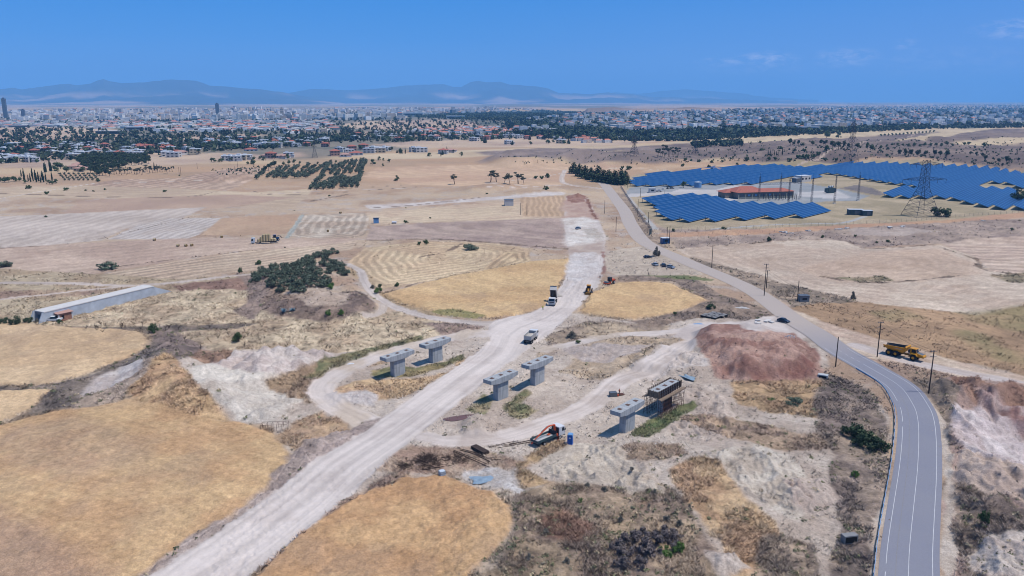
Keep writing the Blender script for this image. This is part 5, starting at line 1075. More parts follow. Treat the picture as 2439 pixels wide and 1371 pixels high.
# gravel being tipped behind the raised body
MB().lump((0,0,.1), (2.0,1.8,1.1), 0, 4, .3, 14, 6, zmin=-.3).out('gravel_pile', M['gravel'], None, loc=g(1326, 705), smooth_=True, label='fresh gravel heap behind the raised tipper body', cat='gravel heap')
def crane_truck():
    P0 = g(1277, 1062); P1 = g(1330, 1040); t = thing('crane_truck', 'white-cabbed flatbed truck with a folded orange loader crane', 'crane truck', (P0+P1)/2-Vector((0,0,.02)), math.atan2(P1.y-P0.y, P1.x-P0.x))
    for x in (-2.2, 2.9):
        for s in (-1, 1): wheel(t, x, s*1.0, .5, .36 if x > 0 else .6)
    MB().box(-.2, 0, .85, 7.6, .85, .28).box(-4.0, 0, .7, .15, 2.2, .25).out('chassis', M['darkgrey'], t)
    MB().box(-1.3, 0, 1.18, 5.9, 2.4, .12).out('flatbed', M['dustwhite'], t)
    for s in (-1, 1): MB().box(-1.3, s*1.22, 1.45, 5.9, .06, .6).out('side_board', M['tealgrey'], t)
    MB().box(-4.27, 0, 1.45, .06, 2.4, .5).out('tailgate', M['tealgrey'], t); MB().box(1.68, 0, 1.75, .08, 2.4, 1.2).out('front_board', M['darkgrey'], t)
    lorry_cab(t, 2.55, zt=3.0)
    MB().box(2.50, 0, 2.0, .06, 2.2, 1.6).out('cab_rear_panel', M['darkgrey'], t)
    cr = MB().box(2.05, 0, 1.3, .5, 2.3, .5).tube((2.05, -.2, 1.4), (2.05, -.2, 3.5), .24, 8).out('crane_column', M['orange'], t)
    MB().tube((2.05,-.2,3.5), (.3,-.1,3.65), .2, 6, r1=.17).tube((.3,-.1,3.65), (-1.2,0,3.0), .17, 6).out('crane_boom', M['orange'], cr)
    MB().tube((-1.2,0,3.0), (-3.4,.25,1.75), .15, 6).tube((-3.4,.25,1.75), (-4.75,.4,.75), .11, 6).out('crane_jib', M['orange'], cr)
    MB().tube((1.6,-.2,2.2), (.6,-.1,3.4), .07, 6).tube((-.1,0,3.75),(-2,.1,2.9), .06, 6).out('hydraulic_ram', M['steel'], cr)
    for s in (-1, 1): MB().tube((2.05, s*1.35, 1.3), (2.05, s*1.35, .25), .07, 6).box(2.05, s*1.35, .2, .35, .35, .08).out('stabiliser_leg', M['orange_dk'], t)
    MB().lump((.7,.3,1.45), (.55,.3,.2), 0, 3, .2).out('orange_bundle', M['orange'], t)
    return t
crane_truck()
def portable_toilet():
    P_ = g(1358, 1056); t = thing('portable_toilet', 'bright blue portable toilet beside the crane truck', 'portable toilet', P_, radians(-14))
    MB().box(0, 0, 1.1, 1.15, 1.15, 2.05).box(0, 0, .06, 1.25, 1.25, .12).out('cabin', M['blue'], t, .03)
    MB().prism([(-.62,2.12),(.62,2.12),(.5,2.38),(-.5,2.38)], -.62, .62).out('roof', M['bluelt'], t, .03)
    MB().box(0, -.59, 1.08, .8, .04, 1.85).out('door', M['blue'], t); MB().box(.02, -.62, 1.55, .42, .02, .28).out('sign_plate', M['plastic'], t)
    MB().box(.59, 0, 1.7, .03, .7, .25).out('vent', M['bluelt'], t); MB().tube((-.4,.4,2.2), (-.4,.4,2.6), .05, 6).out('vent_pipe', M['white'], t)
portable_toilet()
def grader():
    t = thing('motor_grader', 'yellow motor grader with its blade down on the haul road', 'grader', g(1402, 697), yaw((1410,675), (1399,708)))
    for x in (-3.2, -1.8):
        for s in (-1, 1): wheel(t, x, s*1.1, .65, .4, 'yellow')
    for s in (-1, 1): wheel(t, 3.3, s*1.05, .62, .38, 'yellow')
    MB().box(-2.5, 0, 1.65, 2.8, 1.2, 1.1).out('engine_cover', M['yellow'], t, .06)
    MB().prism([(-1.0,1.0),(.3,1.0),(.35,3.0),(-1.1,3.0)], -.75, .75).out('cab', M['yellow'], t)
    MB().box(-.35, 0, 2.35, 1.42, 1.54, .95).out('cab_window', M['glass'], t); MB().box(-.35, 0, 3.1, 1.7, 1.8, .12).out('cab_roof', M['yellow'], t)
    MB().path([(.2,0,1.6),(2.0,0,2.0),(3.2,0,1.3)], .2, 6).box(3.3, 0, .8, .3, 1.9, .3).out('front_beam', M['yellow'], t)
    MB().box(1.4, 0, .45, .1, 3.9, .7, rz=radians(28)).out('blade', M['steel'], t); MB().box(4.1, 0, .55, .12, 2.5, .7).out('front_blade', M['yellow_dk'], t)
    MB().tube((1.2,-.4,.7),(1.1,-.3,1.8),.07).tube((1.2,.4,.7),(1.1,.3,1.8),.07).tube((1.4,0,1.0),(2.9,0,1.1),.12).out('blade_arm', M['yellow_dk'], t)
grader()
def roller():
    t = thing('road_roller', 'orange single-drum road roller at the edge of the haul road', 'road roller', g(1452, 676), yaw((1466,670), (1438,678)))
    MB().tube((2.1,-1.05,.75), (2.1,1.05,.75), .75, 24).out('drum', M['steel'], t)
    MB().box(2.1, 1.15, .8, 2.3, .12, .4).box(2.1, -1.15, .8, 2.3, .12, .4).box(3.2, 0, .8, .15, 2.4, .4).box(1.0, 0, .9, .15, 2.4, .5).out('drum_frame', M['orange'], t)
    for s in (-1, 1): wheel(t, -1.6, s*.95, .75, .55, 'dustwhite')
    MB().prism([(-3.0,1.1),(-.7,1.1),(-.7,2.0),(-2.7,1.9)], -.9, .9).box(.3, 0, 1.0, 1.6, .8, .4).out('engine_cover', M['orange'], t, .08)
    MB().box(0, 0, 2.1, 1.25, 1.4, 1.5).out('cab', M['glass'], t); MB().box(0, 0, 2.9, 1.4, 1.55, .1).out('cab_roof', M['darkgrey'], t)
    for a in (-.6, .6):
        for b in (-.68, .68): MB().box(a, b, 2.1, .08, .08, 1.6).out('cab_post', M['darkgrey'], t)
roller()
def car(px, py, rz, col, label, kind='car', sc=1.0, group='cars parked on the dirt by the road'):
    t = thing('parked_car' if kind == 'car' else 'pickup_truck', label, kind if kind == 'car' else 'pickup', g(px, py), rz, group, sc)
    if kind == 'car':
        body = MB().prism([(-2.1,.3),(2.1,.3),(2.15,.62),(1.9,.82),(.9,.95),(-1.75,1.0),(-2.12,.9)], -.88, .88).out('body', M[col], t, .09)
        cab = MB(); a = [(-1.75,.98),(1.0,.95),(.35,1.45),(-1.2,1.46)]; lo = [(x, s*.8, z) for s in (-1, 1) for x, z in a[:2]]; 
        cab.hexa([(-1.8,-.82,.97),(1.05,-.82,.93),(1.05,.82,.93),(-1.8,.82,.97),(-1.15,-.62,1.42),(.3,-.62,1.42),(.3,.62,1.42),(-1.15,.62,1.42)]).out('windows', M['glass'], body)
        MB().hexa([(-1.2,-.66,1.41),(.36,-.66,1.41),(.36,.66,1.41),(-1.2,.66,1.41),(-1.05,-.58,1.48),(.2,-.58,1.48),(.2,.58,1.48),(-1.05,.58,1.48)]).out('roof', M[col], body)
    else:
        body = MB().prism([(-2.5,.45),(2.5,.45),(2.5,.95),(1.3,1.05),(1.3,1.02),(-2.5,1.02)], -.9, .9).out('body', M[col], t, .06)
        MB().hexa([(-.6,-.86,1.0),(1.4,-.86,1.0),(1.4,.86,1.0),(-.6,.86,1.0),(-.45,-.7,1.6),(.7,-.7,1.6),(.7,.7,1.6),(-.45,.7,1.6)]).out('windows', M['glass'], body); MB().box(.1, 0, 1.64, 1.2, 1.42, .08).out('roof', M[col], body)
        MB().box(-1.55, 0, 1.03, 1.7, 1.5, .04).out('load_bed', M['darkgrey'], body)
    for x in (-1.3, 1.35):
        for s in (-1, 1): wheel(t, x, s*.82, .33, .22, 'silver', 14)
    for s in (-1, 1): MB().box(2.08, s*.62, .68, .1, .35, .14).out('headlight', M['plastic'], body); MB().box(-2.1, s*.65, .75, .08, .3, .14).out('tail_light', M['orange_dk'], body)
    return t
car(1543, 614, yaw((1535,614), (1551,613)), 'navy', 'dark hatchback parked alone under the grey roadside bush')
car(1560, 632, yaw((1568,635), (1552,628)), 'silver', 'blue-grey car parked at the left of the group of three')
car(1580, 634, yaw((1588,639), (1573,628)), 'navy', 'dark car parked in the middle of the group of three')
car(1597, 638, yaw((1585,635), (1608,640)), 'silver', 'light silver car parked at the right of the group of three')
car(1377, 545, yaw((1372,546), (1384,543)), 'silver', 'blue-grey car standing on the white chalk fill', group='cars on site')
t = car(1866, 767, yaw((1855,764), (1877,769)), 'navy', 'dark blue car with an open tailgate at the road junction', group='cars on site')
MB().box(-2.0, 0, 1.75, .9, 1.3, .06, ry=radians(-20)).out('tailgate', M['navy'], t)
G_ = 'vehicles in the power station yard'
car(1569, 456, 0.05, 'white', 'white pickup parked by the gate booth of the power station', 'pickup', 1.15, G_)
car(1579, 450, 1.4, 'white', 'white car, leftmost of three parked under the far solar rows', group=G_); car(1590, 449, 1.4, 'darkgrey', 'dark car, middle of three parked under the far solar rows', group=G_); car(1600, 449, .2, 'navy', 'dark car, rightmost of three parked under the far solar rows', group=G_)
car(127, 765, radians(10), 'white', 'old white pickup beside the brick shed', 'pickup', 1.1, 'pickup by the shed')

# hay trailer, bales, telehandler
def bale(P_, label, rz=0, stand=False, col='straw'):
    t = thing('hay_bale', label, 'hay bale', P_, rz, 'round hay bales')
    if stand: MB().tube((0,0,0), (0,0,1.25), .72, 16).out('straw_roll', M[col], t, .05); MB().tube((0,0,1.24), (0,0,1.27), .66, 16).out('end_face', M['straw'], t)
    else: MB().tube((0,-.62,.7), (0,.62,.7), .72, 16).out('straw_roll', M[col], t, .05); MB().tube((0,-.65,.7), (0,-.6,.7), .62, 16).tube((0,.6,.7), (0,.65,.7), .62, 16).out('end_face', M['straw_dk'], t)
    return t
for i, (x, y, r) in enumerate(((368,573,1.4),(424,587,1.5),(443,587,.9),(457,586,.9),(528,566,.6),(781,552,.2),(811,508,.9))):
    bale(g(x, y), 'round hay bale lying on the stubble, %s from the left' % nth(i+1), r)
TA, TB_ = g(596, 581), g(665, 578)
tr_rz = math.atan2(TA.y-TB_.y, TA.x-TB_.x)
t = thing('hay_trailer_truck', 'long flatbed lorry with pale cab being loaded with hay bales', 'lorry', (TA+TB_)/2, tr_rz, sc=.95)
for x in (-5.8, -4.6, -3.4, 2.4, 6.2):
    for s in (-1, 1): wheel(t, x, s*1.0, .5, .4)
MB().box(-1.9, 0, 1.25, 11.6, 2.45, .2).out('flatbed', M['darkgrey'], t); MB().box(0, 0, .9, 13.0, .8, .3).out('chassis', M['black'], t)
lorry_cab(t, 5.2, 'plastic', zt=3.5); MB().box(5.0, 0, 3.2, .1, 2.2, 1.0).out('wind_deflector', M['white'], t)
R_ = Matrix.Rotation(tr_rz, 3, 'Z')
k = 0
for lay, xs in ((0, (3.2,1.75,.3,-1.15,-2.6,-4.05,-5.5)), (1, (1.75,.3,-1.15,-2.6)), (2, (.3,-1.15,-2.6))):
    for x in xs:
        for s in (-1, 1):
            k += 1; P_ = (TA+TB_)/2+R_ @ Vector((x*.95, s*.62*.95, (1.36+lay*1.27)*.95))
            bale(P_, '%s bale from the cab on the %s side, %s layer on the lorry' % (nth(xs.index(x)+1), 'far' if (R_ @ Vector((0,s,0))).y > 0 else 'near', ('bottom','middle','top')[lay]), 0, True)
t = thing('telehandler', 'blue tractor loader lifting at the back of the hay lorry', 'tractor', g(657, 572), tr_rz+radians(200))
for x, r in ((-1.1, .8), (1.2, .6)):
    for s in (-1, 1): wheel(t, x, s*.95, r, .45, 'dustwhite')
MB().box(.9, 0, 1.3, 2.0, .9, .8).box(-.6, 0, 1.2, 2.0, 1.0, .6).out('bonnet', M['bluecab'], t, .05); MB().box(-.6, 0, 2.3, 1.4, 1.4, 1.4).out('cab', M['glass'], t); MB().box(-.6, 0, 3.05, 1.6, 1.6, .12).out('cab_roof', M['bluecab'], t)
for s in (-1, 1): MB().path([(.2,s*.65,1.8),(1.8,s*.65,2.6),(3.0,s*.65,1.6)], .09).out('loader_arm', M['darkgrey'], t)
MB().box(3.1, 0, 1.5, .1, 1.6, .5).tube((3.1,-.5,1.3),(4.2,-.5,1.3),.04).tube((3.1,.5,1.3),(4.2,.5,1.3),.04).out('bale_fork', M['rust'], t)

# ------------------------------------------------------------------ people: one skinned surface each
def person(px, py, label, face=0, top='vest', legs='jeans', step=.15, arm=.2):
    me = bpy.data.meshes.new('person'); J = [((0,0,.95),(.13,.10)), ((0,0,1.15),(.14,.10)), ((0,0,1.38),(.17,.11)), ((0,0,1.50),(.06,.06)), ((.02,0,1.60),(.085,.095)), ((.02,0,1.70),(.08,.09)), ((.01,0,1.76),(.05,.06))]
    E = [(0,1),(1,2),(2,3),(3,4),(4,5),(5,6)]
    for s in (-1, 1):
        o = len(J); f = step*s
        J += [((0,s*.10,.88),(.10,.09)), ((f*.6+.03,s*.11,.50),(.065,.065)), ((f-.03,s*.12,.09),(.045,.045)), ((f+.13,s*.13,.04),(.045,.03))]; E += [(0,o),(o,o+1),(o+1,o+2),(o+2,o+3)]
        o = len(J); J += [((0,s*.20,1.40),(.06,.06)), ((-.02,s*.27,1.12),(.045,.045)), ((arm,s*.26,.90),(.035,.035)), ((arm+.09,s*.25,.86),(.035,.02))]; E += [(2,o),(o,o+1),(o+1,o+2),(o+2,o+3)]
    me.from_pydata([j[0] for j in J], E, []); ob = bpy.data.objects.new('person', me); COL.objects.link(ob)
    sk = ob.modifiers.new('s', 'SKIN'); ob.modifiers.new('u', 'SUBSURF').levels = 1
    for i, v in enumerate(me.skin_vertices[0].data): v.radius = J[i][1]; v.use_root = (i == 0)
    dg = bpy.context.evaluated_depsgraph_get(); nm = bpy.data.meshes.new_from_object(ob.evaluated_get(dg)); bpy.data.objects.remove(ob)
    nm.materials.clear()
    for m in (M[legs], M[top], M['skin'], M['darkgrey']): nm.materials.append(m)
    for p in nm.polygons:
        c = p.center; p.material_index = 3 if c.z < .10 or c.z > 1.72 or (c.z > 1.6 and c.x < -.02) else 2 if c.z > 1.47 or (abs(c.y) > .2 and c.z < .98 and c.z > .8) else 0 if c.z < .98 else 1; p.use_smooth = True
    return link('person', nm, None, label, 'person', None, None, g(px, py), face)
person(1293, 738, 'worker in a yellow vest standing left of the raised tipper', -1.2)
person(1429, 664, 'worker in dark clothes standing beside the orange roller', -1.8, 'navy', 'darkgrey')
person(1588, 643, 'person in a white shirt standing beside the parked cars', -1.0, 'white', 'jeans')
person(1545, 656, 'worker standing by the survey tripod on the dirt', 2.6, 'darkgrey', 'jeans')
person(1475, 940, 'worker in an orange vest beside the grey site tank', 1.0, 'orange', 'jeans', .05)
t = thing('survey_tripod', 'small survey tripod standing on the parking dirt', 'tripod', g(1548, 657))
for a in (0, 2.1, 4.2): MB().tube((0,0,1.4), (.5*cos(a), .5*sin(a), 0), .03, 4).out('leg', M['wood'], t)
MB().box(0,0,1.52,.18,.18,.25).out('level', M['yellow'], t)
# ------------------------------------------------------------------ solar park
def solar(poly, rows_label, z0, excl=None, group=None):
    poly = np.array(poly); n = np.array([.766,-.643]); u = np.array([.643,.766]); q = poly @ n; PITCH_ = 11.6; out = []
    k0 = int(math.floor(q.min()/PITCH_)); k1 = int(math.ceil(q.max()/PITCH_)); c = 0
    for k in range(k1, k0-1, -1):
        off = k*PITCH_; ss = np.arange(-200, 1500, 6.0); pts = off*n[None]+ss[:, None]*u[None]; ins = sdf(poly, pts[:, 0], pts[:, 1]) > 0
        if excl is not None:
            for e in excl: ins &= sdf(e, pts[:, 0], pts[:, 1]) < 0
        i = 0
        while i < len(ss):
            if ins[i]:
                j = i
                while j+1 < len(ss) and ins[j+1]: j += 1
                if j-i >= 3: out.append((off, ss[i], ss[j]))
                i = j+1
            else: i += 1
    for i, (off, a, b) in enumerate(out):
        m = off*n+(a+b)/2*u; zc = float(T0(m[:1], m[1:])[0]); t = thing('solar_panel_row', rows_label % nth(i+1), 'solar panels', (m[0], m[1], zc), math.atan2(u[1], u[0]), group)
        ss = np.arange(a, b+.1, 6.0); loc = ss-(a+b)/2; P_ = off*n[None]+ss[:, None]*u[None]; zz = T0(P_[:, 0], P_[:, 1])-zc
        # local y: +y is away from the viewer side (n points to -y)
        hw = 4.15; zl, zh = .8, 3.7; gl = MB(); fr = MB(); ps = MB()
        for s_ in range(len(ss)-1):
            x0, x1 = loc[s_]+.0, loc[s_+1]
            for r in range(5):
                y0 = -hw+r*2*hw/5+.11; y1 = -hw+(r+1)*2*hw/5-.11; f0 = (y0+hw)/(2*hw); f1 = (y1+hw)/(2*hw); za, zb = zl+(zh-zl)*f0, zl+(zh-zl)*f1
                gl.add([(x0,y0,zz[s_]+za+.05),(x1,y0,zz[s_+1]+za+.05),(x1,y1,zz[s_+1]+zb+.05),(x0,y1,zz[s_]+zb+.05)], [(0,1,2,3)])
            fr.hexa([(x0,-hw,zz[s_]+zl-.08),(x1,-hw,zz[s_+1]+zl-.08),(x1,hw,zz[s_+1]+zh-.08),(x0,hw,zz[s_]+zh-.08),(x0,-hw,zz[s_]+zl),(x1,-hw,zz[s_+1]+zl),(x1,hw,zz[s_+1]+zh),(x0,hw,zz[s_]+zh)])
        for s_ in range(0, len(ss), 2):
            for y_, h_ in ((-2.2, zl+(zh-zl)*.235), (2.4, zl+(zh-zl)*.79)): ps.box(loc[s_], y_, zz[s_]+h_/2-.6, .22, .22, h_+1.0)
        gl.out('panel_glass', M['solar'], t); fr.out('frame', M['panelframe'], t); ps.out('posts', M['galv'], t)
    return len(out)
low = [W2 for W2 in [at_ for at_ in []]]
def fl(*a): return flat([(a[i], a[i+1]) for i in range(0, len(a), 2)])
solar(fl(1524,484, 1560,471, 1612,471, 1664,469, 1710,475, 1748,484, 1775,490, 1865,490, 1925,488, 1955,493, 1990,508, 1945,522, 1870,524, 1765,529, 1707,533, 1643,535, 1583,536, 1566,516, 1552,497), 'solar panel row, %s from the near right side of the small array', 1, None, 'rows of the front solar array')
NU_ = solar(fl(1500,446, 1500,438, 1514,428, 1560,419, 1660,408, 1770,398, 1850,396, 1905,402, 2000,396, 2080,383, 2220,385, 2340,398, 2430,414, 2500,424, 2520,452, 2450,462, 2400,444, 2360,440, 2340,452, 2420,458, 2430,470, 2480,480, 2500,492, 2470,505, 2380,503, 2325,496, 2262,480, 2240,476, 2135,475, 2105,470, 2120,458, 2175,452, 2110,441, 1995,418, 1965,416, 1925,430, 1880,424, 1800,440, 1700,441, 1600,445, 1540,447), 'solar panel row, %s from the near right side of the large array', 1, None, 'rows of the large solar array')

# ------------------------------------------------------------------ power station
def bld(px, py, rz, w, d, h, label, wall, roof, hip=0, over=.5, wins=0, name='building', cat='building', group=None, P_=None):
    """box building, origin at base centre; hip>0 gives a tiled hip roof"""
    t = thing(name, label, cat, g(px, py) if P_ is None else P_, rz, group)
    wl = MB().box(0, 0, h/2-.5, w, d, h+1).out('wall', M[wall], t)
    if hip:
        a, b = w/2+over, d/2+over; r = max(w-d, .6)/2
        MB().add([(-a,-b,h),(a,-b,h),(a,b,h),(-a,b,h),(-r,0,h+hip),(r,0,h+hip)], [(0,1,5,4),(1,2,5),(2,3,4,5),(3,0,4),(3,2,1,0)]).out('roof', M[roof], t)
    else:
        MB().box(0, 0, h+.12, w+.3, d+.3, .25).out('roof', M[roof], t)
    if wins:
        for s in (-1, 1):
            for i in range(wins): x = -w/2+w*(i+.5)/wins; MB().box(x, s*(d/2+.02), h*.55, w/wins*.5, .06, h*.3).out('window', M['glass'], t)
        MB().box(w/2+.02, 0, h*.5, .06, d*.35, h*.35).out('window', M['glass'], t)
    return t
SR = yaw((1745,474), (1890,470))
t = thing('station_building', 'long tiled power station building with red hipped roof and pale base', 'building', g(1814, 470), SR, sc=.84)
MB().box(0, 0, 3.1, 58, 15, 6.2).box(-28, 9, 2.6, 18, 14, 5.2).out('wall', M['stonewall'], t)
MB().box(0, -7.55, .9, 58.1, .2, 1.8).out('base_band', M['cream'], t)
for i in range(9): MB().box(-28.6+i*7.15, -7.7, 2.2, .9, .5, 4.4).out('pilaster', M['cream'], t)
for i in range(8): MB().box(-25+i*7.15, -7.56, 3.6, 4.6, .16, 2.6).out('shutter', M['steel'], t)
for i in (1, 2, 4): MB().box(-25+i*7.15, -7.6, 3.5, 2.4, .2, 1.6).out('window', M['bluelt'], t)
def hipr(x, y, w, d, h, r, z=6.2):
    a, b = w/2, d/2; q = max(w-d, .6)/2; return MB().add([(x-a,y-b,z),(x+a,y-b,z),(x+a,y+b,z),(x-a,y+b,z),(x-q,y,z+r),(x+q,y,z+r)], [(0,1,5,4),(1,2,5),(2,3,4,5),(3,0,4),(3,2,1,0)])
hipr(0, 0, 60.5, 17.5, 0, 2.6).out('roof', M['terracotta'], t); hipr(-14, 6, 34, 22, 0, 4.4, 6.25).out('roof', M['terracotta'], t); hipr(-28, 10, 21, 17, 0, 2.8, 5.3).out('roof', M['terracotta'], t)
def lattice_col(px, py, hpx, label, w=1.3):
    P_ = g(px, py); h = hpx*P_.y*1.02/FPX; t = thing('lattice_column', label, 'steel column', P_, SR, 'steel gantry columns of the power station')
    m = MB(); wt = w*.45; n = max(5, int(h/1.6)); wd = lambda z: w/2+(wt/2-w/2)*z/h
    for a in (-1, 1):
        for b in (-1, 1): m.tube((a*w/2, b*w/2, 0), (a*wt/2, b*wt/2, h), .075, 4)
    for i in range(n):
        z0, z1 = h*i/n, h*(i+1)/n; p, q = wd(z0), wd(z1); s = 1 if i % 2 else -1
        for a in (-1, 1): m.tube((a*p, s*p, z0), (a*q, -s*q, z1), .045, 4); m.tube((s*p, a*p, z0), (-s*q, a*q, z1), .045, 4)
    m.out('lattice', M['lattice'], t); MB().tube((0,0,h), (0,0,h+2.5), .08, 4).out('tip', M['lattice'], t); MB().box(0,0,.2,w+.8,w+.8,.5).out('footing', M['render'], t)
    return P_, h
LC = [(1807,477,56),(1857,476,57),(1877,490,62),(1905,474,54),(1932,488,64),(1987,484,64),(2043,478,60)]
cp = [lattice_col(*c, 'steel lattice column, %s from the left in the switchyard' % nth(i+1)) for i, c in enumerate(LC)]
t = thing('gantry_beam', 'steel lattice beams spanning the columns in front of the red roof', 'gantry beam', cp[0][0])
for a, b in ((0, 1), (1, 3)):
    A, B = cp[a][0]-cp[0][0], cp[b][0]-cp[0][0]; m = MB(); n = 9; z = cp[0][1]*.66
    for dz in (0, 1.3): m.tube(A+Vector((0,0,z+dz)), B+Vector((0,0,z+dz)), .1, 4)
    for i in range(n): m.tube(A.lerp(B, i/n)+Vector((0,0,z+(i % 2)*1.3)), A.lerp(B, (i+1)/n)+Vector((0,0,z+((i+1) % 2)*1.3)), .07, 4)
    m.out('beam', M['lattice'], t)
for i in range(16):
    x, y = 1818+i*5.2+(i % 3), 474+(i % 2)*3; P_ = g(x, y); t = thing('insulator_post', 'switchgear post with ribbed insulator, %s from the left before the station building' % nth(i+1), 'switchgear', P_, SR, 'switchgear posts before the building')
    MB().box(0,0,1.4,.35,.35,2.8).out('stand', M['lattice'], t); MB().tube((0,0,2.8),(0,0,4.6),.22,8,r1=.14).out('insulator', M['rust'], t)
t = thing('transformer', 'dark green transformer with pale cooler on a concrete pad', 'transformer', g(1977, 459), SR)
MB().box(0,0,2.2,6,4,3.8).out('tank', M['tealgrey'], t); MB().tube((-2,0,5.2),(2.4,0,5.2),.8,12).out('conservator', M['plastic'], t)
for i in range(3): MB().tube((-1.8+i*1.8,-1,4),(-1.8+i*1.8,-1.4,6.2),.2,8).out('bushing', M['steel'], t)
for s in (-1, 1): MB().box(s*3.7,0,2.3,1.0,3.6,3.0).out('radiator', M['tealgrey'], t)
t = thing('water_tank', 'pale round water tank behind the yard of the power station', 'tank', g(1662, 446)); MB().tube((0,0,0),(0,0,4.8),3.2,24).out('shell', M['bluelt'], t); MB().tube((0,0,4.8),(0,0,5.3),3.3,24,r1=.4).out('lid', M['plastic'], t)
bld(1553, 458, .05, 5.2, 4.2, 3.6, 'small white gate booth of the power station', 'render', 'white', wins=1, name='gate_booth', cat='booth')
bld(1912, 432, SR+.35, 15, 7, 5.6, 'white flat-roofed block behind the station building', 'render', 'white', wins=3)
bld(1895, 434, SR+.35, 5, 5, 4.0, 'small grey service cabin left of the white block', 'steel', 'white', wins=0, name='service_cabin', cat='cabin')
t = bld(2036, 511, -.06, 9.5, 4.2, 3.6, 'blue-grey inverter container below the solar park, left of the pair', 'tealgrey', 'white', name='inverter_container', cat='container', group='inverter containers'); MB().box(1,-2.15,1.8,4,.1,2.6).out('door', M['steel'], t)
t = bld(2064, 513, -.06, 6.2, 4.0, 3.4, 'blue-grey inverter container below the solar park, right of the pair', 'tealgrey', 'white', name='inverter_container', cat='container', group='inverter containers'); MB().box(.5,-2.05,1.8,2.4,.1,2.4).out('door', M['steel'], t)
bld(1584, 579, .25, 4.2, 3.2, 2.9, 'blue kiosk with white roof between two poles', 'bluecab', 'white', name='kiosk', cat='kiosk', wins=1)
bld(1913, 717, .05, 3.6, 2.6, 2.2, 'small grey concrete kiosk right of the tarmac road', 'concrete_dk', 'steel', name='kiosk', cat='kiosk', wins=1)
bld(1212, 489, .1, 6.2, 5, 4.2, 'small pale pump house beside the chalk strip', 'render', 'steel', name='pump_house', cat='shed', wins=0)
bld(896, 531, .2, 3.2, 2.4, 3.0, 'little blue-grey hut on the ploughed field edge', 'bluelt', 'navy', name='hut', cat='hut')
t = thing('field_tank', 'white lying tank at the ploughed field edge', 'tank', g(939, 532)); MB().tube((-1.4,0,.8),(1.4,0,.8),.75,14).out('shell', M['white'], t); MB().box(-.9,0,.2,.3,1.2,.4).box(.9,0,.2,.3,1.2,.4).out('cradle', M['steel'], t)
# electricity cabinet pole by fence
t = thing('sign_board', 'blue-grey board at the fence corner by the road', 'board', g(1549, 560), .9); MB().box(0,0,2.2,2.6,.12,3.2).out('board', M['tealgrey'], t); MB().box(-1,0,.5,.12,.12,1.6).box(1,0,.5,.12,.12,1.6).out('post', M['lattice'], t)

# ------------------------------------------------------------------ pylons, poles, wires
def pylon(px, py, hpx, label, rz, wb, arms, r=.16):
    P_ = g(px, py); h = hpx*P_.y*1.02/FPX; t = thing('electricity_pylon', label, 'pylon', P_, rz, 'lattice electricity pylons'); m = MB(); wst = .28*wb
    zs = [0, .09, .18, .27, .36, .44, .52, .60, .68, .76, .84, .92, 1]; hw = lambda z: (wb*(1-z/.52)+wst*(z/.52))/2 if z < .52 else wst/2*(1-.35*(z-.52)/.48)
    for a, b in zip(zs, zs[1:]):
        p, q = hw(a), hw(b); A, B = a*h, b*h
        for sx in (-1, 1):
            for sy in (-1, 1): m.tube((sx*p, sy*p, A), (sx*q, sy*q, B), r*1.25, 4)
            m.tube((sx*p,-p,A), (sx*q,q,B), r*.7, 4); m.tube((sx*p,p,A), (sx*q,-q,B), r*.7, 4); m.tube((-p,sx*p,A), (q,sx*q,B), r*.7, 4); m.tube((p,sx*p,A), (-q,sx*q,B), r*.7, 4)
            m.tube((sx*q,-q,B), (sx*q,q,B), r*.6, 4); m.tube((-q,sx*q,B), (q,sx*q,B), r*.6, 4)
    m.out('tower', M['lattice'], t)
    for z, L_ in arms:
        for s in (-1, 1):
            m = MB(); q = hw(z); tip = Vector((s*L_*wb, 0, z*h)); n = 5
            for sy in (-1, 1): m.tube((s*q, sy*q, z*h-.02*h), tip, r*.8, 4); m.tube((s*q, sy*q, z*h+.045*h), tip, r*.8, 4)
            for i in range(n):
                f, f2 = i/n, (i+1)/n
                for sy in (-1, 1): m.tube(Vector((s*q, sy*q, z*h-.02*h)).lerp(tip, f), Vector((s*q, sy*q, z*h+.045*h)).lerp(tip, f2), r*.5, 4); m.tube(Vector((s*q, sy*q, z*h+.045*h)).lerp(tip, f), Vector((s*q, -sy*q, z*h-.02*h)).lerp(tip, f2), r*.5, 4)
            o = m.out('cross_arm', M['lattice'], t)
            for f in (.55, 1): v = Vector((s*q, 0, z*h)).lerp(tip, f); MB().tube(v, v-Vector((0,0,.07*h)), r*.9, 5).out('insulator', M['rust'], o)
    return t
pylon(2192, 514, 130, 'great lattice pylon standing before the large solar array', radians(8), 17, [(.66,.92),(.93,.68)], .11)
pylon(2025, 387, 94, 'tall slim pylon on the scrubby hill behind the solar park', radians(30), 14, [(.60,.5),(.76,.5),(.92,.42)], .12)
pylon(1510, 370, 44, 'distant pylon among the grey mounds', radians(30), 9, [(.62,.6),(.78,.6),(.93,.5)], .12)
pylon(1656, 366, 36, 'faint distant pylon beside the dark eucalyptus clump', radians(30), 8, [(.62,.6),(.78,.6),(.93,.5)], .12)
pylon(750, 375, 40, 'faint pylon behind the olive grove', radians(20), 7, [(.62,.5),(.78,.5),(.93,.4)], .08)
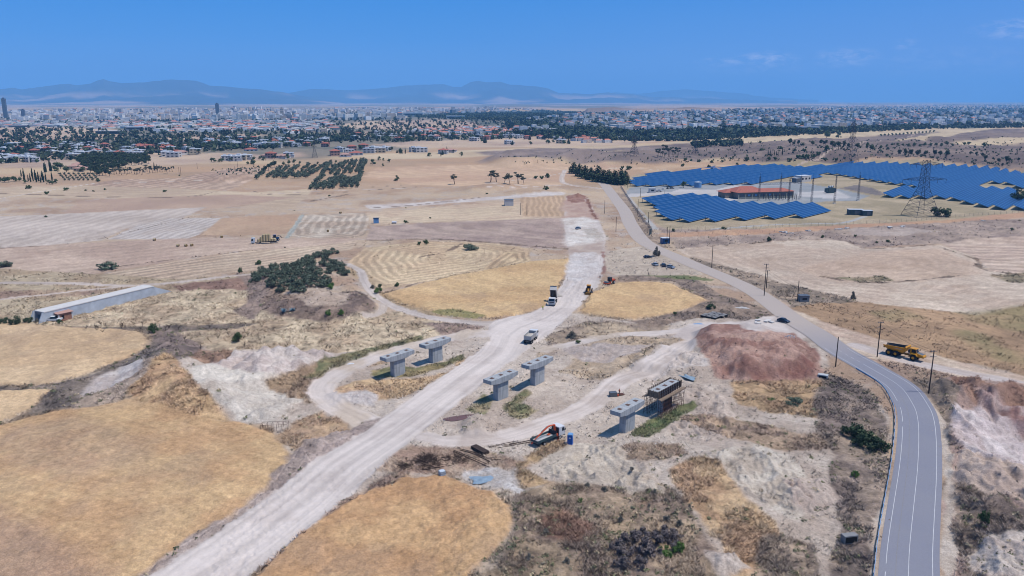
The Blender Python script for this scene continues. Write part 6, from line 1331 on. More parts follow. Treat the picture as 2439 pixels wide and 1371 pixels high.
POLES = [(2089,850,88,1),(2212,935,108,1),(1990,873,76,0),(1899,718,51,0),(1820,704,77,1),(1825,688,45,1),(1695,638,55,0),(1588,581,41,0),(1594,581,44,0),(1543,556,51,0),(1440,508,31,0),(1467,552,36,0),(1519,511,36,0),(1255,512,28,0),(1240,511,27,0),(427,416,18,0),(431,416,18,0),(1494,448,30,0),(1525,470,22,0),(1583,470,18,0),(470,402,14,0),(560,410,14,0),(566,398,14,0),(1400,428,10,0),(650,372,16,0),(1280,380,8,0)]
pw = []
for i, (x, y, hp, arm) in enumerate(sorted(POLES)):
    P_ = g(x, y); h = hp*P_.y*1.03/FPX; t = thing('utility_pole', 'dark wooden utility pole%s, %s pole from the left of the picture' % (' with crossarms' if arm else '', nth(i+1)), 'utility pole', P_, radians(10), 'wooden utility poles')
    MB().tube((0,0,-.5), (0,0,h), .17, 8, r1=.12).out('pole', M['polewood'], t)
    if arm:
        for z in (h-.15, h-1.5): MB().box(0, 0, z, 1.9, .12, .12).out('crossarm', M['galv'], t)
        for dx in (-.85, 0, .85): MB().tube((dx, 0, h-.1), (dx, 0, h+.18), .07, 6).out('insulator', M['galv'], t)
    pw.append((x, P_+Vector((0,0,h-.2))))
P_ = g(1552, 563); t = thing('pole_strut', 'slanting wooden strut leaning on a pole at the fence corner', 'strut', P_); Q = g(1543, 556); MB().tube((0,0,0), (Q-P_)+Vector((0,0,8)), .13, 6).out('strut', M['polewood'], t)
def wire(a, b, sag, label):
    t = thing('power_line', label, 'overhead wire', a, 0, 'overhead wires'); m = MB(); pts = []
    for i in range(13): f = i/12; p = a.lerp(b, f)-a; p.z -= sag*4*f*(1-f); pts.append(p)
    m.path(pts, .022, 3); m.out('wire', M['darkgrey'], t)
D_ = dict((x, p) for x, p in pw)
for j, d in enumerate((-.8, .8)): wire(D_[1825]+Vector((d,0,0)), D_[2089]+Vector((d,0,0)), 2.2, ('left','right')[j]+' overhead wire between the crossarm pole and the upper pole pair'); wire(D_[2089]+Vector((d,0,0)), D_[2212]+Vector((d,0,0)), 1.0, ('left','right')[j]+' overhead wire between the two crossarm poles by the dump truck')

# ------------------------------------------------------------------ fences, rail, barriers
def fence(pts, label, hgt=2.2, step=3.0, top=True, mat='fence', mesh_=True, name='wire_fence', wires=(.3, 1.1, 2.1)):
    W_ = GP(*pts); t = None; P0 = g(pts[0], pts[1]); t = thing(name, label, 'fence', P0); ps = []; acc = []
    for a, b in zip(W_, W_[1:]):
        L_ = np.linalg.norm(b-a); n = max(1, int(L_/step))
        for i in range(n): acc.append(a+(b-a)*i/n)
    acc.append(W_[-1]); A = np.array(acc); z = Tb(A[:, 0], A[:, 1]); V = [Vector((x, y, zz))-P0 for (x, y), zz in zip(A, z)]
    if len(V) <= 100:
        for v in V: MB().tube(v, v+Vector((0,0,hgt)), .05, 4).out('post', M['lattice'], t)
    else:
        for v in V[:99]: MB().tube(v, v+Vector((0,0,hgt)), .05, 4).out('post', M['lattice'], t)
        m = MB()
        for v in V[99:]: m.tube(v, v+Vector((0,0,hgt)), .05, 4)
        m.out('posts', M['lattice'], t, kind='stuff')
    m = MB()
    for z_ in wires:
        for a, b in zip(V, V[1:]): m.tube(a+Vector((0,0,z_)), b+Vector((0,0,z_)), .018, 3, cap=False)
    for a, b in zip(V, V[1:]):
        if mesh_:
            for k in range(4):
                f = k/4; p = a.lerp(b, f); q = a.lerp(b, f+.25); m.tube(p, q+Vector((0,0,hgt)), .012, 3, cap=False); m.tube(q, p+Vector((0,0,hgt)), .012, 3, cap=False)
    m.out('wire_mesh', M[mat], t)
fence((1478,446, 1492,468, 1512,498, 1532,528, 1552,551), 'mesh fence of the power station along the tarmac road', 2.4)
fence((1552,552, 1640,549, 1760,546, 1880,540, 2000,536, 2110,531, 2230,522, 2340,512, 2480,506), 'long mesh fence below the front edge of the solar park', 2.2, 4.5)
fence((1600,560, 1760,556, 1900,551, 2100,547, 2300,540), 'low wire fence along the orange earth strip', 1.5, 7, mesh_=False, wires=(.7, 1.4))
fence((2080,378, 2160,378, 2240,380, 2330,392, 2439,410, 2500,420), 'wire fence along the back edge of the solar park', 2.2, 7)
fence((60,768, 160,780, 300,782, 420,777, 520,772), 'ragged low wire fence below the brick shed', 1.1, 5, mesh_=False, wires=(.5, 1.0), mat='darkwood')
# guard rail beside the bend
c = road_c; tg = np.gradient(c, axis=0); tg /= np.linalg.norm(tg, axis=1)[:, None]; nrm = np.stack([tg[:, 1], -tg[:, 0]], 1)
sel = (c[:, 1] < 212) & (c[:, 1] > 70); side = c+nrm*5.15
if (nrm[sel][:, 0] > 0).mean() > .5: side = c-nrm*5.15
S_ = side[sel]; z = Tb(S_[:, 0], S_[:, 1]); P0 = Vector((*S_[0], z[0])); t = thing('guard_rail', 'pale steel guard rail along the inside of the road bend', 'guard rail', P0)
V = [Vector((x, y, zz))-P0 for (x, y), zz in zip(S_, z)]; m = MB()
for a, b in zip(V, V[1:]):
    m.hexa([a+Vector((0,0,.45)), b+Vector((0,0,.45)), b+Vector((.10,0,.45)), a+Vector((.10,0,.45)), a+Vector((0,0,.80)), b+Vector((0,0,.80)), b+Vector((.10,0,.80)), a+Vector((.10,0,.80))])
m.out('rail', M['bluelt'], t)
acc = 0
for a, b in zip(V, V[1:]):
    acc += (b-a).length
    if acc > 4: MB().box(b.x-.06, b.y, b.z+.35, .12, .12, .9).out('post', M['steel'], t); acc = 0
for i, (x, y) in enumerate(((1873,807),(1879,805),(1885,806),(1891,807))):
    t = thing('barrier_post', 'white site barrier, %s from the left at the road junction' % nth(i+1), 'barrier', g(x, y), .3*i, 'white site barriers'); MB().box(-.5,0,.55,.08,.08,1.1).box(.5,0,.55,.08,.08,1.1).out('leg', M['white'], t); MB().box(0,0,.85,1.2,.06,.22).out('board', M['white'], t)

# ------------------------------------------------------------------ concrete flume, shed and things lying about
A, B = g(70, 772), g(405, 690); L_ = (B-A).length; rz = math.atan2(B.y-A.y, B.x-A.x)
t = thing('concrete_flume', 'long grey concrete channel box running across the meadow', 'concrete channel', A.lerp(B, .5), rz)
MB().prism([(-L_/2+1,-1.5),(L_/2+2,-1.5),(L_/2-9,3.3),(-L_/2+3.5,3.5)], -.25, .25).out('near_wall', M['palecon'], t).location.y = -2.2
MB().prism([(-L_/2+1,-1.5),(L_/2+2,-1.5),(L_/2-9,3.3),(-L_/2+3.5,3.5)], -.25, .25).out('far_wall', M['palecon'], t).location.y = 2.8
MB().box(-2.6, .3, 3.55, L_-13, 5.7, .3).out('top_slab', M['render'], t); MB().box(-L_/2+4.2, .3, 3.0, .3, 4.6, 1.2).out('end_beam', M['concrete_dk'], t)
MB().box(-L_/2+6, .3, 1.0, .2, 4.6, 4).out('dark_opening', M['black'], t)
t = thing('brick_shed', 'small brick shed with a lean-to roof against the concrete channel', 'shed', g(151, 759), rz-.12, sc=.78)
MB().box(0,0,1.5,6.4,4.6,3.4).out('wall', M['brick'], t); MB().add([(-3.6,-2.8,3.15),(3.6,-2.8,3.15),(3.6,2.6,3.4),(-3.6,2.6,3.4),(-3.6,-2.8,3.3),(3.6,-2.8,3.3),(3.6,2.6,3.55),(-3.6,2.6,3.55)], [(0,3,2,1),(4,5,6,7),(0,1,5,4),(1,2,6,5),(2,3,7,6),(3,0,4,7)]).out('roof', M['terrpale'], t)
MB().box(-1.2,-2.33,1.5,1.1,.08,1.5).out('window', M['black'], t); MB().box(2.9,-2.34,1.5,.5,.1,3.2).box(-2.9,-2.34,1.3,.6,.1,3.0).out('corner_render', M['render'], t)
t = thing('blue_barrel', 'blue barrel standing in front of the brick shed', 'barrel', g(150, 758)); MB().tube((0,0,0),(0,0,.95),.35,14).out('drum', M['blue'], t); MB().tube((0,0,.95),(0,0,1.0),.30,14).out('lid', M['navy'], t)
def pile_timber(px, py, rz, label, w, l, n, mat='darkwood'):
    t = thing('timber_stack', label, 'timber stack', g(px, py), rz, 'stacks of timber')
    for k in range(3):
        m = MB()
        for i in range(n): m.box(0, -w/2+w*(i+.5)/n, .12+k*.28, l, w/n*.72, .2)
        m.out('timber_layer', M[mat], t)
def crates(px, py, rz, label):
    t = thing('crate_stack', label, 'crate stack', g(px, py), rz, 'stacks of dark crates')
    for i in range(3):
        for j in range(2):
            m = MB().box(-2.1+i*2.1, -1+j*2, .45, 1.8, 1.7, .9)
            for k in range(4): m.box(-2.1+i*2.1-.68+k*.45, -1+j*2, .95, .12, 1.7, .12, 1)
            m.out('crate', [M['black'], M['dustwhite']], t)
crates(1692, 757, yaw((1684,757),(1700,760)), 'stack of dark crates by the site road, left of the pair'); crates(1709, 753, yaw((1700,753),(1716,756)), 'stack of dark crates by the site road, right of the pair')
pile_timber(1143, 1075, yaw((1130,1070),(1158,1085)), 'stack of grey planks beside the brushwood', 1.6, 4.5, 6, 'darkwood')
t = thing('brushwood_heap', 'big heap of dark brushwood beside the haul road', 'brushwood', g(1018, 1103))
R = random.Random(3)
for nm, cx, cy, rr, hh, n in (('branches',0,0,3.0,2.2,520),('branches',-4.5,-2.0,1.8,.6,160),('branches',6.5,1.2,3.0,.7,200)):
    m = MB()
    for i in range(n):
        a, q = R.uniform(0,6.28), R.random()**.6*rr; z = hh*(1-q/rr)*R.uniform(.3,1); b = R.uniform(0,6.28); l = R.uniform(.5,1.3); p = Vector((cx+cos(a)*q, cy+sin(a)*q, z)); m.tube(p, p+Vector((cos(b)*l, sin(b)*l, R.uniform(-.2,.9))), .035, 3, cap=False)
    m.out(nm, M['darkwood'], t)
for i, (x0,y0,x1,y1) in enumerate(((1080,1075,1180,1120),(1095,1072,1160,1090),(1120,1078,1172,1102),(1000,1120,1082,1108),(1150,1092,1240,1100),(1165,1066,1250,1052),(1185,1068,1290,1048))):
    A, B = g(x0,y0), g(x1,y1); t = thing('pole_on_ground', 'dark timber pole on the ground, %s from the left near the brushwood' % nth(i+1), 'timber pole', A, 0, 'timber poles on the ground')
    MB().tube((0,0,.1), (B-A)+Vector((0,0,.1)), .11, 5).tube((.1,.5,.1), (B-A)*.8+Vector((0,.9,.15)), .08, 5).out('pole', M['darkwood'], t)
t = thing('wooden_frame', 'small square timber frame lying beside the brushwood', 'frame', g(1061, 1093), .4)
for a in range(4): MB().box(.75*cos(a*pi/2), .75*sin(a*pi/2), .1, .15 if a % 2 == 0 else 1.6, 1.6 if a % 2 == 0 else .15, .18).out('rail', M['darkwood'], t)
t = thing('water_cube', 'white caged plastic water tank at the corner of the cornfield', 'tank', g(1053, 1134), .5); MB().box(0,0,.75,1.15,1.15,1.1).out('tank', M['plastic'], t, .06); MB().box(0,0,.1,1.25,1.25,.2).out('pallet', M['steel'], t)
m = MB()
for z in (.4,.8,1.2):
    for a, b in (((-.6,-.6),(.6,-.6)),((.6,-.6),(.6,.6)),((.6,.6),(-.6,.6)),((-.6,.6),(-.6,-.6))): m.tube((*a,z),(*b,z),.03,4)
m.out('cage', M['steel'], t)
def sheet(px, py, rz, sx, sy, mat, label, name='plastic_sheet', bump=.3, seed=1):
    n = 14; V, F = [], []
    for i in range(n+1):
        for j in range(n+1):
            u, v = i/n*2-1, j/n*2-1; k = 1+.18*math.sin(3*math.atan2(v, u)+seed); V.append((u*sx/2*k, v*sy/2*k, bump*(.35+.5*math.sin(u*5+seed)*math.sin(v*4+seed*2))*max(0, 1-max(abs(u),abs(v))**3)+.04))
    for i in range(n):
        for j in range(n): a = i*(n+1)+j; F.append((a, a+n+1, a+n+2, a+1))
    P_ = g(px, py); return MB().add(V, F).out(name, M[mat], None, loc=P_, rz=rz, smooth_=True, label=label, cat='sheet')
sheet(1148, 1142, .2, 4.2, 3.0, 'tarp', 'crumpled pale blue sheet on the chalky ground'); sheet(1634, 896, -.9, 6.0, 2.6, 'tarp', 'blue-grey tarpaulin beside the formwork pier', 'tarpaulin', .5, 3)
sheet(1562, 1058, .3, 1.6, 1.0, 'white', 'small white sheet on the ground right of the blue toilet', 'plastic_sheet', .3, 5); sheet(835, 866, .1, 1.8, 1.2, 'white', 'white scrap lying on the bank above the loop track', 'scrap_sheet', .3, 2)
sheet(1765, 733, 0, 5, 2.0, 'dustwhite', 'pale rubble sheet in the scrub by the road', 'scrap_sheet', .5, 4); sheet(1663, 771, 0, 3, 1.2, 'bluelt', 'flat pale blue board beside the site road', 'scrap_board', .06, 4)
for i, (x, y, w) in enumerate(((1865,553,6),(1880,556,4),(1925,550,4),(2000,546,6),(2014,544,5),(2120,541,5),(2150,540,5),(2340,526,3),(1805,768,4),(1830,766,3),(1330,372,8),(1700,393,6))):
    t = thing('rubble_heap', 'heap of white rubble and scrap, %s listed, on waste ground' % nth(i+1) if False else 'low heap of white rubble and scrap on waste ground, %s heap' % nth(i+1), 'rubble', g(x, y), .2*i, 'heaps of white rubble'); R = random.Random(i)
    for k in range(5): MB().box(R.uniform(-w/2,w/2), R.uniform(-1,1), .3, R.uniform(.8,2.2), R.uniform(.5,1.4), R.uniform(.2,.7), rz=R.uniform(0,3)).out('slab', M['render'], t)
t = thing('site_tank', 'grey site tank with hoses beside the site road', 'tank', g(1460, 943), .2); MB().box(0,0,.6,1.9,1.4,1.1).out('tank', M['steel'], t, .05); MB().lump((2.2,.4,.2),(1.2,.6,.3),0,2,.3).out('hoses', M['rust'], t); MB().box(1.2,-.5,.3,.4,.3,.4).out('motor', M['orange'], t)
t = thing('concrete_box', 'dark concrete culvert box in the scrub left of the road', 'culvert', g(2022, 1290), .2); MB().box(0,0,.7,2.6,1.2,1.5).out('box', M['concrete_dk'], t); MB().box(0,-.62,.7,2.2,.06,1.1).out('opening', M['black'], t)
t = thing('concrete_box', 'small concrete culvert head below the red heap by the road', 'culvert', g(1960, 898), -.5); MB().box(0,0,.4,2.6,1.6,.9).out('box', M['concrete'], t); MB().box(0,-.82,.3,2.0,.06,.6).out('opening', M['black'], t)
t = thing('rebar_cage', 'open rusty rebar frame standing on the dry grass', 'rebar frame', g(655, 1022), .1)
for i in range(6):
    m = MB(); x = -3+i*1.2
    for y_ in (-1, 1): m.tube((x,y_,0),(x,y_,1.5),.04,4)
    m.tube((x,-1,1.5),(x,1,1.5),.035,4)
    if i < 5:
        for y_ in (-1, 1): m.tube((x,y_,1.5),(x+1.2,y_,1.5),.03,4)
    m.out('bar', M['rust'], t)
for i, (x, y) in enumerate(((705,1050),(1010,740),(1352,668),(1431,620))):
    t = thing('stake', 'rusty survey stake, %s from the left on the site' % nth(i+1), 'stake', g(x, y), 0, 'survey stakes'); MB().tube((0,0,0),(.1,0,1.6),.05,5).out('rod', M['rust'], t); MB().box(.1,0,1.5,.2,.04,.15).out('flag', M['orange'], t)
# agave: a rosette of thick leaves
t = thing('agave_plant', 'large blue-grey agave rosette on the eroded bank', 'agave', g(684, 742))
for c_ in range(5):
    m = MB(); R = random.Random(c_); ox, oy = R.uniform(-2.2,2.2), R.uniform(-1,1)
    for i in range(26):
        a, e = R.uniform(0,6.28), R.uniform(.25,1.3); L_ = R.uniform(1.0,1.7); d = Vector((cos(a)*cos(e), sin(a)*cos(e), sin(e))); s = Vector((-sin(a), cos(a), 0))*.13; p = Vector((ox,oy,.05)); q = p+d*L_*.5; m.add([p-s, p+s, q+s*.9, q-s*.9, p+d*L_+Vector((0,0,-.1))], [(0,1,2,3),(3,2,4)])
    m.out('rosette', pmat('agave_leaf', (122,156,172), .6), t)
# puddle
P_ = g(1095, 996); n = 26; MB().add([(cos(2*pi*i/n)*(3.8+.5*math.sin(6*pi*i/n)), sin(2*pi*i/n)*(1.7+.3*math.cos(4*pi*i/n)), 0) for i in range(n)], [tuple(range(n))]).out('water', M['mud'], None, loc=P_+Vector((0,0,.14)), rz=.35, kind='structure')
# bare vines / dead shrubs over the meadow
for i in range(46):
    R = random.Random(i+50); x = R.uniform(170, 1000); lo = 770 if x < 560 else 772; y = R.uniform(lo, 835) if x > 430 else R.uniform(770, 795)
    t = thing('dead_shrub', 'leafless dead shrub in the dry meadow, %s from the start' % nth(i+1) if False else 'leafless dark shrub in the dry meadow', 'dead shrub', g(x, y), R.uniform(0,6), 'leafless shrubs in the dry meadow'); m = MB(); m.tube((0,0,0),(0,0,.5),.06,4)
    for k in range(9): a = R.uniform(0,6.28); l = R.uniform(.6,1.3); m.tube((0,0,R.uniform(.2,.5)), (cos(a)*l*.7, sin(a)*l*.7, .5+l*.8), .035, 3)
    m.out('branches', M['darkwood'], t)
# ------------------------------------------------------------------ houses one can tell apart
HG = []
def house_meshes(v):
    R = random.Random(v); w, d = R.uniform(12, 19), R.uniform(9, 13); h = R.choice([3.6, 6.2, 6.6, 7.0]); red = v % 3 != 0; wl = MB(); wl.box(0, 0, h/2-1, w, d, h+2)
    if v % 2: wl.box(w*.35, -d*.45, h*.3-1, w*.5, d*.5, h*.6+2)
    rf = MB()
    if red:
        a, b, r = w/2+.7, d/2+.7, max(w-d, 1)/2; rf.add([(-a,-b,h),(a,-b,h),(a,b,h),(-a,b,h),(-r,0,h+2.2),(r,0,h+2.2)], [(0,1,5,4),(1,2,5),(2,3,4,5),(3,0,4),(3,2,1,0)])
        if v % 2: rf.box(w*.35, -d*.45, h*.6+.15, w*.55, d*.55, .3)
    else:
        rf.box(0, 0, h+.2, w+.4, d+.4, .4); rf.box(-w*.2, d*.1, h+1.0, w*.3, d*.35, 1.6); 
        if v % 2: rf.box(w*.35, -d*.45, h*.6+.15, w*.55, d*.55, .3)
    wn_ = wl; nf = 2 if h > 5 else 1
    for f in range(nf):
        z = h*(f+.55)/nf
        for i in range(3):
            for s in (-1, 1): wn_.box(-w/2+w*(i+.5)/3, s*(d/2+.03), z, w*.17, .08, h/nf*.42, 1)
        for s in (-1, 1): wn_.box(s*(w/2+.03), 0, z, .08, d*.4, h/nf*.42, 1)
    return red, wl.mesh('wall', [M[('render','cream','white','render','terrpale')[v % 5]], M['glass']]), rf.mesh('roof', M[('terracotta','terrpale')[v % 2] if red else 'white'])
HP = [house_meshes(v) for v in range(9)]
REDI = [i for i, h in enumerate(HP) if h[0]]; FLAT = [i for i, h in enumerate(HP) if not h[0]]
def house(px, py, typ, label, group, sc=1.0, P_=None):
    i = random.choice(REDI if typ == 'r' else FLAT); _, a, b = HP[i]
    t = thing('house', label, 'house', g(px, py) if P_ is None else P_, random.uniform(-.5, .5), group, sc); link('wall', a, t); link('roof', b, t)
CL = [('village behind the olive grove', [(798,370,'r'),(811,361,'f'),(822,373,'r'),(838,358,'r'),(848,369,'r'),(866,354,'r'),(880,364,'f'),(893,360,'f'),(905,363,'f'),(918,359,'f'),(990,361,'f'),(1003,362,'f'),(1056,366,'r'),(1073,362,'r'),(832,366,'f')]),
      ('houses left behind the grove', [(636,375,'r'),(646,376,'r'),(675,376,'r'),(688,374,'f'),(612,352,'f'),(626,350,'f'),(660,350,'f'),(690,347,'f'),(733,347,'r'),(705,350,'f'),(598,360,'r'),(655,342,'r')]),
      ('houses by the right-hand fields', [(1212,343,'f'),(1290,330,'r'),(1320,325,'r'),(1337,341,'f'),(1130,336,'f'),(1160,332,'r'),(1085,328,'r'),(1170,318,'r'),(1030,330,'f'),(1010,325,'r'),(970,331,'f'),(950,332,'r')]),
      ('modern houses on the far left', [(541,382,'f'),(552,382,'f'),(563,383,'f'),(575,381,'f'),(588,380,'f'),(400,372,'f'),(415,374,'f'),(190,397,'r'),(178,402,'r'),(196,407,'r'),(270,371,'f'),(300,368,'f'),(330,367,'f'),(315,371,'f'),(176,378,'f')])]
pn = 1
for nm, hs in CL:
    for i, (x, y, ty) in enumerate(sorted(hs)): house(x, y, ty, '%s %s from the left in the %s' % ('red-roofed house' if ty == 'r' else 'pale flat-roofed house', nth(i+1), nm), nm, .95); HG.append((x, y))
def spread(n, x0, x1, y0, y1, f=None, mind=5):
    out = []; tries = 0
    while len(out) < n and tries < n*40:
        tries += 1; x, y = random.uniform(x0, x1), random.uniform(y0, y1)
        if f and not f(x, y): continue
        if all(abs(x-a) > mind*1.6 or abs(y-b) > mind*.35 for a, b in out): out.append((x, y))
    return out
for nm, pts in (('left suburb by the dark wood', spread(64, 0, 480, 345, 372, lambda x, y: y > 345+abs(x-240)*.02)), ('left suburb at the picture edge', spread(14, 0, 80, 376, 388)), ('middle suburb beyond the stubble', spread(46, 480, 800, 332, 350)), ('suburb right of the white hall', spread(46, 840, 1240, 317, 332)), ('suburb before the right-hand town', spread(30, 1240, 1620, 318, 334))):
    for i, (x, y) in enumerate(sorted(pts)):
        ty = 'r' if random.random() < .5 else 'f'; house(x, y, ty, '%s %s from the left in the %s' % ('red-roofed house' if ty == 'r' else 'pale house', nth(i+1), nm), nm, .9); HG.append((x, y))
# trees among those houses: individual crowns with trunks
k = 0
tp = []
for (x, y) in HG:
    for _ in range(2): tp.append((x+random.uniform(-9,9), y+random.uniform(-1.5,2.5)))
for x0, x1, y, n in ((700,780,335,14),(780,845,333,18),(860,1010,335,22),(1010,1060,372,8),(930,990,363,12),(1040,1100,370,10),(500,540,384,8),(590,630,381,8),(590,626,392,10),(1120,1170,338,8),(1230,1275,346,6),(1296,1370,342,12),(1405,1510,337,16),(1655,1770,343,22),(370,470,357,22),(475,520,350,12)):
    for i in range(n): tp.append((random.uniform(x0,x1), y+random.uniform(-3,3)))
random.shuffle(tp); tp = sorted(tp[:380])
for i, (x, y) in enumerate(tp):
    if g(x, y).y < 600: continue
    plant(random.choice(['broad','broad','pine','conifer','cypress']), x, y, random.uniform(7,14), 'dark tree, %s from the left among outlying houses' % nth(i+1), 'tree', 'trees among the outlying houses', 1.25)

# ------------------------------------------------------------------ the town on the plain: thousands of buildings and trees
def ptsin(n, poly_px, seed):
    r = np.random.default_rng(seed); P_ = np.array(poly_px, float).reshape(-1, 2); lo, hi = P_.min(0), P_.max(0); q = r.random((n*4, 2))*(hi-lo)+lo; k = sdf(P_, q[:, 0], q[:, 1]) > 0; return q[k][:n]
def town(areas, seed):
    r = np.random.default_rng(seed); V, F, C = [], [], []; o = 0
    for poly, n, smin, smax, hmin, hmax, red in areas:
        q = ptsin(n, poly, seed+n); P_ = G3(q[:, 0], q[:, 1]); n = len(P_)
        w = r.uniform(smin, smax, n); d = r.uniform(smin, smax, n)*.8; h = hmin+(hmax-hmin)*r.random(n)**2.2; a = np.round(r.normal(size=n)*.6)*.4+.2; ca, sa = np.cos(a), np.sin(a)
        cl_ = fbm(P_[:, 0], P_[:, 1], 420, 3, 7); keep = cl_ > .40; P_, w, d, h, ca, sa = P_[keep], w[keep], d[keep], h[keep], ca[keep], sa[keep]; n = len(P_)
        cs = [(-1,-1),(1,-1),(1,1),(-1,1)]; lo = [np.stack([P_[:, 0]+(cx*w*ca-cy*d*sa)/2, P_[:, 1]+(cx*w*sa+cy*d*ca)/2, P_[:, 2]-3], -1) for cx, cy in cs]
        hi = [l+np.stack([0*h, 0*h, h+3], -1) for l in lo]; top = hi
        isr = r.random(n) < red; rr = [np.stack([P_[:, 0]+(sx*w*.28*ca), P_[:, 1]+(sx*w*.28*sa), P_[:, 2]+h+np.where(isr, 2.0, .05)], -1) for sx in (-1, 1)]
        vv = np.stack(lo+hi+rr, 1).reshape(-1, 3); V.append(vv)
        base = (np.arange(n)*10)[:, None, None]+o; quads = np.array([(0,1,5,4),(1,2,6,5),(2,3,7,6),(3,0,4,7),(4,5,9,8),(5,6,9,9),(6,7,8,9),(7,4,8,8)]); F.append((base+quads[None]).reshape(-1, 4)); o += n*10
        wc = np.array([lin(*c) for c in ((255,255,255),(250,246,238),(236,232,230),(236,216,196),(206,204,204),(255,255,255),(150,160,172))])[r.choice(7, n, p=[.34,.2,.14,.1,.08,.1,.04])]; rc = np.where(isr[:, None], np.array(lin(206,140,122))[None]*(.8+.4*r.random((n, 1))), wc*(.85+.4*r.random((n, 1))))
        band = .72+.45*r.random((n, 1)); C.append(np.concatenate([np.repeat((wc*band)[:, None], 4, 1), np.repeat(rc[:, None], 4, 1)], 1).reshape(-1, 3))
    return np.concatenate(V), np.concatenate(F), np.concatenate(C)
AREAS = [([-100,266, 0,266, 300,262, 700,262, 960,262, 1060,262, 1200,262, 1200,268, 960,276, 960,284, 700,286, 300,288, 0,292, -100,292], 3400, 12, 30, 5, 26, .05),
         ([0,292, 300,288, 700,286, 790,290, 800,310, 700,330, 480,338, 280,345, 300,320, 200,304, 0,303], 1500, 12, 34, 4, 9, .22),
         ([700,330, 800,318, 1010,312, 1240,300, 1300,290, 1300,318, 1170,318, 900,330], 700, 11, 20, 4, 8, .4),
         ([1200,292, 1260,286, 1380,276, 1560,264, 1700,262, 1900,258, 2060,255, 2520,248, 2520,290, 2439,296, 2200,302, 2000,310, 1780,312, 1650,318, 1450,318, 1230,318], 4700, 10, 21, 5, 19, .13),
         ([540,262, 1000,259, 1160,258, 1300,262, 1060,262, 700,262], 700, 14, 40, 5, 14, .1),
         ([1350,333, 1650,322, 1700,320, 1650,334, 1500,340, 1400,340], 120, 10, 18, 4, 7, .6),
         ([1700,262, 2100,250, 2439,246, 2560,246, 2560,250, 2060,256], 500, 14, 30, 4, 10, .2)]
M_wall = attr_mat('town_walls', rough=.85, fine=((.35, .25),), bump=0)
V, F, C = town(AREAS, 5)
link('town_buildings', np_mesh('town_buildings', V, F, M_wall, False, fcol=C), kind='stuff', label='thousands of small white and red-roofed buildings spread over the plain', cat='town')
def far_trees(areas, seed):
    r = np.random.default_rng(seed); VV, FF, CC = [], [], []; o = 0
    for poly, n, hmin, hmax in areas:
        q = ptsin(n, poly, seed+n); P_ = G3(q[:, 0], q[:, 1]); n = len(P_); h = r.uniform(hmin, hmax, n); nb = 9
        d = r.normal(size=(n, nb, 3)); d /= np.linalg.norm(d, axis=2)[..., None]; c = P_[:, None]+d*h[:, None, None]*np.array([.42,.42,.40])+np.stack([0*h, 0*h, h*.45], -1)[:, None]
        nn = d+r.normal(size=d.shape)*.3; nn /= np.linalg.norm(nn, axis=2)[..., None]; t = np.cross(nn, r.normal(size=d.shape)); t /= np.linalg.norm(t, axis=2)[..., None]; b = np.cross(nn, t); s = h[:, None, None]*(.22+.16*r.random((n, nb, 1)))
        VV.append(np.stack([c-t*s, c-b*s, c+t*s, c+b*s], 2).reshape(-1, 3)); FF.append(np.arange(n*nb*4).reshape(-1, 4)+o); o += n*nb*4
        tc_ = np.array([lin(*x, k=.5) for x in ((64,82,64),(80,98,74),(58,72,60),(98,108,80))])[r.integers(0, 4, n)]; CC.append((np.repeat(tc_[:, None], nb, 1)*(.75+.5*r.random((n, nb, 1)))).reshape(-1, 3))
    return np.concatenate(VV), np.concatenate(FF), np.concatenate(CC)
TA_ = [([-100,266, 700,262, 1060,262, 1200,262, 1240,285, 1300,300, 1170,318, 900,330, 700,345, 480,350, 0,350, 0,303, 200,304, 290,316, 300,300, 0,292, -100,292], 2600, 5, 10),
       ([970,278, 1150,265, 1290,263, 1500,272, 1380,284, 1240,288, 1100,285], 2600, 7, 11),
       ([1200,292, 1260,286, 1380,276, 1560,264, 1900,258, 2520,250, 2520,290, 2200,304, 2000,314, 1780,326, 1650,326, 1450,335, 1230,325], 7500, 8, 14),
       ([-100,266, 0,266, 300,263, 700,263, 960,263, 960,284, 700,288, 300,291, 0,293], 1700, 7, 12),
       ([1480,330, 1600,322, 1800,318, 1980,312, 2200,302, 2520,294, 2520,302, 2200,308, 1990,318, 1820,326, 1640,336, 1500,336], 1500, 6, 11),
       ([0,345, 480,338, 700,330, 820,318, 1000,312, 1240,305, 1240,330, 1000,338, 800,342, 700,352, 470,362, 300,376, 100,384, 0,390], 1200, 5, 9),
       ([1640,345, 1760,338, 1770,346, 1660,352], 120, 6, 10), ([1280,318, 1620,312, 1620,326, 1290,332], 500, 6, 10)]
V, F, C = far_trees(TA_, 8)
link('far_trees', np_mesh('far_trees', V, F, M_leaf, False, fcol=C), kind='stuff', label='dark trees mixed among the distant town and along its edge', cat='trees')
# scattered shrubs on the right-hand hills
q = ptsin(900, [1560,372, 1700,335, 1900,328, 2439,318, 2520,318, 2520,412, 2300,390, 2090,378, 1900,386, 1700,384], 4); P_ = G3(q[:, 0], q[:, 1]); fz_ = fbm(P_[:, 0], P_[:, 1], 60, 3, 3) > .5
V, F, C = far_trees([([1560,372, 1700,340, 1900,334, 2439,326, 2520,326, 2520,412, 2300,390, 2090,378, 1900,386, 1700,384], 800, 1.2, 3.2), ([1150,385, 1440,360, 1620,368, 1640,390, 1360,390], 160, 1, 2.2), ([500,405, 620,395, 640,412, 520,418], 60, 1, 2.5)], 12)
link('hill_scrub', np_mesh('hill_scrub', V, F, M_leaf, False, fcol=C*1.5), kind='stuff', label='low dark scrub dotted over the hills beside the solar park', cat='scrub')
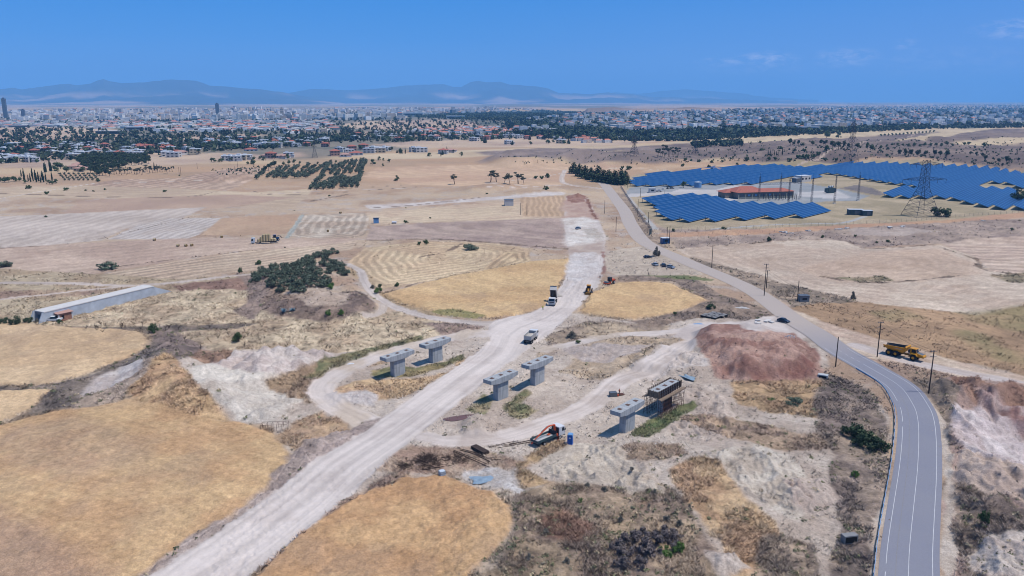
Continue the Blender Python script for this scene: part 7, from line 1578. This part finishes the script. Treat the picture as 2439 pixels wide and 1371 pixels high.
# landmarks
def tower_block(px, py, w, h, label, mat='steel', name='tower_block'):
    t = thing(name, label, 'tower block', g(px, py), .2, 'tower blocks on the skyline'); MB().box(0,0,h/2,w,w*.8,h).out('wall', M[mat], t); m = MB()
    for i in range(int(h/8)): m.box(0,0,6+i*8,w+.6,w*.8+.6,3)
    m.out('window_bands', M['steel'], t); MB().box(0,0,h+2,w*.5,w*.4,4).out('roof_plant', M['lattice'], t)
tower_block(15, 284, 15, 92, 'very tall dark tower standing alone at the left edge of the town'); tower_block(57, 283, 14, 42, 'shorter dark tower right of the tallest one'); tower_block(519, 277, 16, 62, 'dark tower rising above the left half of the town'); tower_block(688, 283, 22, 26, 'broad office block beside the trees in the town centre', 'render'); tower_block(672, 279, 16, 44, 'pale slender tower in the town centre', 'cream'); tower_block(1825, 292, 16, 22, 'pale apartment block rising in the right-hand town', 'cream'); tower_block(1990, 288, 14, 22, 'grey apartment block in the right-hand town', 'render'); tower_block(1780, 300, 30, 12, 'low dark office block in the right-hand town')
def hall(px, py, w, d, h, label, mat='render', rz=.05, wave=False):
    t = thing('hall', label, 'hall', g(px, py), rz, 'large white halls')
    MB().box(0,0,h/2-1,w,d,h+2).out('wall', M[mat], t)
    if wave:
        for k in range(4):
            m = MB(); vs = []; n = 14
            for i in range(n+1):
                u = i/n; z = h+7*math.sin(u*3.0+.2)+1.5*math.sin(u*7+k)
                for s in (0, 1): vs.append((-w*.58+u*w*1.2, -d*.6+(k+s*.86)*d*1.2/4, z))
            m.add(vs, [(i*2, i*2+2, i*2+3, i*2+1) for i in range(n)]).out('roof', M['white'], t)
    else: MB().box(0,0,h+.3,w+1,d+1,.6).out('roof', M['white'], t)
    m = MB().box(0,-d/2-.06,h*.5,w*.94,.2,h*.35); m.out('windows', M['glass'], t)
hall(722, 308, 62, 46, 8, 'white hall with a wavy striped roof among the trees', wave=True, rz=.3)
hall(1925, 313, 46, 16, 12, 'long white school building at the near edge of the town, left one', rz=.15); hall(1950, 310, 34, 14, 13, 'long white school building at the near edge of the town, middle one', rz=.15); hall(1974, 308, 22, 12, 14, 'long white school building at the near edge of the town, right one', rz=.15)
hall(975, 277, 130, 30, 18, 'long white hospital-like block before the distant wood', rz=.1); hall(1085, 283, 70, 26, 12, 'low white block right of the long white one', rz=.1); hall(325, 310, 42, 24, 9, 'white storage hall on the left outskirts', rz=.1); hall(265, 318, 60, 20, 6, 'low hall with a green-grey front on the left outskirts', 'tealgrey', .05); hall(60, 303, 90, 26, 7, 'pale factory hall, leftmost on the outskirts', 'render', 0); hall(120, 301, 70, 22, 6, 'pale factory hall, second from the left on the outskirts', 'render', 0); hall(475, 312, 60, 26, 7, 'hall with a red roof on the left outskirts', 'terracotta', .1); hall(585, 292, 80, 20, 7, 'long pale factory hall in the middle outskirts', 'render', 0); hall(43, 347, 20, 9, 5, 'plain white house standing alone left of the suburb', 'render', 0); hall(1490, 268, 60, 30, 13, 'pale stadium-like block behind the right-hand town', 'render', 0)
